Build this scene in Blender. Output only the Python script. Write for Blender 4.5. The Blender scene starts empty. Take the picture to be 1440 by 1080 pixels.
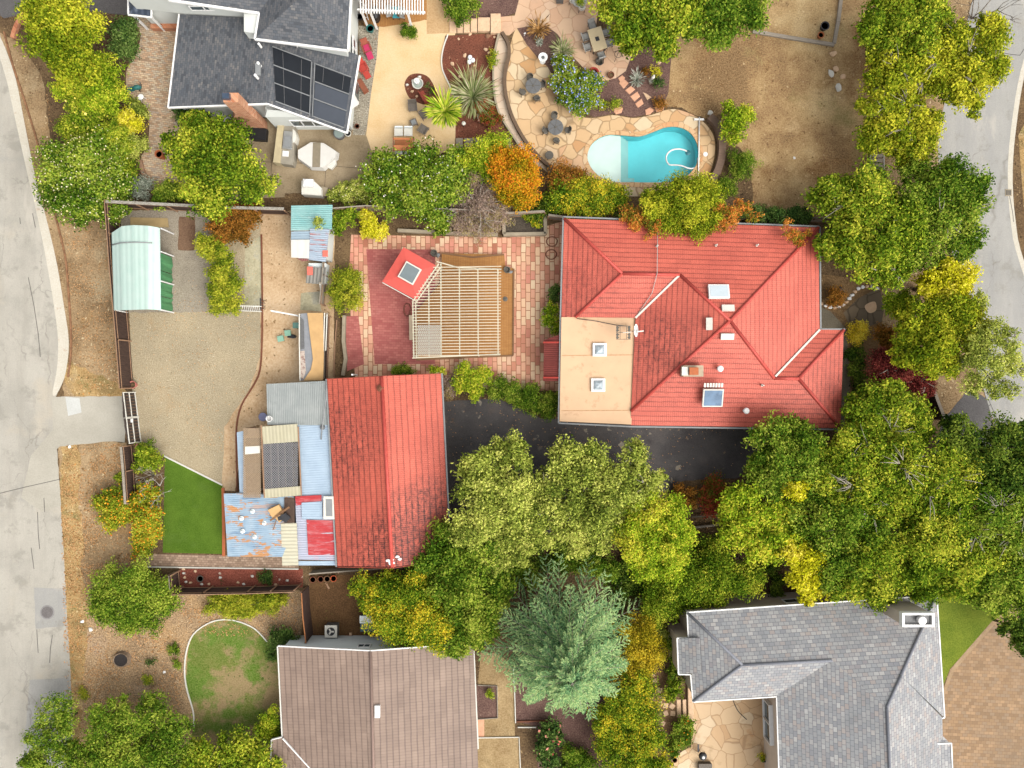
import bpy, bmesh, math, random
import numpy as np
from mathutils import Vector, Matrix
random.seed(7); rng = np.random.default_rng(11)
R = math.radians
S = bpy.context.scene
COL = S.collection
H = 62.5                      # flying height of the camera; 16 photo pixels per metre on the ground

def P(px, py, z=0.0):
    s = (H - z) / 1000.0
    return Vector(((px - 720) * s, (540 - py) * s, z))
def PP(pts, z=0.0): return [P(a, b, z) for a, b in pts]

KA = 0.5
def lin(v):
    v = v / 255.0
    return v / 12.92 if v <= 0.04045 else ((v + 0.055) / 1.055) ** 2.4
def c(r, g, b, k=1.0):
    return (lin(r) * KA * k, lin(g) * KA * k, lin(b) * KA * k, 1.0)

# ------------------------------------------------------------------ object helpers
def tag(o, label=None, cat=None, group=None, kind=None):
    if label: o['label'] = label
    if cat: o['category'] = cat
    if group: o['group'] = group
    if kind: o['kind'] = kind
    return o
def thing(name, label, cat, loc=(0, 0, 0), rz=0.0, group=None):
    o = bpy.data.objects.new(name, None); COL.objects.link(o)
    o.empty_display_size = 0.3
    o.location = loc; o.rotation_euler = (0, 0, rz)
    return tag(o, label, cat, group)
def inv(parent):
    M = Matrix.Identity(4)
    ch = []
    p = parent
    while p: ch.append(p); p = p.parent
    for q in reversed(ch):
        M = M @ (Matrix.Translation(q.location) @ Matrix.Rotation(q.rotation_euler.z, 4, 'Z'))
    return M.inverted()

class MB:
    def __init__(s): s.v = []; s.f = []; s.uv = []; s.sm = []
    def add(s, vs, fs, smooth=False, uvs=None):
        b = len(s.v); s.v += [tuple(v) for v in vs]
        for i, f in enumerate(fs):
            s.f.append(tuple(b + j for j in f)); s.sm.append(smooth)
            s.uv.append(uvs[i] if uvs else None)
        return s
    def box(s, x0, y0, z0, x1, y1, z1):
        v = [(x, y, z) for z in (z0, z1) for y in (y0, y1) for x in (x0, x1)]
        return s.add(v, [(0,2,3,1),(4,5,7,6),(0,1,5,4),(2,6,7,3),(0,4,6,2),(1,3,7,5)])
    def obox(s, ctr, size, rz=0.0, rx=0.0):
        M = Matrix.Translation(ctr) @ Matrix.Rotation(rz, 4, 'Z') @ Matrix.Rotation(rx, 4, 'X')
        a, b, d = size[0]/2, size[1]/2, size[2]/2
        v = [M @ Vector((x, y, z)) for z in (-d, d) for y in (-b, b) for x in (-a, a)]
        return s.add(v, [(0,2,3,1),(4,5,7,6),(0,1,5,4),(2,6,7,3),(0,4,6,2),(1,3,7,5)])
    def prism(s, pts, z0, z1):
        n = len(pts)
        ar = sum(pts[i][0]*pts[(i+1)%n][1]-pts[(i+1)%n][0]*pts[i][1] for i in range(n))
        if ar < 0: pts = pts[::-1]
        v = [(p[0], p[1], z0) for p in pts] + [(p[0], p[1], z1) for p in pts]
        f = [tuple(range(n-1, -1, -1)), tuple(range(n, 2*n))]
        f += [(i, (i+1) % n, n+(i+1) % n, n+i) for i in range(n)]
        return s.add(v, f)
    def sheet(s, pts, z):
        n = len(pts)
        ar = sum(pts[i][0]*pts[(i+1)%n][1]-pts[(i+1)%n][0]*pts[i][1] for i in range(n))
        if ar < 0: pts = pts[::-1]
        return s.add([(p[0], p[1], z) for p in pts], [tuple(range(n))])
    def bar(s, p, q, w, h=None):
        p, q = Vector(p), Vector(q); h = h or w
        d = (q - p)
        if d.length < 1e-6: return s
        d.normalize()
        up = Vector((0, 0, 1)) if abs(d.z) < 0.95 else Vector((0, 1, 0))
        a = d.cross(up).normalized() * (w/2); b = a.normalized().cross(d).normalized() * (h/2)
        v = [p-a-b, p+a-b, p+a+b, p-a+b, q-a-b, q+a-b, q+a+b, q-a+b]
        return s.add(v, [(0,1,2,3),(7,6,5,4),(0,4,5,1),(1,5,6,2),(2,6,7,3),(3,7,4,0)])
    def tube(s, pts, r, seg=6):
        pts = [Vector(p) for p in pts]; n = len(pts)
        rr = r if isinstance(r, (list, tuple)) else [r]*n
        v = []
        for i, p in enumerate(pts):
            d = (pts[min(i+1, n-1)] - pts[max(i-1, 0)])
            d = d.normalized() if d.length > 1e-6 else Vector((0, 0, 1))
            up = Vector((0, 0, 1)) if abs(d.z) < 0.9 else Vector((1, 0, 0))
            a = d.cross(up).normalized(); b = a.cross(d)
            for k in range(seg):
                t = 2*math.pi*k/seg
                v.append(p + (a*math.cos(t) + b*math.sin(t))*rr[i])
        f = [(i*seg+k, i*seg+(k+1) % seg, (i+1)*seg+(k+1) % seg, (i+1)*seg+k) for i in range(n-1) for k in range(seg)]
        f += [tuple(range(seg-1, -1, -1)), tuple((n-1)*seg+k for k in range(seg))]
        return s.add(v, f, True)
    def lathe(s, prof, ctr=(0, 0, 0), seg=16, sx=1.0, sy=1.0):
        v = []; n = len(prof)
        for r, z in prof:
            for k in range(seg):
                t = 2*math.pi*k/seg
                v.append((ctr[0]+r*math.cos(t)*sx, ctr[1]+r*math.sin(t)*sy, ctr[2]+z))
        f = [(i*seg+k, i*seg+(k+1) % seg, (i+1)*seg+(k+1) % seg, (i+1)*seg+k) for i in range(n-1) for k in range(seg)]
        f += [tuple(range(seg-1, -1, -1)), tuple((n-1)*seg+k for k in range(seg))]
        return s.add(v, f, False)
    def cyl(s, ctr, r, z0, z1, seg=14): return s.lathe([(r, z0), (r, z1)], (ctr[0], ctr[1], 0), seg)
    def rock(s, ctr, rx, ry, rz, seed=0):
        rd = random.Random(seed); seg = 9
        v = []; prof = [(0.75, 0.0), (1.0, 0.35), (0.8, 0.8), (0.35, 1.0)]
        jj = [rd.uniform(0.75, 1.2) for _ in range(seg)]
        for r, z in prof:
            for k in range(seg):
                t = 2*math.pi*k/seg; q = r*jj[k]*rd.uniform(.9, 1.1)
                v.append((ctr[0]+q*rx*math.cos(t), ctr[1]+q*ry*math.sin(t), ctr[2]+z*rz*rd.uniform(.85, 1.05)))
        f = [(i*seg+k, i*seg+(k+1) % seg, (i+1)*seg+(k+1) % seg, (i+1)*seg+k) for i in range(3) for k in range(seg)]
        f += [tuple(range(seg-1, -1, -1)), tuple(3*seg+k for k in range(seg))]
        return s.add(v, f)
    def face(s, pts, eave=0):
        """one sloping roof plane; edge `eave`->`eave+1` is the eave; UV in metres along / up the slope"""
        pts = [Vector(p) for p in pts]; n = len(pts)
        nor = Vector((0, 0, 0))
        for i in range(n): nor += pts[i].cross(pts[(i+1) % n])
        if nor.z < 0:
            a, b = pts[eave], pts[(eave+1) % n]
            pts = pts[::-1]; nor = -nor
            eave = pts.index(b)
        nor.normalize()
        u = (pts[(eave+1) % n]-pts[eave]).normalized(); w = nor.cross(u)
        o = pts[eave]
        return s.add(pts, [tuple(range(n))], False, [[((p-o).dot(u)+o.x*.37, (p-o).dot(w)) for p in pts]])
    def wall(s, pts, t, z0, z1, closed=False):
        """a wall of thickness t along a ground polyline"""
        pts = [Vector((p[0], p[1], 0)) for p in pts]; n = len(pts); L = []; Rr = []
        for i, p in enumerate(pts):
            a = pts[(i-1) % n] if (closed or i > 0) else p; b = pts[(i+1) % n] if (closed or i < n-1) else p
            d = (b-a).normalized(); nn = Vector((-d.y, d.x, 0))*(t/2)
            L.append(p+nn); Rr.append(p-nn)
        m = n if closed else n-1
        for i in range(m):
            j = (i+1) % n
            v = [L[i], Rr[i], Rr[j], L[j]]
            vv = [(p.x, p.y, z0) for p in v]+[(p.x, p.y, z1) for p in v]
            f = [(3,2,1,0)[::-1] if False else (0,1,2,3), (7,6,5,4), (1,5,6,2), (0,3,7,4)]
            if not closed and i == 0: f.append((0,4,5,1))
            if not closed and i == m-1: f.append((2,6,7,3))
            s.add(vv, f)
        return s

def obj(name, mb, m, parent=None, local=False, fix=True):
    me = bpy.data.meshes.new(name)
    v = mb.v
    if parent and not local:
        M = inv(parent); v = [tuple(M @ Vector(p)) for p in v]
    me.from_pydata(v, [], mb.f)
    if any(u is not None for u in mb.uv):
        ul = me.uv_layers.new(name='UVMap'); k = 0; co = []
        for f, u in zip(mb.f, mb.uv):
            for i in range(len(f)): co += (u[i] if u else (0, 0))
        ul.data.foreach_set('uv', co)
    me.polygons.foreach_set('use_smooth', mb.sm)
    if fix:
        bm = bmesh.new(); bm.from_mesh(me)
        if all(u is None for u in mb.uv): bmesh.ops.recalc_face_normals(bm, faces=bm.faces)
        bm.to_mesh(me); bm.free()
    me.materials.append(m); me.update()
    o = bpy.data.objects.new(name, me); COL.objects.link(o)
    if parent: o.parent = parent
    return o
def copy_tree(o, parent=None):
    q = o.copy(); COL.objects.link(q)
    if parent: q.parent = parent
    for ch in [k for k in bpy.data.objects if k.parent == o]: copy_tree(ch, q)
    return q
def cr(pts, n=6, closed=False):
    pts = [Vector((p[0], p[1], p[2] if len(p) > 2 else 0)) for p in pts]; N_ = len(pts); out = []
    for i in range(N_ if closed else N_-1):
        g = lambda k: pts[k % N_] if closed else pts[max(0, min(N_-1, k))]
        a, b, d, e = g(i-1), g(i), g(i+1), g(i+2)
        for k in range(n):
            t = k/n
            out.append(0.5*((2*b)+(d-a)*t+(2*a-5*b+4*d-e)*t*t+(3*b-a-3*d+e)*t**3))
    if not closed: out.append(pts[-1])
    return [tuple(p) for p in out]
def crp(pts, n=6, closed=False): return [(p[0], p[1]) for p in cr(pts, n, closed)]

# ------------------------------------------------------------------ node helpers
def newmat(name):
    m = bpy.data.materials.new(name); m.use_nodes = True
    nt = m.node_tree
    return m, nt, nt.nodes['Principled BSDF']
def setin(nt, sock, v):
    if v is None: return
    if isinstance(v, bpy.types.NodeSocket): nt.links.new(v, sock)
    else: sock.default_value = v
def N(nt, t, ins=None, **pr):
    n = nt.nodes.new(t)
    for k, v in pr.items(): setattr(n, k, v)
    for k, v in (ins or {}).items(): setin(nt, n.inputs[k], v)
    return n
def pos(nt): return N(nt, 'ShaderNodeNewGeometry').outputs['Position']
def uvs(nt): return N(nt, 'ShaderNodeUVMap').outputs['UV']
def mapn(nt, v, sc=(1, 1, 1), rz=0.0, loc=(0, 0, 0)):
    return N(nt, 'ShaderNodeMapping', {'Vector': v, 'Scale': sc, 'Rotation': (0, 0, rz), 'Location': loc}).outputs[0]
def noise(nt, v, s, d=4, r=0.55): return N(nt, 'ShaderNodeTexNoise', {'Vector': v, 'Scale': s, 'Detail': d, 'Roughness': r}).outputs['Fac']
def mth(nt, op, a, b=0.5, cl=False):
    return N(nt, 'ShaderNodeMath', {0: a, 1: b}, operation=op, use_clamp=cl).outputs[0]
def mix(nt, f, a, b, bl='MIX'):
    n = N(nt, 'ShaderNodeMix', data_type='RGBA', blend_type=bl)
    setin(nt, n.inputs[0], f); setin(nt, n.inputs[6], a); setin(nt, n.inputs[7], b)
    return n.outputs[2]
def ramp(nt, f, st, interp='LINEAR'):
    n = N(nt, 'ShaderNodeValToRGB', {'Fac': f}); r = n.color_ramp; r.interpolation = interp
    while len(r.elements) < len(st): r.elements.new(0.5)
    for e, (p, col) in zip(r.elements, st):
        e.position = p; e.color = col if not isinstance(col, (int, float)) else (col, col, col, 1)
    return n.outputs['Color']
def step(nt, f, a, b): return ramp(nt, f, [(a, 0.0), (b, 1.0)])
def bump(nt, bs, h, st=0.5, d=0.05):
    b = N(nt, 'ShaderNodeBump', {'Height': h, 'Strength': st, 'Distance': d}); setin(nt, bs.inputs['Normal'], b.outputs[0])
def fin(nt, bs, col, rough=0.85, spec=0.3, metal=0.0):
    setin(nt, bs.inputs['Base Color'], col); setin(nt, bs.inputs['Roughness'], rough)
    bs.inputs['Specular IOR Level'].default_value = spec; bs.inputs['Metallic'].default_value = metal

_mc = {}
def paint(name, col, rough=0.6, var=0.12, sc=3.0, dirt=None, metal=0.0, spec=0.3):
    """plain coated surface with slight mottling and optional dirt patches"""
    if name in _mc: return _mc[name]
    m, nt, bs = newmat(name); p = N(nt, 'ShaderNodeTexCoord').outputs['Object']
    f = noise(nt, p, sc, 5, 0.6)
    a = tuple(x*(1-var) for x in col[:3])+(1,); b = tuple(min(1, x*(1+var)) for x in col[:3])+(1,)
    k = ramp(nt, f, [(0.3, a), (0.7, b)])
    if dirt: k = mix(nt, step(nt, noise(nt, p, sc*1.7, 6, 0.7), dirt[1], dirt[1]+.14), k, dirt[0])
    fin(nt, bs, k, rough, spec, metal); _mc[name] = m
    return m
def ground(name, big, fine, s1=0.25, s2=6.0, amt=0.5, specks=(), bstr=0.5, patches=(), det=7):
    """loose ground: blotches `big` (ramp), granular tint `fine` (ramp), specks [(colour, scale, threshold)], patches [(colour, scale, lo, hi)]"""
    m, nt, bs = newmat(name); p = pos(nt)
    big = [(.5+(a-.5)*.55, b) for a, b in big]; fine = [(.5+(a-.5)*.7, b) for a, b in fine]
    k = ramp(nt, noise(nt, p, s1, det, 0.66), big)
    for col, sc, lo, hi in patches:
        k = mix(nt, step(nt, noise(nt, mapn(nt, p, loc=(random.random()*50, random.random()*50, 0)), sc, 6, 0.65), lo, hi), k, col)
    g = noise(nt, p, s2, 3, 0.7)
    k = mix(nt, amt, k, ramp(nt, g, fine), 'OVERLAY' if False else 'MIX')
    for col, sc, th in specks:
        w = N(nt, 'ShaderNodeVectorMath', {0: N(nt, 'ShaderNodeTexNoise', {'Vector': p, 'Scale': sc*1.3, 'Detail': 3}).outputs['Color'], 1: (1.6/sc, 1.6/sc, 0)}, operation='MULTIPLY').outputs[0]
        w = N(nt, 'ShaderNodeVectorMath', {0: mapn(nt, p, loc=(random.random()*50, random.random()*50, 0)), 1: w}, operation='ADD').outputs[0]
        vv = N(nt, 'ShaderNodeTexVoronoi', {'Vector': w, 'Scale': sc, 'Randomness': 1.0})
        sc_ = N(nt, 'ShaderNodeSeparateColor', {0: vv.outputs['Color']})
        sel = mth(nt, 'MULTIPLY', mth(nt, 'LESS_THAN', vv.outputs['Distance'], mth(nt, 'MULTIPLY', sc_.outputs[1], .36)), mth(nt, 'GREATER_THAN', sc_.outputs[0], th))
        k = mix(nt, mth(nt, 'MULTIPLY', sel, .8), k, col)
    fin(nt, bs, k, 0.95, 0.1)
    bump(nt, bs, mth(nt, 'ADD', g, noise(nt, p, s2*3, 2)), bstr, 0.06)
    return m
def pavers(name, cols, mortar, bw, bh, rz=0.0, mort=0.015, off=0.5, blot=None, uv=False, bs_=0.4, rough=0.85, soft=0.1, vert=False):
    m, nt, bs = newmat(name); p = uvs(nt) if uv else pos(nt)
    if vert: x = N(nt, 'ShaderNodeSeparateXYZ', {0: p}).outputs; p = N(nt, 'ShaderNodeCombineXYZ', {0: mth(nt, 'ADD', x[0], x[1]), 1: x[2]}).outputs[0]
    v = mapn(nt, p, (1, 1, 1) if uv else (1, 1, 0), rz)
    v = N(nt, 'ShaderNodeVectorMath', {0: v, 1: N(nt, 'ShaderNodeVectorMath', {0: N(nt, 'ShaderNodeTexNoise', {'Vector': v, 'Scale': 1.3}).outputs['Color'], 1: (soft*.4, soft*.4, 0)}, operation='MULTIPLY').outputs[0]}, operation='ADD').outputs[0]
    b = N(nt, 'ShaderNodeTexBrick', {'Vector': v, 'Color1': (0, 0, 0, 1), 'Color2': (1, 1, 1, 1), 'Mortar': (.5, .5, .5, 1), 'Scale': 1.0, 'Mortar Size': mort, 'Mortar Smooth': 0.2, 'Brick Width': bw, 'Row Height': bh}, offset=off)
    k = ramp(nt, b.outputs['Color'], cols)
    k = mix(nt, mth(nt, 'MULTIPLY', noise(nt, p, 9.0, 3, .7), 0.5), k, mix(nt, .5, k, mortar))
    if blot:
        for col, sc, lo, hi in blot: k = mix(nt, step(nt, noise(nt, p, sc, 6, 0.65), lo, hi), k, mix(nt, 0.75, k, col))
    k = mix(nt, b.outputs['Fac'], k, mortar)
    fin(nt, bs, k, rough, 0.2)
    bump(nt, bs, mth(nt, 'ADD', mth(nt, 'MULTIPLY', b.outputs['Fac'], -1.0), mth(nt, 'MULTIPLY', noise(nt, p, 14, 2), .5)), bs_, 0.03)
    return m
def flags(name, cols, grout, sc=1.0, gw=0.035, blot=None):
    m, nt, bs = newmat(name); p = mapn(nt, pos(nt), (1, 1, 0))
    q = N(nt, 'ShaderNodeVectorMath', {0: p, 1: N(nt, 'ShaderNodeVectorMath', {0: N(nt, 'ShaderNodeTexNoise', {'Vector': p, 'Scale': 0.9, 'Detail': 2}).outputs['Color'], 1: (.55, .55, 0)}, operation='MULTIPLY').outputs[0]}, operation='ADD').outputs[0]
    a = N(nt, 'ShaderNodeTexVoronoi', {'Vector': q, 'Scale': sc}, distance='CHEBYCHEV' if False else 'EUCLIDEAN')
    e = N(nt, 'ShaderNodeTexVoronoi', {'Vector': q, 'Scale': sc}, feature='DISTANCE_TO_EDGE')
    k = ramp(nt, N(nt, 'ShaderNodeSeparateColor', {0: a.outputs['Color']}).outputs[1], cols)
    k = mix(nt, mth(nt, 'MULTIPLY', noise(nt, p, 3.0, 6, .7), .55), k, mix(nt, .45, k, grout))
    if blot:
        for col, s_, lo, hi in blot: k = mix(nt, step(nt, noise(nt, p, s_, 6, 0.65), lo, hi), k, mix(nt, 0.7, k, col))
    k = mix(nt, step(nt, e.outputs['Distance'], gw*.3, gw), mix(nt, .75, k, grout), k)
    fin(nt, bs, k, 0.8, 0.25)
    bump(nt, bs, mth(nt, 'ADD', step(nt, e.outputs['Distance'], 0, gw*1.5), mth(nt, 'MULTIPLY', noise(nt, p, 8, 4), .6)), 0.35, 0.03)
    return m
def metal_tiles(name, lo, hi, dark, course=0.42, rib=0.165, line=0.7, grime=(0.62, 0.8), spots=(), ribd=0.3, blot=None):
    """pressed-metal roof tiles: courses up the slope, ribs along it, panel joints, grime that lodges in the joints; spots = grime patches (x, y, r, strength)"""
    m, nt, bs = newmat(name); uv = uvs(nt); p = pos(nt)
    sx = N(nt, 'ShaderNodeSeparateXYZ', {0: uv})
    u, v = sx.outputs[0], sx.outputs[1]
    wob = mth(nt, 'MULTIPLY', noise(nt, uv, 0.6, 2), 0.12)
    fv = mth(nt, 'FRACT', mth(nt, 'DIVIDE', mth(nt, 'ADD', v, wob), course))
    fu = mth(nt, 'FRACT', mth(nt, 'DIVIDE', u, rib))
    lv = ramp(nt, fv, [(0.0, 1.0), (0.09, 1.0), (0.24, 0.0), (0.9, 0.0), (1.0, 1.0)])
    lu = ramp(nt, fu, [(0.0, 1.0), (0.25, 0.0), (0.8, 0.0), (1.0, 1.0)])
    k = ramp(nt, noise(nt, p, 0.35, 5, .6), [(0.3, lo), (0.7, hi)])
    row = mth(nt, 'FLOOR', mth(nt, 'DIVIDE', mth(nt, 'ADD', v, wob), course))
    col_ = mth(nt, 'FLOOR', mth(nt, 'DIVIDE', mth(nt, 'ADD', u, mth(nt, 'MULTIPLY', row, 0.77)), 1.32))
    rnd = N(nt, 'ShaderNodeTexWhiteNoise', {'Vector': N(nt, 'ShaderNodeCombineXYZ', {0: row, 1: col_}).outputs[0]}).outputs['Value']
    k = mix(nt, mth(nt, 'MULTIPLY', rnd, 0.25), k, dark)
    k = mix(nt, mth(nt, 'MULTIPLY', lu, ribd), k, dark)
    k = mix(nt, mth(nt, 'MULTIPLY', lv, mth(nt, 'MULTIPLY', line, step(nt, noise(nt, uv, 1.1, 4, .7), .15, .5))), k, dark)
    jn = ramp(nt, mth(nt, 'FRACT', mth(nt, 'DIVIDE', mth(nt, 'ADD', u, mth(nt, 'MULTIPLY', mth(nt, 'FLOOR', mth(nt, 'DIVIDE', row, 3.0)), 0.77)), 1.32)), [(0, 1.0), (.05, 0.0)])
    k = mix(nt, mth(nt, 'MULTIPLY', jn, line*.5), k, dark)
    g = step(nt, noise(nt, mapn(nt, uv, (1.0, .8, 1)), 0.7, 6, .7), grime[0], grime[1])
    for x, y, r, st in spots:
        d = N(nt, 'ShaderNodeVectorMath', {0: p, 1: (x, y, 0)}, operation='SUBTRACT').outputs[0]
        d = N(nt, 'ShaderNodeVectorMath', {0: N(nt, 'ShaderNodeVectorMath', {0: d, 1: (1, 1, 0)}, operation='MULTIPLY').outputs[0]}, operation='LENGTH').outputs['Value']
        dd = mth(nt, 'SUBTRACT', 1.0, mth(nt, 'DIVIDE', d, r), True)
        g = mth(nt, 'ADD', g, mth(nt, 'MULTIPLY', mth(nt, 'MULTIPLY', mth(nt, 'POWER', dd, .7), st*1.5), step(nt, noise(nt, mapn(nt, uv, (1.1, 2.4, 1)), 1.3, 6, .8), .4, .62)), True)
    gl = mth(nt, 'MULTIPLY', g, mth(nt, 'ADD', mth(nt, 'ADD', mth(nt, 'MULTIPLY', mth(nt, 'MAXIMUM', lv, lu), .35), .22), mth(nt, 'MULTIPLY', step(nt, noise(nt, mapn(nt, uv, (5, 2, 1)), 1.0, 3, .8), .38, .66), .62)), True)
    k = mix(nt, gl, k, (dark[0]*.22, dark[1]*.3, dark[2]*.35, 1))
    if blot: k = mix(nt, step(nt, noise(nt, p, blot[1], 6, .7), blot[2], blot[3]), k, blot[0])
    fin(nt, bs, k, 0.62, 0.35)
    hgt = mth(nt, 'ADD', mth(nt, 'MULTIPLY', mth(nt, 'SUBTRACT', 1.0, fv), .6), mth(nt, 'MULTIPLY', lu, -.35))
    bump(nt, bs, hgt, 0.55, 0.05)
    return m
def corrug(name, lo, hi, pitch=0.14, axis=0, rough=0.5, patch=(), metal=0.2, bst=.7, tint=.2):
    """corrugated sheet, ribs along the other axis of UV"""
    m, nt, bs = newmat(name); uv = uvs(nt); p = pos(nt)
    a = N(nt, 'ShaderNodeSeparateXYZ', {0: uv}).outputs[axis]
    w = mth(nt, 'SINE', mth(nt, 'MULTIPLY', a, 2*math.pi/pitch))
    k = ramp(nt, noise(nt, mapn(nt, uv, (1, 1, 1)), 0.8, 6, .65), [(0.3, lo), (0.7, hi)])
    st = N(nt, 'ShaderNodeTexWhiteNoise', {'W': mth(nt, 'FLOOR', mth(nt, 'DIVIDE', a, pitch*1.0))}, noise_dimensions='1D').outputs['Value']
    k = mix(nt, mth(nt, 'MULTIPLY', st, tint), k, mix(nt, .6, k, (lo[0]*.5, lo[1]*.5, lo[2]*.5, 1)))
    for col, sc, l, h_, sx, sy in patch:
        k = mix(nt, step(nt, noise(nt, mapn(nt, uv, (sx, sy, 1), loc=(random.random()*9, 3, 0)), sc, 6, .7), l, h_), k, col)
    fin(nt, bs, k, rough, 0.4, metal)
    bump(nt, bs, w, bst, 0.04)
    return m
def wood(name, lo, hi, sc=(1, 12, 12), rough=0.8, gap=None, rz=0.0):
    m, nt, bs = newmat(name); p = N(nt, 'ShaderNodeTexCoord').outputs['Object']
    f = noise(nt, mapn(nt, p, sc, rz), 1.2, 5, .65)
    k = ramp(nt, f, [(0.25, lo), (0.75, hi)])
    if gap:
        ax, pit, dk = gap
        a = N(nt, 'ShaderNodeSeparateXYZ', {0: mapn(nt, p, (1, 1, 1), rz)}).outputs[ax]
        fr = mth(nt, 'FRACT', mth(nt, 'DIVIDE', a, pit))
        tn = N(nt, 'ShaderNodeTexWhiteNoise', {'W': mth(nt, 'FLOOR', mth(nt, 'DIVIDE', a, pit))}, noise_dimensions='1D').outputs['Value']
        k = mix(nt, mth(nt, 'MULTIPLY', tn, .35), k, lo)
        k = mix(nt, ramp(nt, fr, [(0, 1.0), (.1, 0.0), (.95, 0.0), (1, 1.0)]), k, dk)
    fin(nt, bs, k, rough, 0.25); bump(nt, bs, f, .3, .02)
    return m
# ------------------------------------------------------------------ ground materials
brown = lambda a=1: c(110*a, 84*a, 58*a)
G = {}
G['terrain'] = ground('dry_mulch_soil', [(.3, c(76, 58, 43)), (.5, c(106, 84, 60)), (.7, c(138, 112, 80))], [(.3, c(65, 50, 37)), (.7, c(162, 134, 99))], .3, 7, .45, [(c(190, 162, 121), 5, .8), (c(56, 43, 30), 4, .8)])
G['verge'] = ground('dry_verge', [(.3, c(125, 101, 73)), (.5, c(166, 138, 103)), (.7, c(196, 168, 129))], [(.3, c(104, 81, 57)), (.7, c(214, 182, 138))], .25, 7, .4, [(c(229, 206, 164), 4, .8), (c(108, 78, 46), 4.5, .72)], patches=[(c(189, 148, 96), .3, .57, .7), (c(187, 168, 134), .2, .55, .68), (c(125, 96, 63), .5, .6, .72)])
G['chips'] = ground('bark_chips', [(.3, c(136, 110, 86)), (.5, c(178, 148, 114)), (.7, c(208, 168, 118))], [(.35, c(102, 79, 61)), (.65, c(235, 200, 153))], .22, 9, .55, [(c(240, 212, 173), 6, .72), (c(89, 64, 49), 7, .72), (c(201, 156, 98), 4, .8)], patches=[(c(189, 166, 151), .2, .55, .7)])
G['leafy'] = ground('leaf_litter', [(.3, c(128, 104, 62)), (.45, c(176, 138, 86)), (.6, c(200, 162, 106)), (.75, c(214, 186, 136))], [(.3, c(116, 90, 52)), (.7, c(230, 200, 146))], .35, 9, .45, [(c(232, 208, 160), 5, .7), (c(96, 80, 44), 5, .65), (c(214, 150, 80), 4, .8)], patches=[(c(112, 112, 56), .5, .55, .66), (c(170, 150, 122), .4, .56, .68)])
G['gravel'] = ground('fine_gravel', [(.3, c(164, 150, 122)), (.55, c(186, 169, 135)), (.75, c(200, 181, 145))], [(.3, c(138, 124, 102)), (.7, c(224, 209, 178))], .12, 11, .45, [(c(226, 213, 188), 9, .85), (c(128, 110, 82), 8, .85)], patches=[(c(186, 150, 102), .3, .56, .7), (c(164, 144, 110), .5, .58, .7)])
G['gravel_dark'] = ground('grey_gravel', [(.3, c(150, 138, 122)), (.6, c(176, 164, 144))], [(.3, c(120, 108, 94)), (.7, c(206, 196, 176))], .3, 11, .45, [(c(110, 96, 84), 8, .75)])
G['dirt'] = ground('pale_dirt', [(.3, c(196, 162, 122)), (.5, c(220, 188, 148)), (.7, c(232, 202, 164))], [(.3, c(176, 140, 100)), (.7, c(238, 212, 176))], .25, 5, .35, [(c(142, 110, 74), 2.6, .8), (c(120, 92, 60), 4.5, .8)], patches=[(c(160, 124, 76), .5, .62, .75), (c(120, 92, 56), .9, .68, .78)])
G['redmulch'] = ground('red_bark_mulch', [(.3, c(104, 62, 50)), (.7, c(140, 82, 64))], [(.3, c(78, 46, 38)), (.7, c(166, 108, 84))], .4, 9, .5, [(c(192, 150, 120), 6, .9), (c(70, 40, 32), 6, .7)])
G['redgravel'] = ground('red_lava_gravel', [(.3, c(124, 62, 50)), (.7, c(164, 88, 70))], [(.3, c(96, 50, 42)), (.7, c(190, 120, 100))], .5, 9, .45, [(c(226, 206, 186), 4, .93), (c(90, 80, 50), 3, .85)], patches=[(c(110, 100, 70), .6, .62, .74)])
G['purplemulch'] = ground('brown_bark_mulch', [(.3, c(97, 71, 65)), (.7, c(132, 101, 90))], [(.3, c(74, 52, 48)), (.7, c(160, 128, 116))], .4, 9, .5, [(c(178, 153, 134), 7, .86)])
G['drygrass'] = ground('dry_grass', [(.28, c(121, 89, 59)), (.45, c(169, 133, 92)), (.6, c(206, 173, 123)), (.75, c(229, 200, 149))], [(.3, c(112, 83, 55)), (.7, c(229, 198, 147))], .13, 8, .38, [(c(231, 204, 160), 5, .9), (c(119, 85, 50), 4, .85)], patches=[(c(137, 94, 50), .22, .53, .64), (c(158, 146, 92), .16, .58, .7), (c(112, 81, 55), .6, .6, .72), (c(223, 193, 145), .3, .6, .72)])
G['darkgrass'] = ground('dark_dry_yard', [(.3, c(86, 62, 40)), (.7, c(124, 92, 60))], [(.3, c(66, 48, 32)), (.7, c(150, 114, 78))], .4, 8, .45, [(c(120, 110, 60), 4, .85)])  # darker browns than the dry grass
G['tanlawn'] = ground('tan_dead_lawn', [(.3, c(160, 130, 88)), (.7, c(206, 178, 132))], [(.3, c(130, 102, 64)), (.7, c(218, 192, 150))], .3, 7, .4, patches=[(c(122, 98, 62), .5, .55, .75)])
G['lawn'] = ground('patchy_lawn', [(.36, c(96, 124, 30)), (.46, c(122, 132, 56)), (.54, c(166, 142, 102)), (.7, c(178, 148, 112))], [(.3, c(84, 94, 40)), (.7, c(190, 176, 126))], .24, 8, .32, [(c(74, 100, 28), 4, .75)], patches=[(c(84, 132, 14), .32, .47, .57), (c(174, 144, 108), .26, .55, .64)])
G['green'] = ground('green_lawn', [(.3, c(96, 122, 30)), (.7, c(134, 148, 46))], [(.3, c(76, 98, 24)), (.7, c(158, 164, 70))], .3, 9, .4)
G['turf'] = ground('artificial_turf', [(.3, c(76, 109, 27)), (.7, c(102, 133, 42))], [(.3, c(64, 95, 23)), (.7, c(119, 145, 55))], .4, 12, .4, patches=[(c(93, 121, 46), .5, .56, .7)])
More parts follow.
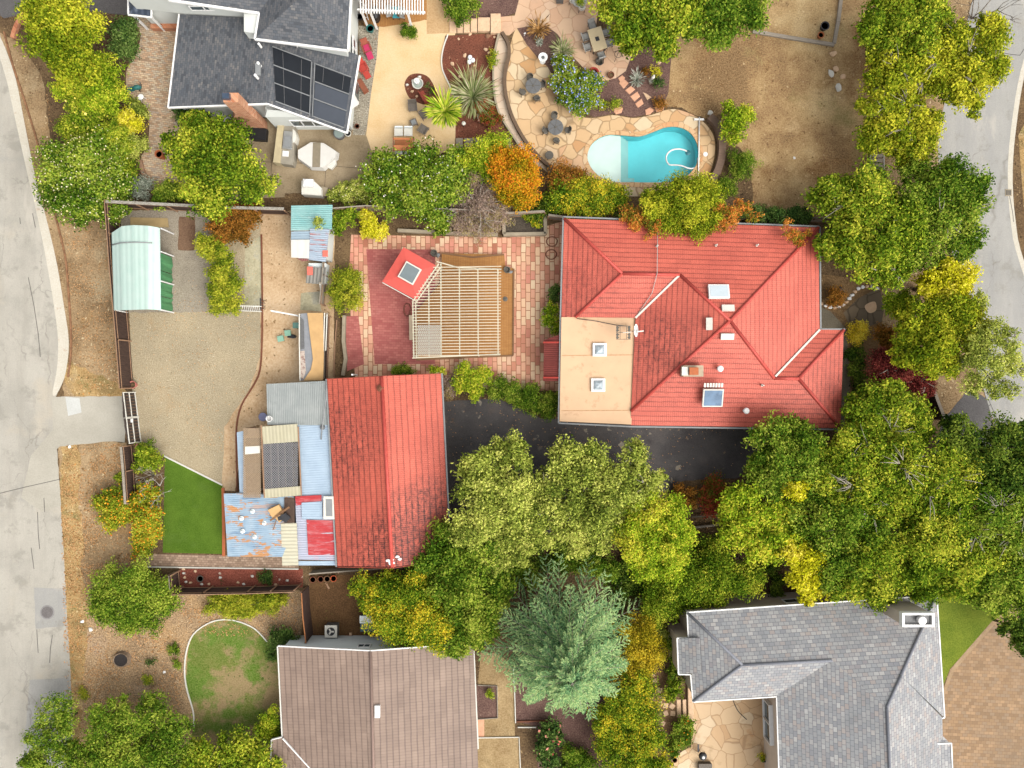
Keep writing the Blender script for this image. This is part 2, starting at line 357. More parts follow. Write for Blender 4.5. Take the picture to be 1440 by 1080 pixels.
G['road'] = ground('old_pale_asphalt', [(.3, c(176, 171, 160)), (.5, c(191, 185, 173)), (.7, c(200, 194, 181))], [(.3, c(172, 167, 157)), (.7, c(205, 200, 186))], .18, 9, .3, bstr=.15, patches=[(c(202, 191, 172), .2, .55, .68), (c(170, 167, 160), .14, .58, .66)])
G['roadright'] = ground('grey_asphalt', [(.3, c(171, 169, 163)), (.7, c(186, 183, 177))], [(.3, c(164, 161, 155)), (.7, c(197, 194, 186))], .12, 9, .3, bstr=.15)
G['darkroad'] = ground('dark_asphalt', [(.3, c(96, 92, 92)), (.7, c(118, 115, 113))], [(.3, c(85, 83, 83)), (.7, c(131, 128, 126))], .3, 10, .35, bstr=.2)
G['asphalt'] = ground('sealed_black_asphalt', [(.3, c(85, 82, 82)), (.5, c(99, 96, 95)), (.7, c(117, 110, 107))], [(.3, c(65, 62, 63)), (.7, c(107, 100, 98))], .22, 9, .35, [(c(169, 158, 141), 1.6, .9), (c(155, 134, 113), 4, .93)], bstr=.2, patches=[(c(125, 110, 98), .3, .62, .76), (c(157, 148, 134), .7, .62, .7), (c(73, 70, 71), .4, .56, .7)])
G['apron'] = ground('concrete_apron', [(.3, c(182, 176, 161)), (.7, c(198, 192, 177))], [(.3, c(172, 166, 152)), (.7, c(208, 202, 188))], .3, 8, .3, bstr=.15)
G['patch'] = ground('pale_concrete_patch', [(.3, c(208, 208, 202)), (.7, c(220, 220, 214))], [(.3, c(200, 200, 194)), (.7, c(226, 226, 220))], .5, 8, .3, bstr=.1)
G['curb'] = ground('weathered_kerb', [(.3, c(214, 206, 188)), (.7, c(226, 218, 202))], [(.3, c(196, 186, 166)), (.7, c(232, 226, 212))], .5, 7, .35, bstr=.15, patches=[(c(184, 140, 110), .8, .62, .7)])
G['concrete'] = ground('stained_concrete', [(.3, c(146, 128, 100)), (.5, c(168, 148, 118)), (.7, c(184, 164, 134))], [(.3, c(136, 118, 92)), (.7, c(194, 176, 146))], .35, 8, .3, bstr=.15, patches=[(c(112, 96, 76), .5, .6, .75)])
G['slab'] = ground('lichened_slab', [(.3, c(172, 164, 132)), (.5, c(204, 194, 158)), (.7, c(186, 182, 166))], [(.3, c(150, 144, 120)), (.7, c(220, 212, 184))], .5, 6, .3, bstr=.2, patches=[(c(130, 128, 118), .7, .6, .75)])
G['cream'] = ground('cream_patio', [(.3, c(232, 196, 142)), (.5, c(242, 208, 158)), (.7, c(246, 216, 172))], [(.3, c(226, 188, 134)), (.7, c(250, 222, 180))], .25, 8, .3, bstr=.12)
G['pebbles'] = ground('river_pebbles', [(.3, c(150, 140, 120)), (.7, c(186, 174, 150))], [(.3, c(96, 88, 76)), (.7, c(228, 218, 198))], .6, 9, .6, [(c(232, 224, 208), 6, .7), (c(96, 88, 76), 6, .6), (c(170, 120, 90), 6, .88)], bstr=.9)
G['deck'] = wood('deck_boards', c(172, 116, 60), c(202, 148, 88), (2, 9, 9), gap=(0, .15, c(110, 72, 36)))
G['ulpavers'] = pavers('herringbone_pavers', [(0, c(172, 143, 115)), (.3, c(227, 186, 148)), (.6, c(210, 198, 173)), (.85, c(244, 213, 171)), (1, c(183, 169, 155))], c(172, 147, 123), .34, .17, R(8), .02, blot=[(c(229, 194, 150), .5, .55, .7)])
G['drivepavers'] = pavers('driveway_pavers', [(0, c(156, 128, 98)), (.4, c(182, 148, 112)), (.7, c(168, 144, 118)), (1, c(196, 160, 122))], c(142, 116, 90), .42, .28, R(3), .016, blot=[(c(146, 126, 104), .2, .5, .7)])
G['walkpavers'] = pavers('grey_pavers', [(0, c(158, 132, 111)), (.5, c(185, 155, 132)), (1, c(206, 178, 153))], c(141, 118, 99), .3, .2, R(2), .02)
G['terrace'] = pavers('salmon_terrace_pavers', [(0, c(218, 146, 119)), (.25, c(248, 187, 155)), (.55, c(254, 212, 172)), (.8, c(255, 227, 189)), (.93, c(235, 159, 136)), (1, c(187, 119, 93))], c(178, 123, 93), .8, .42, R(90), .035, .37, blot=[(c(159, 98, 70), .45, .6, .72), (c(240, 159, 138), .3, .52, .66)], soft=.25)
G['redbrick'] = pavers('red_brick_paving', [(0, c(184, 102, 96)), (.5, c(198, 118, 110)), (1, c(208, 130, 118))], c(170, 96, 90), .42, .21, R(2), .014, blot=[(c(158, 86, 82), .5, .55, .72), (c(206, 140, 128), .35, .58, .72)])
G['flag'] = flags('pool_flagstone', [(0, c(226, 176, 124)), (.25, c(240, 206, 158)), (.5, c(234, 194, 146)), (.7, c(246, 222, 184)), (.88, c(232, 176, 130)), (1, c(214, 164, 110))], c(168, 138, 100), .85, .05, blot=[(c(190, 166, 126), .5, .58, .72)])
G['flagpink'] = flags('pink_flagstone', [(0, c(232, 186, 150)), (.4, c(240, 204, 168)), (.7, c(236, 190, 156)), (1, c(244, 214, 182))], c(198, 158, 124), .8, .035, blot=[(c(206, 170, 140), .5, .55, .7)])
G['flagbr'] = flags('court_flagstone', [(0, c(222, 180, 134)), (.4, c(238, 206, 164)), (.7, c(230, 190, 144)), (1, c(246, 222, 186))], c(186, 150, 112), .75, .03, blot=[(c(150, 124, 84), .35, .58, .7), (c(214, 160, 110), .4, .6, .7)])
G['walkstone'] = flags('pale_walk_stone', [(0, c(226, 198, 168)), (.5, c(238, 216, 190)), (1, c(230, 204, 176))], c(196, 164, 138), .9, .03, blot=[(c(214, 184, 158), .6, .5, .7)])
G['coping'] = flags('pool_coping', [(0, c(232, 184, 132)), (.4, c(242, 206, 158)), (.8, c(236, 176, 124)), (1, c(246, 220, 180))], c(180, 140, 100), 1.6, .05)
G['stone'] = paint('sandstone', c(238, 200, 162), .8, .12, 2.0, (c(206, 160, 122), .56))
G['pinkstone'] = paint('pink_sandstone', c(236, 178, 142), .8, .12, 2.0, (c(214, 150, 116), .56))

_si = 0
WOB = dict(leaf_litter=2.6, verge=1.5, garden_bed=1.2, dirt_yard=.9, gravel_strip=1.6, dry_lawn=1.4, soil_bed=1.6, yard=1, shade_bed=1.5, rust_gravel=1, lawn=.5, dirt_mat=.7, driveway=.7, driveway_apron=.6, road_patch=.5, front_bed=1, concrete_slab=.5)
def sheet(name, pts, z, m, curve=0, world=False):
    global _si
    _si += 1; z += _si*4e-5
    if curve: pts = crp(pts, curve, True)
    if name in WOB and not world:
        q_ = []; n_ = len(pts); rd = random.Random(_si)
        for i in range(n_):
            (x0, y0), (x1, y1) = pts[i][:2], pts[(i+1) % n_][:2]; L = math.hypot(x1-x0, y1-y0); m_ = max(1, int(L/7))
            for k in range(m_): q_.append((x0+(x1-x0)*k/m_+rd.uniform(-1, 1)*WOB[name], y0+(y1-y0)*k/m_+rd.uniform(-1, 1)*WOB[name]))
        pts = q_
    mb = MB(); mb.sheet([(p[0], p[1]) for p in (pts if world else PP(pts))], z)
    o = obj(name, mb, m); tag(o, kind='structure'); return o
def holed(name, outer, hole, z, m):
    bm = bmesh.new(); es = []
    for L in (outer, hole):
        vs = [bm.verts.new((p[0], p[1], z)) for p in L]
        es += [bm.edges.new((vs[i], vs[(i+1) % len(vs)])) for i in range(len(vs))]
    bmesh.ops.triangle_fill(bm, use_beauty=True, edges=es, normal=(0, 0, 1))
    me = bpy.data.meshes.new(name); bm.to_mesh(me); bm.free(); me.materials.append(m)
    o = bpy.data.objects.new(name, me); COL.objects.link(o); return tag(o, kind='structure')

pool_px = crp([(826, 222), (833, 202), (852, 190.5), (874, 190.5), (899, 192), (918, 186), (938, 179), (958, 180), (973, 190), (981, 207), (980, 229), (970, 244), (955, 253.5), (930, 256.5), (890, 256.5), (858, 255), (836, 242)], 5, True)
pool_w = [tuple(p)[:2] for p in PP(pool_px)]
L1, L2, L3, L4, L5, L6 = .004, .008, .012, .016, .020, .024
holed('ground', [(-900, -900), (900, -900), (900, 900), (-900, 900)], pool_w, 0, G['terrain'])
# left road and verge
sheet('verge', [(-60, 20), (28, 60), (60, 110), (70, 190), (100, 290), (152, 300), (162, 440), (176, 545), (90, 560), (60, 300)], L1, G['verge'])
sheet('verge', [(82, 620), (178, 622), (188, 720), (205, 800), (190, 850), (92, 850)], L1, G['verge'])
sheet('leaf_litter', [(87, 626), (112, 640), (110, 700), (118, 760), (112, 800), (122, 850), (118, 960), (104, 1090), (86, 1090)], L3-.001, G['leafy'], 4)
sheet('leaf_litter', [(92, 520), (100, 508), (112, 515), (172, 545), (170, 558), (120, 560), (96, 552)], L2, G['leafy'], 4)
sheet('garden_bed', [(100, 850), (260, 800), (425, 832), (425, 900), (392, 915), (392, 1200), (95, 1200)], L2, G['chips'])
sheet('road', [(-400, -300), (-30, -40), (2, 55), (22, 110), (34, 170), (50, 250), (66, 310), (80, 370), (90, 430), (95, 480), (92, 520), (84, 545), (78, 560), (78, 640), (84, 690), (90, 780), (94, 860), (99, 940), (102, 1010), (104, 1100), (106, 1400), (-700, 1400)], L3, G['road'])
sheet('kerb', [(2, 55), (22, 110), (34, 170), (50, 250), (66, 310), (80, 370), (90, 430), (97, 480), (93, 522), (85, 545), (78, 556), (74, 552), (80, 520), (82, 480), (76, 430), (66, 370), (54, 310), (40, 250), (22, 170), (10, 115), (-6, 60)], L4, G['curb'], 3)
sheet('driveway_apron', [(74, 558), (176, 557), (176, 622), (160, 620), (84, 628), (76, 636)], L4, G['apron'])
sheet('driveway_patch', [(92, 558), (112, 560), (115, 580), (96, 585)], L5, G['patch'])
sheet('road_patch', [(44, 640), (78, 600), (86, 710), (60, 720), (30, 700)], L4, G['apron'])
sheet('road_patch', [(48, 826), (92, 828), (93, 880), (50, 884)], L4, G['roadright'])
sheet('road_patch', [(42, 956), (99, 953), (104, 1095), (30, 1095)], L4, G['roadright'])
sheet('side_road', [(-300, -260), (240, -260), (205, -20), (188, 22), (160, 20), (130, 16), (40, 18), (6, 26), (-60, -20)], L4, G['darkroad'])
for nm in ('road', 'roadright'):
    nt = G[nm].node_tree; bs = nt.nodes['Principled BSDF']; k = bs.inputs['Base Color'].links[0].from_socket; p = pos(nt)
    k = mix(nt, mth(nt, 'MULTIPLY', step(nt, noise(nt, mapn(nt, p, (1, .12, 1), R(4)), .9, 6, .65), .45, .65), .4), k, c(166, 160, 148) if nm == 'road' else c(158, 157, 156))
    k = mix(nt, mth(nt, 'MULTIPLY', step(nt, noise(nt, p, .45, 8, .72), .54, .62), .5), k, c(152, 147, 136))
    k = mix(nt, mth(nt, 'MULTIPLY', step(nt, noise(nt, mapn(nt, p, (1, .3, 1)), .35, 7, .7), .57, .66), .5), k, c(214, 206, 192))
    nt.links.new(k, bs.inputs['Base Color'])
    v = N(nt, 'ShaderNodeTexVoronoi', {'Vector': N(nt, 'ShaderNodeVectorMath', {0: mapn(nt, p, (1, .45, 0)), 1: N(nt, 'ShaderNodeVectorMath', {0: N(nt, 'ShaderNodeTexNoise', {'Vector': p, 'Scale': .8, 'Detail': 5}).outputs['Color'], 1: (1.6, 1.6, 0)}, operation='MULTIPLY').outputs[0]}, operation='ADD').outputs[0], 'Scale': .22}, feature='DISTANCE_TO_EDGE')
    k = mix(nt, mth(nt, 'MULTIPLY', ramp(nt, v.outputs['Distance'], [(0, 1.0), (.01, 0.0)]), mth(nt, 'MULTIPLY', .6, step(nt, noise(nt, p, .2, 3), .5, .58))), k, c(138, 132, 122)); nt.links.new(k, bs.inputs['Base Color'])
# cracks in the left road
crk = MB()
for pts in ([(40, 390), (48, 430), (54, 470), (57, 502)], [(53, 720), (54, 750), (56, 772)], [(74, 893), (71, 912), (70, 932)], [(52, 885), (53, 905), (54, 918)], [(-10, 696), (40, 684), (84, 674)], [(46, 300), (50, 320)], [(62, 700), (63, 720)], [(44, 770), (48, 800)], [(28, 306), (29, 315)]):
    for a, b in zip(pts[:-1], pts[1:]): crk.wall([P(*a), P(*b)], .05, L5, L5+.004)
tag(obj('road_crack', crk, paint('crack_tar', c(96, 92, 88))), kind='structure')
# right road
sheet('verge', [(1290, -40), (1400, -40), (1340, 120), (1318, 240), (1340, 420), (1400, 600), (1290, 620), (1228, 520), (1220, 300)], L1, G['verge'])
rr = crp([(1392, -120), (1372, -20), (1352, 60), (1332, 130), (1320, 190), (1321, 240), (1334, 320), (1350, 420), (1372, 510), (1396, 590), (1425, 690), (1480, 900)], 5)
rl = crp([(1660, 900), (1520, 600), (1440, 380), (1424, 310), (1420, 240), (1426, 170), (1438, 100), (1462, 20), (1500, -120)], 5)
sheet('road', rr + rl, L3, G['roadright'])
sheet('gutter', crp([(1497, -120), (1459, 20), (1435, 100), (1423, 170), (1417, 240), (1421, 310), (1437, 380), (1516, 600)], 4) + crp([(1524, 600), (1444, 380), (1428, 310), (1424, 240), (1430, 170), (1442, 100), (1466, 20), (1504, -120)], 4), L4, G['curb'])
sheet('driveway_apron', [(1326, 590), (1352, 560), (1362, 545), (1386, 560), (1398, 600), (1400, 660), (1310, 650)], L4, G['darkroad'])
crk = MB()
for pts in ([(1386, 558), (1392, 580), (1404, 602)], [(1390, 562), (1400, 585), (1410, 600)], [(1388, 572), (1393, 569)], [(1392, 590), (1400, 584)], [(1400, 72), (1418, 76), (1434, 78), (1442, 66)], [(1418, 268), (1424, 300), (1425, 312)]):
    for a, b in zip(pts[:-1], pts[1:]): crk.wall([P(*a), P(*b)], .05, L5, L5+.004)
tag(obj('road_crack', crk, paint('crack_tar', c(96, 92, 88))), kind='structure')
sheet('leafy_bank', [(1432, 190), (1500, 60), (1600, 400), (1444, 350)], L2, G['leafy'])
# gravel yard, turf, walks
sheet('gravel_yard', [(168, 296), (368, 296), (368, 330), (366, 520), (356, 545), (334, 590), (332, 684), (313, 682), (232, 643), (226, 640), (192, 640), (186, 545), (182, 440)], L2, G['gravel'])
sheet('gravel_strip', [(168, 296), (300, 296), (292, 440), (240, 440), (182, 440)], L3, G['gravel_dark'])
sheet('dirt_yard', [(366, 300), (470, 292), (470, 545), (460, 600), (340, 640), (330, 690), (312, 690), (316, 600), (352, 545), (366, 500)], L3, G['dirt'])
sheet('concrete_slab', [(345, 348), (366, 332), (369, 432), (343, 432)], L4, G['slab'])
sheet('concrete_slab', [(423, 412), (450, 410), (452, 438), (422, 436)], L4, G['slab'])
sheet('dirt_mat', [(252, 304), (275, 305), (274, 352), (250, 352)], L4, ground('rusty_soil', [(.3, c(112, 86, 66)), (.7, c(146, 116, 92))], [(.3, c(96, 70, 54)), (.7, c(160, 128, 104))], .6, 8, .4))
sheet('artificial_lawn', [(232, 643), (313, 681), (313, 779), (229, 777)], L3, G['turf'])
sheet('paved_walk', [(206, 779), (420, 783), (420, 799), (206, 796)], L3, G['walkpavers'])
sheet('gravel_bed', [(252, 800), (426, 800), (426, 826), (254, 826)], L3, G['redgravel'])
sheet('lawn', [(262, 950), (266, 910), (280, 884), (312, 872), (345, 876), (378, 904), (392, 930), (394, 1030), (386, 1100), (274, 1100), (272, 1020), (272, 1000), (264, 970)], L3, G['lawn'], 5)
sheet('yard', [(436, 810), (560, 806), (640, 840), (660, 905), (430, 905)], L2, G['darkgrass'])
sheet('yard_path', [(676, 918), (700, 918), (724, 940), (724, 1090), (660, 1090), (668, 1010)], L2, G['tanlawn'])
sheet('lawn_square', [(668, 1037), (730, 1036), (732, 1100), (650, 1100)], L3, G['tanlawn'])
sheet('planting_bed', [(670, 962), (699, 964), (700, 1010), (670, 1010)], L3, G['purplemulch'])
sheet('planting_bed', [(724, 940), (900, 930), (880, 1080), (756, 1080), (755, 1022), (726, 1014)], L3, G['purplemulch'])
sheet('stone_step', [(670, 1011), (681, 1011), (681, 1038), (671, 1039)], L4, G['pinkstone'])
sheet('stone_step', [(638, 1060), (650, 1058), (646, 1090), (630, 1090)], L4, G['pinkstone'])
# red-roofed property
sheet('terrace', [(494, 330), (716, 334), (795, 310), (800, 550), (620, 545), (500, 540), (490, 400)], L2, G['terrace'])
sheet('brick_court', [(515, 350), (612, 351), (612, 512), (527, 512)], L3, G['redbrick'])
sheet('brick_court', [(486, 445), (504, 444), (512, 512), (488, 522)], L3, G['redbrick'])
sheet('driveway', [(600, 566), (700, 560), (760, 588), (1100, 600), (1100, 640), (1052, 650), (1040, 672), (960, 676), (940, 690), (880, 700), (760, 760), (640, 790), (600, 800)], L4, G['asphalt'])
sheet('front_path', [(1150, 430), (1168, 438), (1190, 462), (1196, 540), (1186, 610), (1176, 610), (1150, 480)], L2, ground('aged_path_concrete', [(.3, c(112, 104, 88)), (.7, c(136, 126, 108))], [(.3, c(98, 90, 76)), (.7, c(150, 140, 122))], .4, 8, .3, bstr=.15))
sheet('front_bed', [(1150, 385), (1240, 395), (1240, 560), (1190, 560), (1190, 455), (1166, 432), (1150, 428)], L2-.001, ground('brown_front_soil', [(.3, c(118, 92, 62)), (.7, c(154, 122, 84))], [(.3, c(92, 70, 46)), (.7, c(170, 140, 102))], .4, 6, .4, [(c(190, 170, 140), 5, .9)]))
sheet('flagstone_path', [(1186, 440), (1206, 420), (1236, 404), (1244, 430), (1240, 452), (1214, 462), (1194, 456)], L3, flags('dark_flagstone', [(0, c(112, 98, 80)), (.5, c(134, 116, 92)), (1, c(150, 130, 104))], c(84, 70, 52), .7, .05))
sheet('paving_stone', [(1216, 430), (1230, 424), (1232, 436), (1222, 440)], L4, G['stone'], 4)
# top-left house grounds
sheet('paver_court', [(192, 24), (250, 30), (252, 160), (262, 215), (262, 255), (250, 264), (228, 262), (206, 248), (198, 224), (207, 205), (210, 178), (206, 150), (181, 132), (178, 100), (190, 78), (198, 50)], L2, G['ulpavers'], 4)
sheet('concrete_patio', [(300, 160), (520, 180), (524, 215), (522, 240), (500, 262), (470, 274), (300, 282), (290, 220)], L2, G['concrete'])
sheet('rust_gravel', [(400, 272), (470, 268), (468, 284), (400, 286)], L3, G['terrain'])
pj = MB()
for a, b in (((310, 200), (358, 202)), ((345, 168), (344, 250)), ((382, 225), (380, 276)), ((458, 238), (456, 275)), ((344, 226), (382, 228)), ((382, 226), (520, 238))):
    pj.wall([P(*a), P(*b)], .05, L3, L3+.004)
tag(obj('patio_joint', pj, paint('joint_soil', c(108, 92, 72))), kind='structure')
sheet('pebble_strip', [(503, 36), (533, 38), (530, 80), (522, 130), (516, 180), (513, 190), (496, 190), (498, 150), (506, 80)], L3, G['pebbles'])
sheet('cream_patio', [(533, 38), (540, 26), (600, 28), (640, 26), (640, 50), (626, 50), (621, 80), (624, 104), (634, 124), (642, 150), (640, 206), (620, 216), (580, 222), (523, 214), (515, 190), (522, 130), (528, 80)], L2, G['cream'])
sheet('porch_deck', [(506, -40), (602, -40), (600, 27), (590, 30), (540, 38), (512, 36)], L3, G['deck'])
sheet('path', [(600, -40), (640, -40), (634, 14), (640, 28), (640, 46), (600, 48)], L3, ground('sandy_path', [(.3, c(206, 168, 120)), (.7, c(226, 190, 142))], [(.3, c(180, 140, 96)), (.7, c(232, 200, 156))], .5, 6, .35))
sheet('mulch_bed', [(628, 50), (702, 47), (704, 62), (696, 90), (694, 128), (700, 165), (722, 200), (640, 215), (641, 150), (634, 124), (623, 102), (622, 78)], L3, G['redmulch'])
sheet('mulch_bed', [(620, -40), (740, -40), (726, 18), (700, 26), (640, 30)], L3, G['purplemulch'])
sheet('flagstone_walk', [(689, 23), (702, 24), (724, 22), (740, -40), (850, -40), (836, 50), (890, 62), (888, 80), (880, 100), (866, 110), (842, 116), (832, 108), (806, 80), (792, 60), (774, 40), (760, 36), (727, 40), (716, 50), (700, 48), (690, 46)], L3, G['flagpink'])
terr = crp([(718, 62), (727, 40), (740, 58), (762, 88), (772, 96), (800, 140), (814, 162), (835, 166), (862, 162), (890, 166), (915, 162), (940, 154), (960, 156), (985, 168), (1003, 190), (1005, 216), (998, 244), (985, 264), (940, 274), (870, 276), (810, 270), (776, 248), (748, 222), (728, 196), (715, 160), (710, 120), (712, 90)], 4, True)
holed('pool_terrace', [tuple(p)[:2] for p in PP(terr)], pool_w, L4, G['flag'])
sheet('mulch_bed', [(727, 40), (745, 37), (768, 36), (784, 48), (794, 62), (792, 100), (812, 150), (796, 142), (770, 94), (758, 84), (740, 62)], L5, G['purplemulch'])
sheet('mulch_bed', [(832, 108), (842, 116), (866, 110), (880, 100), (888, 78), (884, 60), (930, 50), (944, 80), (940, 130), (932, 152), (915, 160), (890, 165), (862, 160), (835, 165), (812, 150), (818, 120)], L5, G['purplemulch'])
sheet('dry_lawn', [(942, 70), (960, 40), (1000, -40), (1230, -40), (1226, 120), (1222, 300), (1160, 306), (1050, 302), (1020, 280), (1008, 240), (1012, 200), (1000, 172), (960, 152), (934, 150), (940, 110)], L2, G['drygrass'])
sheet('soil_bed', [(1004, 170), (1020, 160), (1030, 200), (1046, 215), (1060, 280), (1040, 300), (1000, 300), (985, 268), (1004, 240), (1014, 205)], L3, G['terrain'], 4)
# pool basin
pl = MB(); n = len(pool_w)
pl.add([(p[0], p[1], L4) for p in pool_w] + [(p[0], p[1], -1.25) for p in pool_w], [(i, i+n, (i+1) % n+n, (i+1) % n) for i in range(n)] + [tuple(range(n, 2*n))])
tag(obj('pool_basin', pl, paint('aqua_plaster', c(116, 226, 234, 1.35), .6, .05, 1.0), fix=False), kind='structure')
xs = P(873.3, 0).x
sh = [p for p in pool_w if p[0] < xs-.05]; ysh = sorted(p[1] for p in pool_w if abs(p[0]-xs) < 1.2)
i0 = max(range(len(sh)), key=lambda i: (Vector(sh[i])-Vector(sh[(i+1) % len(sh)])).length)
sh[i0+1:i0+1] = [(xs, sh[i0][1]), (xs, sh[(i0+1) % len(sh)][1])]
sm = MB(); sm.prism([(p[0], p[1]) for p in sh], -1.7, -.16)
tag(obj('pool_shelf', sm, paint('white_plaster', c(244, 248, 240, 1.2), .6, .04, 1.0)), kind='structure')
st = MB()
st.prism([tuple(P(873.5, 190.7))[:2], tuple(P(878, 191))[:2], tuple(P(878, 256))[:2], tuple(P(873.5, 256))[:2]], -1.7, -.45)
st.prism([tuple(P(878.3, 191.3))[:2], tuple(P(882, 191.5))[:2], tuple(P(882, 256))[:2], tuple(P(878.3, 256))[:2]], -1.7, -.75)
st.prism([tuple(P(882.3, 192))[:2], tuple(P(886, 192))[:2], tuple(P(886, 256))[:2], tuple(P(882.3, 256))[:2]], -1.7, -1.05)
st.prism([tuple(P(874, 248))[:2], tuple(P(893, 249))[:2], tuple(P(893, 256))[:2], tuple(P(874, 256))[:2]], -1.7, -.4)
tag(obj('pool_steps', st, paint('pale_aqua_plaster', c(180, 232, 228, 1.1), .6, .04, 1.0)), kind='structure')
m, nt, bs = newmat('pool_water')
tr = N(nt, 'ShaderNodeBsdfTransparent', {0: (.9, .99, .99, 1)}); gl = N(nt, 'ShaderNodeBsdfGlossy', {0: (1, 1, 1, 1), 1: .03})
bp = N(nt, 'ShaderNodeBump', {'Height': noise(nt, pos(nt), 2.5, 3), 'Strength': .15, 'Distance': .05}); nt.links.new(bp.outputs[0], gl.inputs['Normal'])
fr = N(nt, 'ShaderNodeFresnel', {0: 1.33}); mx = N(nt, 'ShaderNodeMixShader')
nt.links.new(fr.outputs[0], mx.inputs[0]); nt.links.new(tr.outputs[0], mx.inputs[1]); nt.links.new(gl.outputs[0], mx.inputs[2])
nt.links.new(mx.outputs[0], nt.nodes['Material Output'].inputs[0])
wm = MB(); wm.sheet(pool_w, -.07); tag(obj('pool_water', wm, m), kind='structure')
# coping ring round the pool
cp = MB(); pin = [Vector((p[0], p[1], 0)) for p in pool_w]
ctr = sum(pin, Vector())/n
pout = []
for i in range(n):
    d = (pin[(i+1) % n]-pin[i-1]).normalized(); nn = Vector((-d.y, d.x, 0))
    if nn.dot(pin[i]-ctr) < 0 and False: nn = -nn
    pout.append(nn)
ar = sum(pin[i].x*pin[(i+1) % n].y-pin[(i+1) % n].x*pin[i].y for i in range(n))
sg = -1 if ar > 0 else 1
vi = [p - sg*0*q for p, q in zip(pin, pout)]; vo = [p + sg*.42*q for p, q in zip(pin, pout)]
cp.add([(p.x, p.y, .06) for p in vi]+[(p.x, p.y, .06) for p in vo]+[(p.x, p.y, -.1) for p in vi]+[(p.x, p.y, L4) for p in vo],
       [(i, (i+1) % n, n+(i+1) % n, n+i) for i in range(n)] + [(i, 2*n+i, 2*n+(i+1) % n, (i+1) % n) for i in range(n)] + [(n+i, n+(i+1) % n, 3*n+(i+1) % n, 3*n+i) for i in range(n)])
tag(obj('pool_coping', cp, G['coping']), kind='structure')
# bottom right
sheet('front_lawn', [(1310, 830), (1460, 810), (1460, 860), (1410, 855), (1400, 872), (1336, 940), (1322, 975), (1312, 990)], L2, G['green'])
sheet('brick_driveway', [(1400, 872), (1420, 850), (1600, 850), (1600, 1200), (1300, 1200), (1322, 980), (1338, 942)], L3, G['drivepavers'])
sheet('driveway_edge', [(1398, 870), (1402, 874), (1341, 944), (1328, 978), (1322, 1000), (1319, 1000), (1324, 976), (1336, 941)], L4, ground('concrete_edging', [(.3, c(170, 140, 108)), (.7, c(196, 168, 134))], [(.3, c(150, 124, 96)), (.7, c(204, 178, 146))], .5, 6, .3))
sheet('court', [(975, 980), (1100, 970), (1100, 1200), (930, 1200), (942, 1070), (960, 1056), (972, 1050)], L3, G['flagbr'])
sheet('garden_path', [(918, 950), (930, 940), (958, 985), (962, 1020), (940, 1044), (922, 1040), (924, 990)], L3, ground('path_soil', [(.3, c(120, 92, 66)), (.7, c(150, 118, 86))], [(.3, c(96, 72, 50)), (.7, c(170, 138, 104))], .5, 7, .4))
sheet('shade_bed', [(880, 830), (1100, 800), (1100, 850), (960, 860), (960, 980), (920, 980), (900, 900)], L1, G['terrain'])
# ------------------------------------------------------------------ shared materials
M = {}
M['white'] = paint('white_paint', c(246, 244, 240, 1.15), .5, .04)
M['offwhite'] = paint('offwhite_paint', c(228, 224, 212, 1.1), .6, .06, 4, (c(186, 180, 164), .62))
M['greywall'] = paint('grey_siding', c(204, 206, 200, 1.3), .8, .05, .8)
M['beigewall'] = paint('beige_stucco', c(204, 188, 172, 1.3), .85, .06, 2)
M['palewall'] = paint('pale_grey_siding', c(206, 212, 210, 1.45), .8, .05, .8)
M['creamwall'] = paint('cream_stucco', c(222, 200, 170), .85, .06, 2)
M['glass'] = paint('window_glass', (.04, .055, .06, 1), .08, .1, 1, spec=.8)
M['dark'] = paint('dark_metal', c(58, 58, 62), .5, .15)
M['black'] = paint('black_plastic', c(38, 38, 40), .5, .2)
M['grey'] = paint('grey_metal', c(150, 152, 152), .45, .1)
M['steel'] = paint('stainless_steel', c(206, 206, 202), .3, .08, 4, metal=.6)
M['greycloth'] = paint('grey_fabric', c(186, 184, 178), .9, .1, 6)
M['darkwicker'] = paint('grey_wicker', c(126, 116, 106), .85, .2, 14)
M['castmetal'] = paint('cast_aluminium', c(106, 100, 90), .5, .25, 10)
M['slate'] = paint('slate_blue_metal', c(112, 112, 112), .5, .2, 9)
M['teal'] = paint('teal_paint', c(50, 116, 112), .5, .15)
M['terracotta'] = paint('terracotta', c(196, 112, 68), .8, .12, 5)
M['redwood'] = paint('red_stained_wood', c(164, 74, 56), .75, .18, 8)
M['red'] = paint('red_paint', c(196, 72, 60), .6, .1)
M['pinkcloth'] = paint('magenta_cushion', c(206, 60, 104), .9, .1)
M['rust'] = paint('rusty_iron', c(130, 78, 54), .8, .25, 9)
M['rustchair'] = paint('rust_red_wicker', c(166, 90, 68), .8, .2, 9)
M['brownwood'] = wood('brown_wood', c(120, 86, 58), c(160, 120, 86))
M['greywood'] = wood('weathered_wood', c(142, 130, 114), c(186, 174, 158))
M['darkwood'] = wood('dark_fence_boards', c(62, 46, 40), c(92, 70, 60), (6, 6, 1.5))
M['fencerail'] = wood('fence_rail', c(150, 114, 88), c(190, 152, 120))
M['fencecap'] = paint('lichened_cap', c(176, 170, 158), .9, .25, 7, (c(120, 108, 92), .5))
M['cedar'] = wood('cedar_frame', c(164, 98, 54), c(196, 134, 84))
M['ply'] = paint('plywood', c(216, 174, 118), .8, .1, 1.4, (c(196, 160, 112), .6))
M['tarp'] = paint('grey_tarp', c(150, 152, 156), .8, .12, 3)
M['bark'] = wood('bark', c(96, 82, 68), c(142, 126, 108), (5, 5, 2))
M['paletwig'] = paint('bare_grey_twig', c(186, 176, 160), .9, .15)
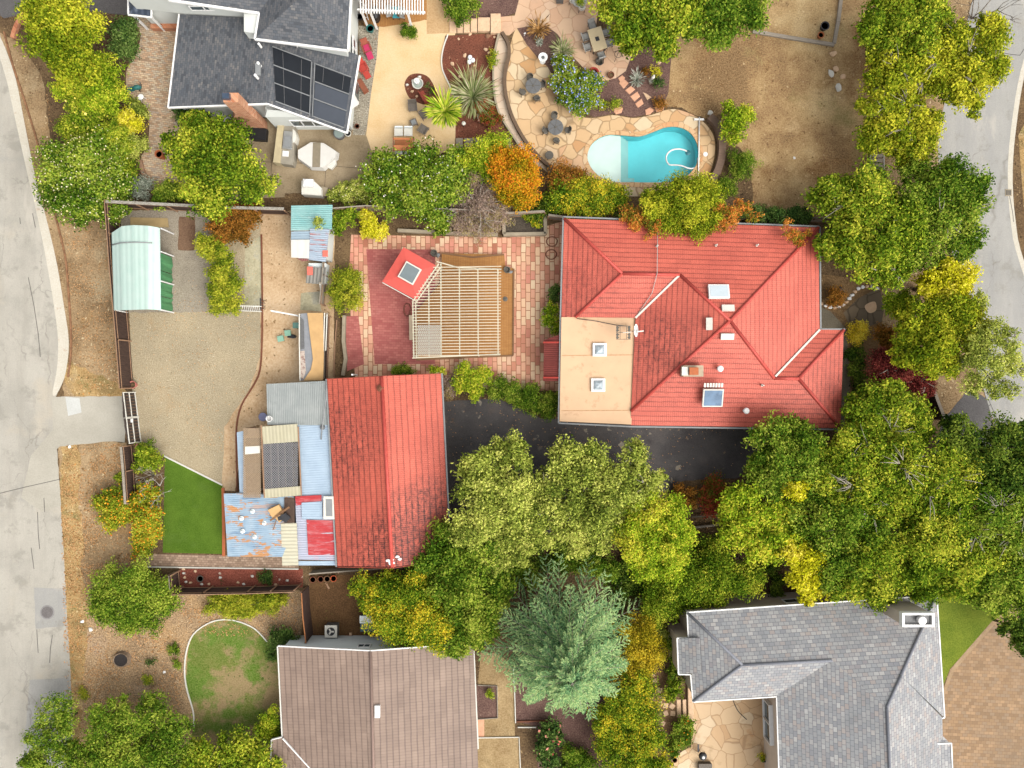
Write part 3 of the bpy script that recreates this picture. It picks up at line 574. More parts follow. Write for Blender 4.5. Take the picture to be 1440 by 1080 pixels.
M['brick'] = pavers('chimney_brick', [(0, c(182, 100, 66)), (.5, c(214, 134, 92)), (1, c(226, 158, 118))], c(206, 168, 140), .3, .1, 0, .012, vert=True)
M['hose'] = paint('garden_hose', c(140, 84, 64), .6, .15)
M['concretewall'] = paint('concrete_kerb', c(176, 162, 138), .9, .12, 2, (c(120, 106, 84), .6))

def inset(pts, d):
    n = len(pts); out = []
    ar = sum(pts[i][0]*pts[(i+1) % n][1]-pts[(i+1) % n][0]*pts[i][1] for i in range(n)); s = 1 if ar > 0 else -1
    for i in range(n):
        p, a, b = Vector(pts[i][:2]), Vector(pts[i-1][:2]), Vector(pts[(i+1) % n][:2])
        d1 = (p-a).normalized(); d2 = (b-p).normalized()
        n1 = Vector((-d1.y, d1.x))*s; n2 = Vector((-d2.y, d2.x))*s
        k = n1+n2; k = k/max(.3, k.dot(k))*2
        out.append(tuple(p+k*d))
    return out
def base(px, py): return P(px, py, 0)
def roof(faces, m, parent, name='roof', th=.14):
    mb = MB()
    for f in faces: mb.face([P(*q) for q in f[0]], f[1])
    o = obj(name, mb, m, parent)
    bm = bmesh.new(); bm.from_mesh(o.data); bmesh.ops.remove_doubles(bm, verts=bm.verts, dist=.01); bm.to_mesh(o.data); bm.free()
    s = o.modifiers.new('thick', 'SOLIDIFY'); s.thickness = th; s.offset = -1
    return o
def trim(name, lines, m, parent, w=.16, h=.12, dz=.03):
    for L in lines:
        q = [P(*a)+Vector((0, 0, dz)) for a in L]
        for a, b in zip(q[:-1], q[1:]):
            mb = MB(); mb.bar(a, b, w, h); o = obj(name, mb, m, parent)
    return o
def ridgecap(lines, m, parent, r=.14):
    for L in lines:
        mb = MB(); mb.tube([P(*a) for a in L], r, 7); o = obj('ridge_cap', mb, m, parent)
    return o
def posts(pxs, z, m, parent, w=.12, name='post', zb=0):
    for px, py in pxs:
        q = P(px, py, z); mb = MB(); mb.box(q.x-w/2, q.y-w/2, zb, q.x+w/2, q.y+w/2, z); obj(name, mb, m, parent)
def walls(pts, z1, m, parent, d=0.0, z0=0, name='wall'):
    mb = MB(); q = [(p[0], p[1]) for p in pts]
    if d: q = inset(q, d)
    mb.prism(q, z0, z1); return obj(name, mb, m, parent)
def window(parent, x0, x1, y0, y1, z0, z1, face, panes=1, fm=None):
    """window on a wall plane; face: 'N','S','E','W' outward; frame proud of the wall, panes as children"""
    fm = fm or M['white']; f = MB(); t = .07
    def B(mb, a0, a1, b0, b1, dep):
        if face in 'NS':
            s = 1 if face == 'N' else -1
            mb.box(a0, min(y0, y0+s*dep), b0, a1, max(y0, y0+s*dep), b1)
        else:
            s = 1 if face == 'E' else -1
            mb.box(min(x0, x0+s*dep), a0, b0, max(x0, x0+s*dep), a1, b1)
    a0, a1 = (x0, x1) if face in 'NS' else (y0, y1)
    B(f, a0, a1, z0, z0+t, .09); B(f, a0, a1, z1-t, z1, .09)
    for k in range(panes+1):
        q = a0+(a1-a0-t)*k/panes; B(f, q, q+t, z0+t, z1-t, .09)
    fo = obj('window', f, fm, parent)
    for k in range(panes):
        g = MB(); q0 = a0+(a1-a0-t)*k/panes+t; q1 = a0+(a1-a0-t)*(k+1)/panes
        B(g, q0, q1, z0+t, z1-t, .04); obj('pane', g, M['glass'], fo)
    return fo

# ------------------------------------------------------------------ the red hip-roofed house
RED = metal_tiles('red_pressed_tiles', c(220, 104, 84), c(236, 118, 96), c(150, 64, 52), grime=(.66, .86),
                  spots=[(5.2, 7.5, 5.5, .55), (11.6, 2.2, 4.4, .7), (27.0, -2.6, 7.0, .6), (13.5, 4.6, 4, .35)])
REDG = metal_tiles('red_garage_tiles', c(216, 100, 78), c(234, 114, 90), c(144, 60, 46), course=.5, grime=(.68, .9),
                   spots=[(-6.2, -13.2, 6.0, 2.2), (-14.8, -4.0, 5.0, .95), (-11.5, -14.5, 4, 1.2), (-13.5, -8.5, 4.5, .4)])
REDCAP = paint('red_ridge_cap', c(206, 84, 72), .6, .1, 3, (c(160, 62, 54), .6))
hs = thing('house', 'large house with red tiled hip roof, peach flat roof section and skylights', 'house', base(985, 455))
NW, NE = (793.5, 307.5, 3), (1151, 320, 3)
Bp, Cp, D_, F_, Gp = (875, 384.7, 4.3), (956, 386.3, 4.3), (1026.6, 451, 5.45), (1088.5, 531.7, 4.2), (1123, 532.5, 4.2)
W1, V1 = (809, 446, 3.2), (893.5, 447, 3.25)
SWr, SEc, E2, V2, SW0 = (887.5, 578, 3.2), (1182, 602, 3), (1186.5, 464, 3), (1152.5, 463.5, 3), (887, 598, 3)
roof([([NW, (789.5, 446, 3), W1, Bp], 0), ([NE, NW, Bp, Cp, D_], 0), ([W1, V1, Cp, Bp], 0), ([V1, SWr, D_, Cp], 0),
      ([SW0, SEc, Gp, F_, D_, SWr], 0), ([V2, NE, D_, F_], 0), ([E2, V2, F_, Gp], 0), ([SEc, E2, Gp], 0)], RED, hs)
flat = MB(); fl = [P(789.5, 446, 3.1), P(893.5, 444, 3.1), P(888, 597, 3.1), P(787, 592.5, 3.1)]
flat.prism([tuple(p)[:2] for p in fl], 2.9, 3.1)
FLAT = paint('peach_roof_coating', c(236, 196, 156), .8, .05, .7, (c(212, 172, 134), .56))
obj('flat_roof', flat, FLAT, hs)
ridgecap([[NW, Bp], [Bp, Cp], [Cp, D_], [D_, NE], [D_, F_], [F_, Gp], [Gp, E2], [Gp, SEc], [D_, SWr], [Bp, W1]], REDCAP, hs)
trim('valley_flashing', [[V1, Cp], [(1090, 529.5, 4.2), V2]], M['offwhite'], hs, .16, .06, .06)
trim('gutter', [[(792, 305, 2.95), (1152, 318.5, 2.95)], [(792, 305, 2.95), (788, 446, 2.95), (785.5, 595, 2.95), (888, 600, 2.95), (1183, 604, 2.95)], [(1153, 319, 2.95), (1154, 463, 2.95)], [(1154, 463, 2.95), (1188, 463, 2.95)]], M['grey'], hs, .12, .1, 0)
walls([P(793, 307, 3), P(1151, 320, 3), P(1152, 464, 3), P(1186, 464, 3), P(1182, 601, 3), P(787, 593, 3)], 2.85, M['creamwall'], hs, .55)
for x, w in ((9.0, 1.6), (15, 2.2), (21, 1.6)): window(hs, x, x+w, -3.02+.0, 0, 1.0, 2.1, 'S', 2)
for px, py, w in ((843, 492, 9), (841, 541.5, 9)):        # domed skylights on the flat roof
    q = P(px, py, 3.1); f = MB(); f.obox((q.x, q.y, 3.2), (1.16, 1.1, .2)); k = obj('skylight', f, M['white'], hs)
    g = MB(); g.lathe([(.6, 0), (.52, .1), (.3, .2), (.08, .23)], (q.x, q.y, 3.3), 4, .94, .9)
    for i, v in enumerate(g.v):
        d = Vector((v[0]-q.x, v[1]-q.y)); d.rotate(Matrix.Rotation(math.pi/4, 2)); g.v[i] = (q.x+d.x, q.y+d.y, v[2])
    m = _mc.get('skylight_dome') or paint('skylight_dome', c(176, 188, 194), .12, .35, 2.2, (c(96, 104, 112), .58), spec=.7)
    obj('dome', g, m, k)
def slope_box(px, py, z, w, d, h, ang, axis, name, m, parent, glass=None, dgl=.1):
    """box lying on a roof slope: tilt `ang` about X (facing +-Y) or Y"""
    q = P(px, py, z); mb = MB(); Mx = Matrix.Translation(q) @ Matrix.Rotation(ang, 4, axis)
    def bx(mb, x0, y0, z0, x1, y1, z1):
        v = [Mx @ Vector((x, y, z_)) for z_ in (z0, z1) for y in (y0, y1) for x in (x0, x1)]
        mb.add(v, [(0,2,3,1),(4,5,7,6),(0,1,5,4),(2,6,7,3),(0,4,6,2),(1,3,7,5)])
    bx(mb, -w/2, -d/2, -.1, w/2, d/2, h); o = obj(name, mb, m, parent)
    if glass:
        g = MB(); bx(g, -w/2+dgl, -d/2+dgl, h-.03, w/2-dgl, d/2-dgl, h+.02); obj('pane', g, glass, o)
    return o
LG = paint('pale_skylight', c(216, 228, 234), .3, .06, .8, spec=.2); BG = paint('blue_skylight', c(112, 138, 166), .4, .3, .9, (c(84, 104, 132), .55), spec=.15)
slope_box(1010.5, 410.5, 4.9, 1.66, 1.16, .18, R(-16), 'X', 'skylight', M['white'], hs, LG)
slope_box(1002, 559, 4.2, 1.66, 1.5, .18, R(16), 'X', 'skylight', M['offwhite'], hs, BG)
for px, py, z, w, d, ang, ax in ((1023.5, 433.5, 5.2, 1.0, .5, R(-16), 'X'), (997.5, 455.5, 5.15, .5, .98, R(-16), 'Y'), (1022.5, 473, 5.2, 1.05, .5, R(16), 'X')):
    slope_box(px, py, z, w, d, .16, ang, ax, 'roof_vent', M['offwhite'], hs)
lv = MB()
for k in range(7): q = P(991+4*k, 541.5, 4.6); lv.obox((q.x, q.y, q.z+.06), (.16, .34, .1), 0, R(16))
obj('vent_slats', lv, M['offwhite'], hs)
ch = MB(); q = P(971, 522, 4.3); ch.obox((q.x, q.y, 4.6), (1.62, .9, 1.3)); k = obj('chimney', ch, paint('chimney_render', c(196, 176, 150), .85, .15, 4), hs)
ch = MB(); q = P(974, 522, 5.3); ch.obox((q.x+.05, q.y, 5.4), (.72, .6, .3)); obj('flue', ch, M['terracotta'], k)
ch = MB(); q = P(966, 522, 5.25); ch.obox((q.x-.18, q.y, 5.32), (.5, .7, .1)); obj('chimney_cap', ch, M['offwhite'], k)
for px, py, z in ((1011.5, 518.5, 4.6), (1048, 577.5, 3.6)):
    q = P(px, py, z); v = MB(); v.cyl((q.x, q.y), .14, z-.5, z+.25); v.lathe([(.2, 0), (.26, .05), (.2, .14), (.05, .17)], (q.x, q.y, z+.25), 14); obj('vent_cap', v, M['white'], hs)
for px, py, z in ((1007, 345, 3.7), (1064.5, 345, 3.7), (924, 346, 3.7), (1072, 542, 4.2)):
    q = P(px, py, z); v = MB(); v.cyl((q.x, q.y), .05, z-.4, z+.35, 8); v.cyl((q.x, q.y), .1, z-.05, z, 8); obj('vent_pipe', v, M['offwhite'], hs)
w = MB(); w.tube([P(924.5, 318, 3.3), P(924.5, 345, 3.85), P(924, 385, 4.5), P(917, 412, 4.0), P(898, 440, 3.45)], .03, 5); obj('cable', w, M['greycloth'], hs)
w = MB(); w.tube([P(811, 448, 3.2), P(835, 451, 3.2), P(866, 457, 3.2), P(886, 459, 3.3)], .03, 5); obj('cable', w, M['dark'], hs)
trim('roof_seam', [[(789, 577.5, 3.1), (887, 577, 3.1)], [(790, 500, 3.1), (891, 499, 3.1)]], paint('seam_stain', c(206, 164, 122), .9, .2, 5), hs, .07, .012, .004)
# rooftop TV antenna
an = thing('tv_antenna', 'grid style television antenna with white dish on the peach flat roof', 'antenna', P(877, 467, 3.1))
a = MB(); q = P(889, 466, 3.1); a.cyl((q.x, q.y), .035, 3.1, 4.5, 8); obj('mast', a, M['grey'], an)
a = MB()
z = 4.35
for x in (867, 872, 881, 886): a.bar(P(x, 458, z), P(x, 477.5, z), .04)
for y in (458.5, 467.5, 477): a.bar(P(866.5, y, z), P(887, y, z), .045)
for x in (868.5, 884.5):
    for y in (461, 464.5, 470.5, 474.5): a.obox(P(x, y, z), (.2, .2, .05), R(45))
obj('antenna_grid', a, M['castmetal'], an)
a = MB(); a.bar(P(888, 467, z), P(876, 468, z), .05); obj('boom', a, M['offwhite'], an); obj('boom', MB().bar(P(895, 466.5, z), P(905, 465.5, 4.3), .1, .08), M['offwhite'], an)
a = MB(); q = P(894, 465, 4.2); a.lathe([(.05, 0), (.5, .12), (.54, .2), (.5, .2), (.06, .06)], (q.x, q.y, q.z), 18, .32, 1.0); obj('dish', a, M['white'], an)
# red slatted awning beside the flat roof
aw = thing('awning', 'dark red slatted porch awning on the west wall of the house', 'awning', base(776, 505))
a = MB(); a.face([P(765, 478, 2.3), P(764, 536, 2.3), P(788, 536, 2.9), P(789, 470, 2.9)], 0); o = obj('roof_panel', a, corrug('red_slats', c(132, 54, 46), c(156, 70, 60), .16, 0, .7, metal=0), aw)
s = o.modifiers.new('t', 'SOLIDIFY'); s.thickness = .06
trim('fascia', [[(764, 481.5, 2.4), (789, 481.5, 2.95)], [(764, 531, 2.4), (788, 531, 2.95)]], M['red'], aw, .14, .1, .02)
posts(((766.5, 481), (766.5, 533)), 2.25, M['redwood'], aw)

# ------------------------------------------------------------------ the red garage
gh = thing('garage', 'long outbuilding with weathered red tiled gable roof and black grime', 'garage', base(545, 660))
gW0, gW1, gR0, gR1, gE0, gE1 = (460, 533.5, 2.9), (474.5, 796, 2.9), (536.5, 529.5, 4.3), (551.5, 797.5, 4.3), (620, 526, 2.9), (633, 786.5, 2.9)
roof([([gW0, gW1, gR1, gR0], 0), ([gE1, gE0, gR0, gR1], 0)], REDG, gh)
ridgecap([[gR0, gR1]], REDCAP, gh, .16)
trim('gutter', [[(621.5, 525, 2.85), (634.5, 787, 2.85)], [(458.8, 533, 2.85), (473, 797, 2.85)]], M['grey'], gh, .12, .1, 0)
trim('fascia', [[(460, 533, 2.85), (536.5, 529, 4.2)], [(536.5, 529, 4.2), (620, 525.5, 2.85)], [(475, 797, 2.85), (551.5, 798.5, 4.2), (633, 787.5, 2.85)]], M['redwood'], gh, .06, .2, 0)
walls([P(460, 533, 2.9), P(620, 526, 2.9), P(633, 787, 2.9), P(475, 797, 2.9)], 2.8, M['creamwall'], gh, .45)
v = MB(); q = P(535, 546, 4.3); v.lathe([(.26, 0), (.3, .08), (.1, .2)], (q.x, q.y, 4.3), 12); obj('vent_cap', v, M['rust'], gh)
v = MB(); q = P(497, 527, 3.0); v.cyl((q.x, q.y), .07, 1.5, 3.5, 8); obj('vent_pipe', v, M['white'], gh)
v = MB()
for i, (px, py) in enumerate(((545, 788), (548, 789.5), (551, 787), (549, 793), (553, 791), (559, 783), (562, 786))): v.rock(P(px, py, 4.3-.05*(i > 4)), .17, .12, .1, i)
obj('peeling_patch', v, M['white'], gh)

# lean-tos and patched roofs west of the garage
def leanto(label, name, pts, m, eave, wallm=None, cat='lean-to', wz=None, parts=()):
    cx = sum(p[0] for p in pts)/len(pts); cy = sum(p[1] for p in pts)/len(pts)
    t = thing(name, label, cat, base(cx, cy))
    o = roof([(pts, eave)], m, t, th=.06)
    w = [tuple(P(*p))[:2] for p in pts]
    zz = min(p[2] for p in pts)-.1
    if wallm: walls(w, zz, wallm, t, .25)
    return t
GREYC = corrug('grey_corrugated', c(158, 164, 162), c(184, 188, 184), .16, 1, .6, bst=.25, tint=.15, patch= [(c(120, 128, 124), .6, .55, .7, 1, .3)])
BLUEC = corrug('pale_blue_corrugated', c(184, 206, 226), c(202, 222, 240), .2, 0, .5, bst=.25, tint=.12)
RUSTC = corrug('rusting_blue_corrugated', c(150, 182, 208), c(196, 216, 230), .17, 0, .5, [(c(206, 180, 168), .9, .54, .64, 1.6, .3), (c(126, 156, 184), 1.0, .56, .66, 2.2, .25), (c(218, 158, 104), 1.1, .535, .57, 1.1, .4)], bst=.3)
REDP = corrug('patchy_red_corrugated', c(216, 60, 66), c(228, 86, 88), .12, 0, .5, [(c(206, 206, 216), 1.6, .56, .62, 2.5, .3), (c(232, 130, 132), 1.2, .5, .6, 2, .3)], bst=.4)
CREAMC = corrug('cream_corrugated', c(222, 214, 184), c(236, 230, 204), .3, 0, .5, [(c(190, 180, 150), .8, .66, .8, .4, 1)], bst=.5)
TEALC = corrug('teal_corrugated', c(136, 196, 194), c(170, 216, 212), .16, 1, .5, [(c(190, 214, 208), .6, .55, .7, .4, 1), (c(96, 150, 160), .9, .68, .78, .3, 2)], bst=.5)
t = leanto('grey corrugated lean-to against the top corner of the red outbuilding', 'lean_to', [(374.5, 540, 2.3), (376, 597.5, 2.3), (464, 598, 2.75), (459, 535.5, 2.75)], GREYC, 0, M['palewall'])
t = leanto('pale blue corrugated lean-to along the red garage', 'lean_to', [(417, 597.5, 2.35), (424, 697, 2.35), (469, 699, 2.65), (463, 597, 2.65)], BLUEC, 0, M['palewall'])
t = leanto('blue corrugated shed roof streaked with orange rust beside the artificial lawn', 'shed', [(314.5, 694, 2.1), (320, 782.5, 2.1), (397, 783, 2.4), (414, 740, 2.46), (413, 698, 2.45), (345, 694, 2.2)], RUSTC, 0, M['palewall'], 'shed')
for px, py in ((355, 719), (339.5, 729), (371.5, 735.5), (341, 747), (358, 755)):
    v = MB(); q = P(px, py, 2.3); v.lathe([(.2, -.05), (.2, .03), (.09, .06), (.08, .2), (.03, .22)], (q.x, q.y, 2.28), 12); obj('roof_vent', v, M['palewall'], t)
t = leanto('narrow strip of pale blue corrugated roof left of the lattice pergola', 'lean_to', [(333, 608, 2.0), (337, 693, 2.0), (346, 694, 2.1), (342, 606, 2.1)], BLUEC, 0, None)
posts(((336, 612), (341, 690)), 1.98, M['greywood'], t, .1)
t = leanto('lilac and red painted corrugated shed roof at the lower end of the garage', 'shed', [(415, 697, 2.35), (418.5, 787, 2.35), (473.5, 788, 2.7), (469, 697, 2.7)], corrug('lilac_corrugated', c(196, 204, 224), c(214, 214, 230), .2, 0, .5, [(c(220, 196, 210), .7, .55, .7, .4, 1)], bst=.4), 0, M['palewall'], 'shed')
for nm, pts, m, dz in (('red_sheet', [(431, 731, 2.47), (433.5, 780.5, 2.47), (472, 780.5, 2.71), (470, 732, 2.71)], REDP, .05), ('red_sheet', [(415, 698, 2.37), (416, 711, 2.37), (452, 705, 2.6), (452, 696, 2.6)], REDP, .05), ('blue_sheet', [(424, 707, 2.45), (424.5, 730, 2.45), (453, 730, 2.62), (453, 705, 2.62)], BLUEC, .1), ('blue_sheet', [(419, 789, 2.3), (419.5, 795, 2.28), (474, 795, 2.6), (474, 789, 2.62)], BLUEC, .03)):
    mb = MB(); mb.face([P(a, b, z+dz) for a, b, z in pts], 0); o = obj(nm, mb, m, t); s = o.modifiers.new('t', 'SOLIDIFY'); s.thickness = .025
t2 = thing('skylight_box', 'white framed rooftop box with grey panel against the garage eave', 'roof box', P(462, 713, 2.7))
mb = MB(); mb.prism([tuple(P(455, 698, 2.9))[:2], tuple(P(469, 698, 2.9))[:2], tuple(P(470.5, 730, 2.9))[:2], tuple(P(455, 730, 2.9))[:2]], 2.5, 2.95); obj('frame', mb, M['offwhite'], t2)
mb = MB(); mb.prism([tuple(P(458, 702, 2.97))[:2], tuple(P(467, 702, 2.97))[:2], tuple(P(467.5, 726, 2.97))[:2], tuple(P(458.5, 726, 2.97))[:2]], 2.9, 2.97); obj('panel', mb, M['grey'], t2)
t = leanto('cream corrugated roof strip between the rusty blue roof and red sheeting', 'awning', [(395, 736, 2.45), (397, 795.5, 2.35), (419.5, 795, 2.45), (417, 735.5, 2.55)], CREAMC, 0, None, 'awning')
posts(((399, 791), (416, 791), (399, 741), (414, 741)), 2.33, M['greywood'], t, .1)
# lattice pergola
lp = thing('lattice_pergola', 'timber lattice pergola with cream corrugated strips at both ends', 'pergola', base(385, 648))
LAT = wood('lattice_wood', c(84, 74, 66), c(120, 106, 94))
def lattice(pts, z, pitch, m, parent, name, w=.035):
    """crossed diagonal laths inside a px rectangle"""
    mb = MB(); (x0, y0), (x1, y1) = tuple(P(pts[0], pts[1], z))[:2], tuple(P(pts[2], pts[3], z))[:2]
    x0, x1 = min(x0, x1), max(x0, x1); y0, y1 = min(y0, y1), max(y0, y1); L = (x1-x0)+(y1-y0); k = pitch
    while k < L:
        a = (min(x1, x0+k), y0+max(0, k-(x1-x0))); b = (x0+max(0, k-(y1-y0)), min(y1, y0+k))
        mb.bar((a[0], a[1], z), (b[0], b[1], z), w, .012)
        a = (max(x0, x1-k), y0+max(0, k-(x1-x0))); b = (x1-max(0, k-(y1-y0)), min(y1, y0+k))
        mb.bar((a[0], a[1], z+.014), (b[0], b[1], z+.014), w, .012); k += pitch
    return obj(name, mb, m, parent)
lattice((370, 622, 419, 688), 2.55, .2, paint('weathered_lath', c(168, 166, 168), .8, .15, 5), lp, 'lattice')
trim('rafter', [[(x-.5, 600, 2.47), (x+2.5, 697, 2.47)] for x in (370, 380, 390, 400, 410, 420)], LAT, lp, .07, .12, 0)
trim('beam', [[(343, y, 2.37), (421, y, 2.37)] for y in (622, 655, 688)], LAT, lp, .07, .1, 0)
posts(((371, 601), (371, 693), (420, 601), (421, 693), (345, 603), (348, 692)), 2.3, M['brownwood'], lp)
sub = MB(); sub.prism([tuple(P(372, 622))[:2], tuple(P(412, 622))[:2], tuple(P(412, 690))[:2], tuple(P(372, 690))[:2]], .0, .1); obj('floor', sub, paint('dark_floor', c(70, 66, 68), .9, .2, 3), lp)
for pts in ([(368, 600, 2.6), (370, 624.5, 2.6), (419, 621, 2.66), (418, 596, 2.66)], [(370.5, 688, 2.6), (371.5, 700.5, 2.6), (424, 696.5, 2.66), (423, 683.5, 2.66)]):
    mb = MB(); mb.face([P(*p) for p in pts], 0); o = obj('roof_strip', mb, CREAMC if False else corrug('beige_sheet', c(204, 196, 164), c(218, 210, 180), .3, 1, .6, bst=.2) if 'beige_sheet' not in bpy.data.materials else bpy.data.materials['beige_sheet'], lp); s = o.modifiers.new('t', 'SOLIDIFY'); s.thickness = .03
mb = MB(); mb.box(*tuple(P(343, 700, 0))[:2], .2, *tuple(P(367, 601, 0))[:2], .24); 
lattice((342, 602, 367, 700), 2.42, .16, paint('brown_lath', c(176, 152, 124), .8, .15, 5), lp, 'side_lattice', .06)
for ya, yb, cm in ((616, 627, 'tarp'), (651, 665, 'tarp')):
    mb = MB(); mb.prism([tuple(P(346, ya, 2.2))[:2], tuple(P(367, ya, 2.2))[:2], tuple(P(367, yb, 2.2))[:2], tuple(P(346, yb, 2.2))[:2]], 2.18, 2.2); obj('dark_panel', mb, M['dark'], lp)
mb = MB(); mb.prism([tuple(P(345, 628, 2.4))[:2], tuple(P(366, 627, 2.4))[:2], tuple(P(366, 637, 2.4))[:2], tuple(P(345, 639, 2.4))[:2]], 2.46, 2.48); obj('pale_sheet', mb, M['offwhite'], lp)
trim('rail', [[(367.5, 598, 2.6), (372, 700, 2.6)], [(419.5, 600, 2.6), (424, 697, 2.6)]], M['fencerail'], lp, .09, .09)
# heap of clutter on the blue shed roof
cl = thing('scrap_pile', 'heap of brown boards and black scrap in a gap of the rusty roof', 'scrap pile', P(395, 722, 2.45))
mb = MB(); q = P(388, 718, 2.6); mb.obox((q.x, q.y, 2.62), (1.0, .75, .3), R(25), R(12)); mb.obox((q.x+.45, q.y-.55, 2.62), (.75, .5, .25), R(40)); obj('board', mb, M['ply'], cl)
mb = MB(); mb.bar(P(380, 732, 2.6), P(407, 713, 2.95), .16, .06); mb.bar(P(384, 745, 2.55), P(389, 730, 2.6), .06); obj('plank', mb, M['brownwood'], cl)
mb = MB(); q = P(404, 722, 2.6)
for i in range(6): mb.obox((q.x+random.uniform(-.5, .4), q.y+random.uniform(-.5, .45), 2.55+.06*i), (.5, .35, .18), random.random()*3)
obj('scrap', mb, M['dark'], cl)
mb = MB(); mb.prism([tuple(P(400, 700, 2.45))[:2], tuple(P(414, 700, 2.45))[:2], tuple(P(414, 735, 2.45))[:2], tuple(P(400, 735, 2.45))[:2]], 2.36, 2.5); obj('dark_base', mb, paint('rotten_board', c(92, 72, 60), .9, .25, 5), cl)
# mast leaning over the lean-tos
ms = thing('antenna_mast', 'tall grey antenna mast with round mount on the lean-to', 'mast', P(453, 601, 2.6))
mb = MB(); mb.tube([P(451.5, 618, 2.6), P(453, 601, 2.9), P(458.5, 560, 3.3), P(459, 535, 3.5)], .05, 6); obj('pole', mb, M['grey'], ms)
mb = MB(); q = P(453, 601, 2.8); mb.lathe([(.22, 0), (.2, .12), (.06, .16)], (q.x, q.y, 2.68), 12); obj('mount', mb, M['slate'], ms)
bk = thing('bucket', 'white bucket hanging at the edge of the grey corrugated roof', 'bucket', P(380, 588, 2.4))
mb = MB(); q = P(380, 588.5, 2.4); mb.lathe([(.2, 0), (.26, .4), (.22, .4), (.17, .05)], (q.x, q.y, 2.35), 14); obj('pail', mb, M['white'], bk)
mb = MB(); mb.tube([(q.x-.24, q.y, 2.72), (q.x, q.y+.28, 2.8), (q.x+.24, q.y, 2.72)], .02, 5); obj('handle', mb, M['grey'], bk)
tb = thing('tub', 'lilac grey plastic tub lying beside the grey lean-to', 'tub', base(372, 587))
mb = MB(); q = P(372, 586, 0); mb.lathe([(.26, 0), (.34, .4), (.3, .42), (.22, .08)], (q.x, q.y, .02), 16); obj('shell', mb, paint('lilac_plastic', c(150, 152, 186), .5, .08), tb)
mb = MB(); mb.lathe([(.36, .38), (.38, .42), (.36, .44), (.33, .42)], (q.x, q.y, .02), 16); obj('rim', mb, paint('lilac_plastic', c(150, 152, 186)), tb)

# ------------------------------------------------------------------ grey shingled house, top left
SH1 = pavers('slate_grey_shingles', [(0, c(84, 87, 92)), (.3, c(106, 109, 114)), (.6, c(122, 121, 122)), (.85, c(95, 100, 107)), (1, c(138, 135, 132))], c(80, 83, 88), .34, .2, 0, .012, uv=True, bs_=.3, rough=.95, soft=.15)
th = thing('house', 'grey shingled two storey house with dark solar panels and brick chimney', 'house', base(375, 90))
RL = (376, 144.5, 4.2); RU = (366, 26, 4.2)
roof([([(253, 20, 3.2), (237, 150.5, 3.2), RL, RU], 0), ([(488, 186, 3.3), (505, 78, 3.3), RU, RL], 0)], SH1, th, 'lower_roof')
roof([([(359, 54, 5.3), (489, 70.5, 5.3), (424, -6, 7.1)], 0), ([(489, 70.5, 5.3), (500, -120, 5.3), (430, -120, 7.1), (424, -6, 7.1)], 0),
      ([(364, 17.5, 5.3), (359, 54, 5.3), (424, -6, 7.1), (424, -60, 7.1)], 0), ([(239, 0, 7.0), (364, 17.5, 5.3), (424, -60, 7.1), (300, -140, 7.6), (230, -120, 7.6)], 0)], SH1, th, 'upper_roof')
trim('fascia', [[(252, 20, 3.2), (236.5, 151.5, 3.2), (376, 146, 4.2)], [(376, 146, 4.2), (488, 187, 3.3), (506, 78, 3.3)]], M['white'], th, .12, .2, -.05)
trim('gutter', [[(237, 0, 7.0), (364.5, 18.5, 5.3), (358.5, 55, 5.3), (489.5, 71.5, 5.3), (500.5, -120, 5.3)]], M['white'], th, .16, .18, -.04)
yw, ye = 23.45, 22.35
walls([(-28.05, yw), (-20.6, yw), (-20.6, ye), (-14.0, ye), (-13.6, 28), (-13.2, 45), (-27.2, 45), (-27.3, 31.4)], 3.1, M['greywall'], th)
walls([(-31.4, 31.4), (-21.6, 30.2), (-21.6, 28.4), (-13.6, 27.2), (-12.9, 45), (-31.4, 45)], 5.2, M['greywall'], th, z0=3.1, name='upper_wall')
walls([(-31.4, 31.4), (-27.35, 31.4), (-27.3, 45), (-31.4, 45)], 3.1, M['greywall'], th, name='entry_wall')
mb = MB(); mb.prism([(-31.5, 31.0), (-29.2, 31.0), (-29.2, 31.4), (-31.5, 31.4)], 0, .55); obj('brick_plinth', mb, M['brick'], th)
gb = MB(); gb.add([(-20.6, ye+.02, 3.1), (-14.0, ye+.02, 3.1), (-20.2, ye+.3, 3.85)], [(0, 1, 2)]); gb.add([(-28.0, yw, 3.0), (-20.6, yw, 3.0), (-20.6, yw, 3.75)], [(0, 1, 2)])
o = obj('gable_wall', gb, M['greywall'], th); s = o.modifiers.new('t', 'SOLIDIFY'); s.thickness = .1
window(th, -18.9, -15.1, ye, 0, .95, 2.3, 'S', 4)
window(th, -13.05, 0, 29.2, 30.6, 4.0, 4.9, 'E', 2) if False else window(th, -13.45, 0, 27.6, 29.4, 1.4, 2.6, 'E', 2)
window(th, -26.2, -23.9, 30.62, 0, 4.3, 5.0, 'S', 2)
bw = MB(); bw.prism([(-13.9, 23.9), (-13.3, 24.3), (-13.3, 26.0), (-13.9, 26.4)], .7, 2.5); k = obj('bay_window', bw, M['white'], th)
g = MB(); g.box(-13.31, 24.45, 1.0, -13.24, 25.85, 2.3); obj('pane', g, M['glass'], k)
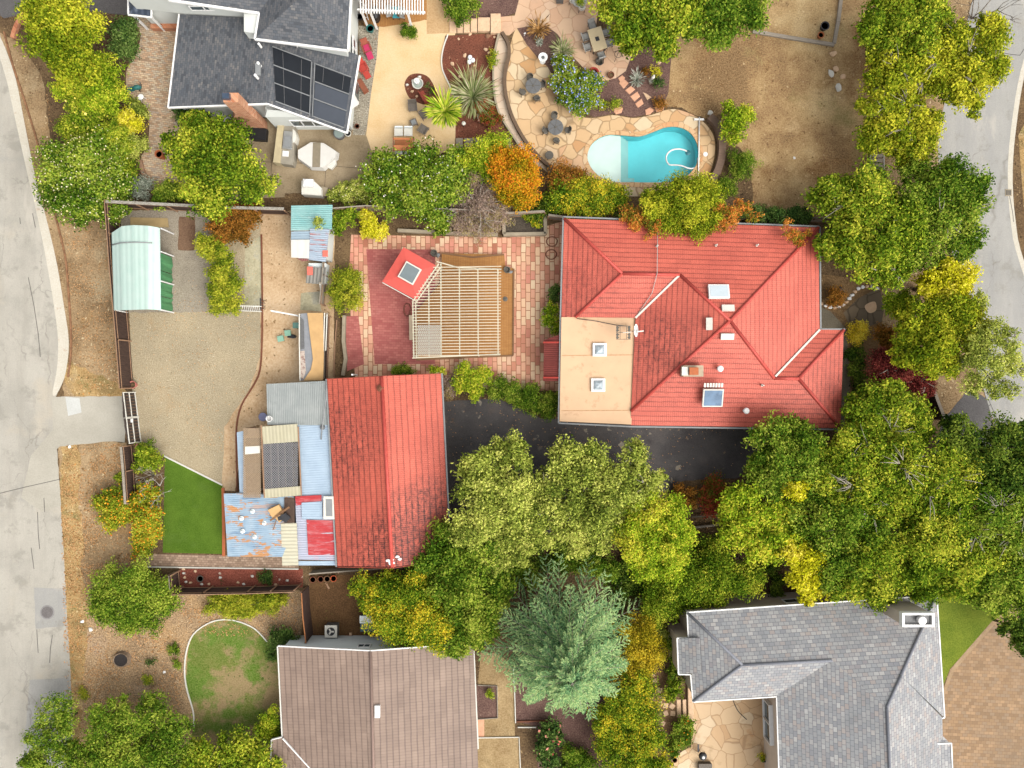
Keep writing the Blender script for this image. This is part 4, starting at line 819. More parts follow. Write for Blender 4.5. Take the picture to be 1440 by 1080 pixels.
# solar pool-heating panels
SOL = paint('solar_black', c(34, 38, 44), .5, .15, 1.0, spec=.2); SOL2 = paint('solar_grey', c(78, 83, 92), .6, .08, 1.0, spec=.2)
def epl(u, v):   # point on the east slope, u 0..1 ridge->eave, v 0..1 north->south
    A, B, C_, D = P(*RU), P(505, 78, 3.3), P(*RL), P(488, 186, 3.3)
    return A.lerp(B, u).lerp(C_.lerp(D, u), v)
def onslope(u0, v0, u1, v1, dz=.09):
    q = [epl(u0, v0), epl(u1, v0), epl(u1, v1), epl(u0, v1)]
    mb = MB(); up = Vector((0, 0, dz)); mb.add([p+Vector((0, 0, .02)) for p in q]+[p+up for p in q], [(3,2,1,0), (4,5,6,7), (0,1,5,4), (1,2,6,5), (2,3,7,6), (3,0,4,7)]); return mb
vs = [.30, .52, .735, .955]
for i in range(3):
    obj('solar_panel', onslope(.115, vs[i], .52, vs[i+1]-.012), SOL, th)
    obj('solar_panel', onslope(.575, vs[i]+.02, .955, vs[i+1]-.002), SOL if i == 0 else SOL2, th)
def slopebar(nm, a, b, z, w, m): fr = MB(); fr.bar(epl(*a)+Vector((0, 0, z)), epl(*b)+Vector((0, 0, z)), w); obj(nm, fr, m, th)
for v in vs: slopebar('panel_rail', (.11, v-.006), (.522, v-.006), .12, .07, M['grey']); slopebar('panel_rail', (.574, v+.008), (.96, v+.008), .12, .07, M['grey'])
for u in (.53, .565): slopebar('panel_rail', (u, .3), (u, .97), .13, .06, M['grey'])
for u in (.22, .42, .66, .88): slopebar('panel_pipe', (u, .32), (u, .5 if u > .5 else .95), .1, .03, M['slate'])
# brick chimney with shoulder
cb = MB(); x0, x1, y0, y1 = -23.5, -21.5, 22.3, 23.0
cb.add([(x0, y0, 0), (x1, y0, 0), (x1, y1, 0), (x0, y1, 0), (x0, y0, 2.6), (x1, y0, 2.6), (x1, y1, 2.6), (x0, y1, 2.6), (-22.9, y0+.05, 3.6), (-21.7, y0+.05, 3.6), (-21.7, y1+.1, 3.6), (-22.9, y1+.1, 3.6), (-22.9, y0+.05, 6.1), (-21.7, y0+.05, 6.1), (-21.7, y1+.1, 6.1), (-22.9, y1+.1, 6.1)],
       [(i+a, (i+1) % 4+a, (i+1) % 4+4+a, i+4+a) for a in (0, 4, 8) for i in range(4)] + [(12, 13, 14, 15), (3, 2, 1, 0)])
BR = pavers('brick_stack', [(0, c(186, 108, 72)), (.5, c(216, 140, 98)), (1, c(232, 172, 132))], c(206, 170, 142), .34, .16, 0, .025, vert=True)
k = obj('chimney', cb, BR, th)
cc = MB(); cc.box(-22.85, 22.5, 6.1, -22.3, 22.95, 6.45); obj('chimney_cap', cc, paint('navy_metal', c(62, 78, 98), .3, .2, 3, spec=.6), k)
# navy porch roof
pr = MB(); pr.face([P(181, 20, 2.8), P(213, 24, 2.8), P(213, 8, 3.0), P(199, -8, 3.6)], 0); pr.face([P(181, 20, 2.8), P(199, -8, 3.6), P(180, -40, 2.8)], 2)
o = obj('porch_roof', pr, corrug('navy_seamed_metal', c(62, 72, 90), c(76, 86, 104), .5, 0, .4, bst=.5), th); s = o.modifiers.new('t', 'SOLIDIFY'); s.thickness = .06
trim('porch_trim', [[(180.5, 21, 2.8), (213.5, 25, 2.8), (213.5, 8, 3.0), (199, -8, 3.6)], [(181, 20, 2.8), (180, -40, 2.8)]], M['white'], th, .12, .14)
posts(((184, 18), (209, 20)), 2.75, M['white'], th, .16, 'porch_post')
for px, py, z, r in ((365, 63, 5.0, .1), (364, 90, 5.0, .12), (360, 107, 5.0, .12)):
    q = P(px, py, z); v = MB(); v.cyl((q.x, q.y), r, z-.4, z+.2, 8); obj('vent_pipe', v, M['white'], th)
slope_box(363, 98, 5.0, .4, .95, .1, R(0), 'X', 'roof_vent', M['grey'], th)
for pts in ([P(418, 63, 5.2), P(418, 68, 4.0)], [P(489, 184, 3.2), Vector((-14.1, 22.2, 2.6)), Vector((-14.1, 22.2, .1))]):
    v = MB(); v.tube(pts, .06, 6); obj('downpipe', v, M['white'], th)
# white pergola over the porch of that house
pg = thing('white_pergola', 'white slatted porch pergola beside the grey two storey house', 'pergola', base(556, 10))
for k in range(24):
    x = 507+88*k/23; mb = MB(); mb.bar(P(x, -30, 3.0), P(x, 18.5+k*.08, 3.0), .09, .14); obj('slat', mb, M['white'], pg)
trim('beam', [[(503, 14, 2.85), (598, 18, 2.85)], [(504, -20, 2.85), (597, -18, 2.85)]], M['white'], pg, .14, .2)
for px, py in ((521, 17), (573, 17), (508, 15)):
    q = P(px, py, 2.8); mb = MB(); mb.box(q.x-.08, q.y-.08, 0, q.x+.08, q.y+.08, 2.8); obj('post', mb, M['white'], pg)

# ------------------------------------------------------------------ mottled grey house, bottom right
SH2 = pavers('mottled_shingles', [(0, c(158, 159, 163)), (.25, c(176, 177, 177)), (.45, c(192, 190, 187)), (.6, c(168, 171, 174)), (.78, c(186, 174, 167)), (.9, c(204, 203, 200)), (1, c(162, 157, 159))], c(126, 126, 130), .44, .3, 0, .02, uv=True, bs_=.35, rough=.9, soft=.1, blot=[(c(150, 152, 154), .25, .52, .68)])
bh = thing('house', 'house with mottled grey shingle hip roof and tall boxed chimney', 'house', base(1190, 960))
a0, a1 = (967, 862, 4), (1316, 838, 4)
apx, rv, wr, pk, hp = (1044, 935, 5.77), (1170, 929, 5.82), (1247, 995, 7.4), (1267, 950, 6.44), (1298, 880, 4.94)
sw, sv, ee = (975, 986, 4), (1092, 978, 4), (1327, 1008, 4.1)
roof([([a1, a0, apx, rv, wr, pk, hp], 0), ([a0, sw, apx], 0), ([sw, sv, rv, apx], 0), ([sv, (1099, 1180, 4), (1256, 1180, 7.4), wr, rv], 0), ([ee, a1, hp, pk], 0),
      ([(1330, 1180, 4.1), (1325, 1009, 4.1), pk, wr, (1256, 1180, 7.4)], 0), ([(953, 898, 3.8), (955, 947, 3.8), (985, 947, 4.6), (983, 897, 4.6)], 0)], SH2, bh)
roof([([(1272, 1081, 4.9), (1338, 1081, 4.1), (1336.5, 1046, 4.1), (1283, 1048, 4.9)], 1), ([(1336.5, 1046, 4.1), (1283, 1048, 4.9), (1290, 1034, 4.6), (1325, 1034, 4.1)], 0)], SH2, bh, 'gablet_roof')
SHC = paint('shingle_ridge', c(142, 144, 152), .9, .15, 6)
ridgecap([[a0, apx], [apx, rv], [sw, apx], [wr, pk], [pk, hp], [hp, a1], [wr, (1256, 1180, 7.4)]], SHC, bh, .12)
trim('fascia', [[(966, 861, 3.95), (1130, 849.5, 3.95), (1317, 837, 3.95), (1328, 1009, 4.05), (1323.5, 1010, 4.05), (1327, 1180, 4.05)], [(966, 861, 3.95), (968, 897, 3.9), (952, 897.5, 3.75), (954, 948, 3.75), (971, 948.5, 3.9), (974.5, 987, 3.95), (1092, 979.5, 3.95), (1098, 1180, 3.95)], [(1282, 1046.5, 4.9), (1337.5, 1045, 4.1), (1339, 1081, 4.1)]], M['white'], bh, .1, .16, -.02)
w2 = [P(967, 862, 4), P(1316, 838, 4), P(1327, 1008, 4), P(1330, 1180, 4), P(1099, 1180, 4), P(1092, 978, 4), P(975, 986, 4)]
walls(w2, 3.9, M['beigewall'], bh, .15)
wi = inset([tuple(p)[:2] for p in w2], .15)
mb = MB(); mb.prism([tuple(P(953, 898, 3.8))[:2], tuple(P(955, 947, 3.8))[:2], tuple(P(985, 947, 3.8))[:2], tuple(P(983, 897, 3.8))[:2]], 0, 3.6); mb.v = [(v[0]*.985+.2, v[1], v[2]) for v in mb.v]
obj('bump_out', mb, M['beigewall'], bh)
def quad_window(parent, A, B, z0, z1, off, panes, name='window'):
    A, B = Vector(A), Vector(B); d = (B-A); L = d.length; d.normalize(); nn = Vector((-d.y, d.x, 0))*off
    f = MB(); t = .07
    def bar(u0, u1, za, zb, o=1.0):
        q0, q1 = A+d*u0, A+d*u1
        v = [q0, q1, q1+nn*o, q0+nn*o]; f_ = [(p.x, p.y, za) for p in v]+[(p.x, p.y, zb) for p in v]
        return f_
    FF = [(0,1,2,3), (7,6,5,4), (0,4,5,1), (1,5,6,2), (2,6,7,3), (3,7,4,0)]
    f.add(bar(0, L, z0, z0+t), FF); f.add(bar(0, L, z1-t, z1), FF)
    for k in range(panes+1): u = (L-t)*k/panes; f.add(bar(u, u+t, z0+t, z1-t), FF)
    fo = obj(name, f, M['white'], parent)
    for k in range(panes):
        g = MB(); g.add(bar((L-t)*k/panes+t, (L-t)*(k+1)/panes, z0+t, z1-t, .5), FF); obj('pane', g, M['glass'], fo)
    return fo
A, B = Vector((*wi[0], 0)), Vector((*wi[1], 0)); d = (B-A).normalized()
k0 = (P(1102, 846, 2.4).x-A.x)/d.x
quad_window(bh, A+d*k0, A+d*(k0+2.3), 1.9, 2.9, .08, 2)
A = Vector((*wi[5], 0)); B = Vector((*wi[4], 0)); d = (B-A).normalized()
quad_window(bh, A+d*1.6, A+d*5.0, 1.0, 2.6, -.35, 2, 'bay_window')
# boxed chimney
cx = MB(); b0 = [P(1238, 832, 0), P(1296, 830, 0), P(1297, 842, 0), P(1239, 843, 0)]
q = P(1290, 871, 7.2)
cx.box(q.x-1.15, q.y-.45, 0, q.x+1.15, q.y+.45, 7.1); k = obj('chimney', cx, M['beigewall'], bh)
cx = MB(); q2 = (q.x, q.y)
for dx0, dy0, dx1, dy1 in ((-1.25, .37, 1.25, .55), (-1.25, -.55, 1.25, -.37), (-1.25, -.37, -1.07, .37), (1.07, -.37, 1.25, .37)): cx.box(q2[0]+dx0, q2[1]+dy0, 6.9, q2[0]+dx1, q2[1]+dy1, 7.35)
obj('chimney_trim', cx, M['white'], k)
cx = MB(); cx.box(q.x-1.05, q.y-.36, 7.1, q.x+1.05, q.y+.36, 7.14); obj('chimney_top', cx, M['slate'], k)
cx = MB(); cx.cyl((q.x+.2, q.y), .26, 7.1, 7.5); cx.lathe([(.3, 0), (.32, .06), (.1, .14)], (q.x+.2, q.y, 7.5), 16); obj('flue_cap', cx, M['white'], k)

# ------------------------------------------------------------------ brown tiled house, bottom
BRN = metal_tiles('brown_pressed_tiles', c(152, 129, 115), c(174, 149, 132), c(98, 78, 68), course=.5, rib=.25, line=.55, grime=(.74, .95), ribd=.2)
wh = thing('house', 'house with a brown tiled gable roof and pale grey end wall', 'house', base(530, 1000))
r0, r1 = (521, 915.5, 4.3), (528, 1200, 4.3)
roof([([(391.5, 909, 2.9), (398, 1036, 2.9), (404, 1200, 2.9), r1, r0], 0), ([(676, 1200, 2.9), (671.5, 1052, 2.9), (665.5, 905, 2.9), r0, r1], 0)], BRN, wh)
roof([([(383, 1040, 2.7), (376, 1200, 2.7), (470, 1200, 3.6), (397, 1037, 2.95)], 0)], BRN, wh, 'wing_roof')
ridgecap([[r0, r1]], paint('brown_ridge', c(158, 132, 120), .8, .1, 4), wh, .13)
trim('fascia', [[(391.5, 908, 2.85), (521, 914.5, 4.25), (665.5, 904, 2.85)], [(383, 1039.5, 2.65), (397, 1036, 2.9)], [(398, 1038, 3.0), (440, 1084, 3.25)]], M['white'], wh, .09, .16)
trim('gutter', [[(390.5, 909, 2.82), (397, 1036, 2.82)], [(666.5, 915, 2.82), (672.5, 1053, 2.82)], [(382, 1040, 2.65), (375, 1200, 2.65)]], M['offwhite'], wh, .11, .1, 0)
gw = MB(); y = -22.1; X0, X1, XR = P(398, 909, 2.9).x, P(659, 905, 2.9).x, P(521, 915, 4.3).x
gw.add([(X0, y, 0), (X1, y, 0), (X1, y, 2.8), (XR, y, 4.15), (X0, y, 2.8)]+[(X0, -42, 0), (X1, -42, 0), (X1, -42, 2.8), (XR, -42, 4.15), (X0, -42, 2.8)], [(0, 1, 2, 3, 4), (9, 8, 7, 6, 5), (0, 5, 6, 1), (1, 6, 7, 2), (4, 9, 5, 0), (2, 7, 8, 3), (3, 8, 9, 4)])
obj('wall', gw, M['palewall'], wh)
window(wh, P(503, 909, 2.6).x, P(521, 909, 2.6).x, y, 0, 2.15, 2.95, 'N', 2)
slope_box(531, 1000, 4.28, .42, 1.0, .15, 0, 'X', 'roof_vent', M['white'], wh)
# ------------------------------------------------------------------ fences, gates, small structures
def fence(name, label, pts, h, side=1, boards=None, rails=2, cap=None, gapm=None, post_every=2.4, th=.04):
    """board fence along base pixels; rails and posts on one side of the boards"""
    w = [P(*p) for p in pts]; mid = w[len(w)//2]; t = thing(name, label, 'fence', mid)
    boards = boards or M['darkwood']
    for a, b in zip(w[:-1], w[1:]):
        d = (b-a); L = d.length; d.normalize(); nn = Vector((-d.y, d.x, 0))*side
        mb = MB(); k = 0; wd = .19
        while k < L-.02:
            e = min(L, k+wd); p, q_ = a+d*k, a+d*(e-.012); hh = h+random.uniform(-.02, .02)
            o = nn*random.uniform(0, .008)
            mb.add([p+o, q_+o, q_+o-nn*th, p+o-nn*th]+[v+Vector((0, 0, hh)) for v in (p+o, q_+o, q_+o-nn*th, p+o-nn*th)], [(0,1,2,3), (7,6,5,4), (0,4,5,1), (1,5,6,2), (2,6,7,3), (3,7,4,0)]); k = e
        obj('board_panel', mb, boards, t)
        for r in range(rails):
            z = .3+(h-.55)*r/max(1, rails-1); mb = MB(); mb.bar(a+nn*.06+Vector((0, 0, z)), b+nn*.06+Vector((0, 0, z)), .04, .07); obj('rail', mb, M['fencerail'], t)
        m = max(1, int(L/post_every))
        for i in range(m+1):
            p = a+d*(L*i/m)+nn*.11; mb = MB(); mb.box(p.x-.045, p.y-.045, 0, p.x+.045, p.y+.045, h-.06); obj('post', mb, M['fencerail'], t)
        if cap:
            mb = MB(); mb.bar(a+Vector((0, 0, h+.03)), b+Vector((0, 0, h+.03)), cap[1], .05); obj('cap', mb, cap[0], t)
    return t
CAPW = M['fencecap']
fence('fence', 'long dark wooden fence along the left road, beside the carport and gate', [(167.5, 290), (174, 380), (183, 480), (188, 546)], 2.25, 1, cap=(M['fencerail'], .05))
fence('fence', 'short weathered fence between the gate and the orange lantana', [(186, 626), (189, 660), (192, 704)], 1.8, 1, cap=(M['greywood'], .2))
fence('fence', 'fence with pale lichened top above the carport yard', [(168, 292), (250, 296), (330, 300), (410, 302)], 2.1, -1, cap=(CAPW, .24))
fence('fence', 'grey weathered fence behind the shed and raised planting bed', [(468, 301), (520, 297), (600, 300), (690, 304)], 1.9, -1, boards=M['greywood'], cap=(M['greywood'], .1))
fence('fence', 'broken grey timber fence above the square planter', [(704, 306), (765, 303)], 1.5, -1, boards=M['greywood'], cap=(M['greywood'], .18))
fence('fence', 'dark fence at the top left corner of the red roof', [(770, 308), (800, 312)], 1.5, -1, boards=M['greywood'], cap=(M['greywood'], .18))
fence('fence', 'pale fence between the dry lawn and the red roof', [(1040, 309), (1100, 311), (1160, 313)], 1.6, -1, boards=M['greywood'], cap=(M['greywood'], .06))
fence('fence', 'dark wooden fence between the red gravel bed and bark garden', [(258, 826), (300, 825.5), (360, 824.5), (424, 822)], 2.2, 1, cap=(M['fencerail'], .06), post_every=1.9)
fence('fence', 'short dark fence at the left end of the red gravel bed', [(197, 792), (197, 808)], 1.7, 1, cap=(M['greywood'], .06))
fence('fence', 'tilted dark fence panel at the corner of the red gravel bed', [(252, 802), (254, 824)], 1.9, 1, cap=(M['greywood'], .06))
fence('fence', 'cedar framed fence between the bark garden and dark yard', [(434, 824), (436, 858), (440, 892)], 2.1, -1, cap=(M['cedar'], .08), post_every=1.1)
fence('fence', 'leaning grey fence below the garage gable', [(440, 802), (520, 796), (590, 792)], 1.2, -1, boards=M['greywood'], cap=(M['greywood'], .1))
fence('fence', 'front fence with pale flat cap beside the driveway', [(1298, 548), (1306, 570), (1314, 590)], 1.6, 1, cap=(M['greywood'], .26))
fence('fence', 'slatted fence beside the teal shed and compost lane', [(462, 330), (460, 390), (456, 430)], 1.6, 1, boards=M['greywood'], cap=(M['greywood'], .05))
# entrance gate
gt = thing('gate', 'arched double metal gate with dark panels at the driveway apron', 'gate', P(195, 587))
A, Bq = P(190, 551), P(198.5, 621.5)
for i in range(2):
    a, b = A.lerp(Bq, .5*i+.01), A.lerp(Bq, .5*i+.49); d = (b-a).normalized(); nn = Vector((-d.y, d.x, 0))
    n_ = 8; top = [2.05+.3*math.sin(math.pi*(.5*i+.5*k/n_)) for k in range(n_+1)]
    mb = MB(); pts = [a.lerp(b, k/n_) for k in range(n_+1)]
    for k in range(n_):
        p, q_ = pts[k], pts[k+1]
        mb.add([p+Vector((0, 0, .1)), q_+Vector((0, 0, .1)), q_+Vector((0, 0, top[k+1])), p+Vector((0, 0, top[k]))], [(0, 1, 2, 3)])
    o = obj('panel', mb, paint('gate_panel', c(70, 60, 56), .6, .3, 4), gt); s = o.modifiers.new('t', 'SOLIDIFY'); s.thickness = .03
    lf = obj('frame', MB().bar(a+nn*.05+Vector((0, 0, .15)), b+nn*.05+Vector((0, 0, .15)), .07), M['offwhite'], gt)
    for z in (1.1, 2.0): obj('frame', MB().bar(a+nn*.05+Vector((0, 0, z)), b+nn*.05+Vector((0, 0, z)), .07), M['offwhite'], gt)
    for u in (0, 1): obj('frame', MB().bar(a.lerp(b, u)+nn*.05, a.lerp(b, u)+nn*.05+Vector((0, 0, 2.05)), .07), M['offwhite'], gt)
    for k in range(1, 8): obj('bar', MB().bar(a.lerp(b, k/8)+nn*.04+Vector((0, 0, .15)), a.lerp(b, k/8)+nn*.04+Vector((0, 0, 1.7)), .025), M['fencerail'], gt)
mb = MB(); p = A.lerp(Bq, .56)+Vector((.08, 0, 1.25)); mb.obox(p, (.1, .3, .25)); obj('lock', mb, M['white'], gt)
for lb, x, y in (('pink barrel post above the gate', 190.5, 541), ('terracotta ringed pot below the gate', 200, 628)):
    t = thing('gate_pot', lb, 'pot', P(x, y)); mb = MB(); q_ = P(x, y); mb.lathe([(.2, 0), (.3, .5), (.34, .55), (.28, .55), (.2, .2)], (q_.x, q_.y, 0), 14); obj('pot', mb, paint('pink_clay', c(206, 124, 112), .8, .1), t)
    mb = MB(); mb.cyl((q_.x, q_.y), .22, .2, .42); obj('soil', mb, G['terrain'], t)
# edging strips
def edging(name, label, pts, w, h, m, cat='edging', cv=5):
    w_ = [tuple(P(*p))[:2] for p in (crp(pts, cv) if cv else pts)]
    mb = MB(); mb.wall(w_, w, 0, h); o = obj(name, mb, m); return tag(o, label, cat)
edging('lawn_edging', 'thin white curved edging round the patchy lawn', [(273, 1022), (272, 1000), (263, 968), (260, 940), (264, 910), (274, 890), (296, 875), (318, 871), (340, 875), (360, 885), (376, 902)], .1, .1, M['offwhite'])
edging('turf_edging', 'straight pale edging along the top of the artificial lawn', [(229, 640), (313, 682)], .12, .08, M['offwhite'], cv=0)
edging('garden_edging', 'rust red edging between the gravel yard and dirt yard', [(368, 330), (369, 400), (369, 470), (366, 520), (355, 545), (340, 570), (333, 600), (333, 640), (334, 690)], .12, .12, M['rust'], cv=3)
edging('brick_border', 'narrow clay border beside the artificial lawn', [(314, 686), (315, 740), (315, 782)], .25, .1, M['terracotta'], cv=0)
edging('walk_edging', 'pale straight edging below the paved walk', [(206, 797), (420, 800)], .1, .1, M['offwhite'], cv=0)
edging('timber_edging', 'long timber sleeper across the dry lawn', [(1058, 45), (1110, 54), (1172, 64)], .3, .2, M['greywood'], cv=0)
edging('timber_edging', 'upright timber sleeper at the top of the dry lawn', [(1183, -10), (1178, 30), (1172, 62)], .3, .2, M['greywood'], cv=0)
edging('bed_edging', 'white rounded rope edging of the red mulch bed', [(630, 49), (624, 66), (621, 84), (623, 100), (632, 120), (640, 140)], .1, .1, M['offwhite'])
edging('retaining_wall', 'curved dark retaining kerb along the flagstone terrace', [(706, 48), (714, 62), (716, 78), (711, 100), (710, 122), (714, 146), (722, 170), (736, 196), (750, 214), (766, 230), (784, 243)], .28, .45, paint('dark_kerb_stone', c(116, 94, 74), .9, .15, 3), 'wall')
edging('retaining_wall', 'pale stone wall outside the curved walk', [(702, 47), (698, 64), (694, 90), (695, 130), (702, 160), (716, 184), (730, 206)], .16, .3, M['concretewall'], 'wall')
sheet('stone_walk', crp([(702, 46), (698, 66), (695, 90), (696, 130), (703, 160), (717, 184), (736, 214), (752, 232)], 4) + crp([(772, 240), (748, 216), (734, 197), (720, 171), (712, 146), (708, 122), (709, 100), (714, 78), (712, 62), (706, 50)], 4), L6, G['walkstone'])
edging('retaining_wall', 'curved timber retaining wall at the right end of the pool', [(996, 166), (1008, 180), (1013, 200), (1013, 220), (1008, 240), (998, 260)], .62, .55, wood('sleeper_wall', c(112, 90, 74), c(146, 120, 102)), 'wall')
edging('terrace_wall', 'long concrete retaining wall above the salmon terrace', [(560, 325), (640, 329), (700, 331)], .28, .4, M['concretewall'], 'wall', 0)
edging('bed_wall', 'concrete kerb left of the terrace beside the compost lane', [(485, 444), (484, 480), (487, 505), (483, 528)], .28, .35, M['concretewall'], 'wall', 0)
edging('bed_edging', 'thin timber edging in the compost lane', [(474, 450), (471, 490), (470, 530)], .08, .15, M['fencerail'], cv=0)
edging('planter_edging', 'white rail edging on the left of the conifer bed', [(722, 940), (724, 980), (725, 1016)], .08, .14, M['offwhite'], cv=0)
edging('planter_edging', 'brick edging across the conifer bed', [(726, 1014), (770, 1013)], .12, .16, M['rust'], cv=0)
edging('planter_edging', 'pale edging below the brick edging', [(728, 1022), (754, 1022)], .08, .14, M['offwhite'], cv=0)
edging('planter_edging', 'pale square edging of the dead lawn', [(670, 1037), (730, 1036), (732, 1085)], .08, .12, M['offwhite'], cv=0)
edging('planter_edging', 'square edging of the bed beside the brown roof', [(672, 963), (699, 964), (700, 1009), (671, 1011)], .08, .12, M['greywood'], cv=0)
edging('brick_kerb', 'curved pink brick kerb at the top left corner', [(20, 55), (23, 44), (28, 33), (36, 22), (44, 15)], .35, .3, M['brick'], 'kerb')
edging('path_kerb', 'curved brick kerb at the lower end of the paver court', [(198, 226), (204, 246), (216, 258), (234, 266), (252, 264)], .35, .22, paint('pink_brick_kerb', c(176, 138, 110), .85, .15, 4), 'kerb')
edging('rusty_border', 'broken rust coloured stones along the left road verge', [(6, 45), (18, 90), (32, 132), (50, 190), (66, 250), (80, 310), (92, 360), (96, 400), (100, 460), (100, 500), (96, 530)], .14, .1, paint('rusty_stone', c(150, 108, 76), .9, .4, 3), cv=3)
# square planter above the terrace
sp = thing('raised_planter', 'square concrete raised planter at the top of the terrace', 'planter', P(738, 318))
for pts in ([(708, 300), (709, 330)], [(708, 331), (767, 330)], [(767, 330), (766, 302)]):
    mb = MB(); mb.wall([tuple(P(*p))[:2] for p in pts], .3, 0, .5); obj('planter_wall', mb, M['concretewall'], sp)
mb = MB(); mb.prism([tuple(P(*p))[:2] for p in ((711, 302), (764, 302), (765, 327), (711, 328))], 0, .25); obj('soil', mb, ground('dark_planter_soil', [(.3, c(70, 62, 54)), (.7, c(104, 94, 82))], [(.3, c(56, 50, 44)), (.7, c(120, 110, 96))], .5, 7, .4), sp)
# carport
cpt = thing('carport', 'pale green arched carport with dark green side curtains', 'carport', P(215, 380))
mb = MB(); prof = [(158, 0, 2.2), (172, 0, 2.6), (190, 0, 2.72), (208, 0, 2.68), (222, 0, 2.4), (226, 0, 2.25)]
up_ = [(157, 327.5), (171, 318), (188, 316.5), (208, 317.5), (221, 319.5), (225, 321)]; dn = [(160, 436), (173, 436.3), (190, 435.5), (208, 435), (222, 435.8), (226.5, 436.5)]
for i in range(5): mb.face([P(*up_[i], prof[i][2]), P(*dn[i], prof[i][2]), P(*dn[i+1], prof[i+1][2]), P(*up_[i+1], prof[i+1][2])], 0)
MINT = corrug('mint_sheet', c(196, 224, 212), c(212, 232, 222), .42, 1, .5, [(c(168, 204, 196), .5, .55, .7, .25, 2)], bst=.2, tint=.18)
o = obj('roof', mb, MINT, cpt); s = o.modifiers.new('t', 'SOLIDIFY'); s.thickness = .03
mb = MB(); mb.tube([P(157.5, 344.5, 2.25), P(170, 341.5, 2.66), P(190, 340.5, 2.78), P(214, 341.5, 2.66)], .05, 5); obj('roof_strap', mb, M['grey'], cpt)
GRC = corrug('green_curtain', c(64, 140, 96), c(104, 160, 102), .9, 0, .6, [(c(126, 158, 92), .8, .55, .7, 1, 1)], bst=.3, metal=0)
for ya, yb in ((356, 380), (381, 396), (397, 416), (417, 435)):
    mb = MB(); a, b = P(226, ya, 2.2), P(226, yb, 2.2); n_ = 4
    for k in range(n_):
        p, q_ = a.lerp(b, k/n_), a.lerp(b, (k+1)/n_); w0, w1 = .08*math.sin(k*2.1+ya), .08*math.sin((k+1)*2.1+ya)
        mb.face([(p.x+w0, p.y, .15), (q_.x+w1, q_.y, .15), (q_.x, q_.y, 2.2), (p.x, p.y, 2.2)], 0)
    o = obj('curtain', mb, GRC, cpt); s = o.modifiers.new('t', 'SOLIDIFY'); s.thickness = .02
for py in (321.5, 354, 395.5, 436): q_ = P(226.5, py, 2.2); obj('post', MB().bar((q_.x+.03, q_.y, 0), (q_.x+.03, q_.y, 2.25), .09), M['white'], cpt)
for py in (328, 436): q_ = P(160, py, 2.1); obj('post', MB().bar((q_.x, q_.y, 0), (q_.x, q_.y, 2.1), .09), M['white'], cpt)
ps = thing('plywood_sheet', 'tan plywood sheet lying above the green carport', 'board', P(212, 313)); mb = MB(); mb.prism([tuple(P(*p))[:2] for p in ((184, 306), (236, 307), (238, 320), (184, 318))], .03, .09); obj('board', mb, paint('mustard_ply', c(186, 160, 112), .85, .12, 1.5), ps)
mb = MB(); mb.prism([tuple(P(*p))[:2] for p in ((196, 318.6), (199, 318.6), (199, 320), (196, 320))], .03, .14); obj('batten', mb, M['brownwood'], ps)
# teal shed
sd_ = thing('shed', 'ramshackle shed patched with teal, white and striped roof sheets', 'shed', P(438, 330))
def sheetroof(nm, pts, m): mb = MB(); mb.face([P(*p) for p in pts], 0); o = obj(nm, mb, m, sd_); s = o.modifiers.new('t', 'SOLIDIFY'); s.thickness = .03
sheetroof('roof_sheet', [(467.5, 288, 2.3), (409.5, 289, 2.3), (409, 324.5, 2.2), (466.5, 322.5, 2.2)], TEALC)
sheetroof('roof_sheet', [(436, 325, 2.22), (409.5, 325.5, 2.22), (409, 337, 2.2), (436, 336.5, 2.2)], corrug('slate_sheet', c(160, 182, 198), c(178, 198, 212), .2, 1, .5, bst=.3))
sheetroof('roof_sheet', [(409, 337.3, 2.25), (409.5, 362, 2.2), (435, 363.5, 2.2), (436, 337, 2.25)], corrug('white_sheet', c(240, 236, 226), c(250, 246, 238), .6, 1, .5, [(c(214, 206, 184), .5, .5, .7, .3, 1)], bst=.15))
sheetroof('roof_sheet', [(436, 321, 2.3), (434.5, 365, 2.22), (458, 368.5, 2.2), (463, 322, 2.3)], corrug('striped_sheet', c(176, 196, 214), c(196, 208, 222), .17, 0, .5, [(c(196, 128, 120), 1.6, .54, .6, 3, .3), (c(150, 146, 158), 1.2, .56, .66, 2, .3)], bst=.5))
sheetroof('red_patch', [(453.5, 352, 2.3), (453.5, 361, 2.28), (461, 361, 2.28), (461, 352, 2.3)], paint('coral_paint', c(232, 122, 104), .7, .08))
sheetroof('red_trim', [(417, 363.5, 2.0), (425, 367.5, 1.9), (434, 366.5, 1.9), (432, 363.5, 2.0)], corrug('dull_red_sheet', c(150, 90, 84), c(176, 116, 108), .16, 0, .7))
walls([P(411, 290, 2.2), P(465, 289, 2.2), P(460, 365, 2.2), P(411, 361, 2.2)], 2.1, M['greywall'], sd_, .12)
cr_ = thing('lean_to', 'small grey lean-to with coral patch below the teal shed', 'lean-to', P(446, 385))
mb = MB(); mb.face([P(432, 376, 1.5), P(430, 398, 1.4), P(457, 400, 1.4), P(459, 376, 1.5)], 0); o = obj('roof', mb, corrug('grey_boards', c(138, 134, 126), c(168, 164, 154), .3, 1, .8), cr_); s = o.modifiers.new('t', 'SOLIDIFY'); s.thickness = .04
walls([P(434, 370, 1.3), P(458, 370, 1.3), P(456, 397, 1.3), P(433, 396, 1.3)], 1.3, M['palewall'], cr_)
mb = MB(); mb.prism([tuple(P(*p, 1.5))[:2] for p in ((432, 375), (440, 375), (440, 387), (432, 387))], 1.5, 1.56); obj('coral_patch', mb, paint('coral_paint', c(232, 122, 104)), cr_)
for x in (447, 453): mb = MB(); p = P(x, 371, 1.2); mb.box(p.x-.15, p.y-.02, .4, p.x+.15, p.y+.06, 1.25); obj('opening', mb, M['black'], cr_)
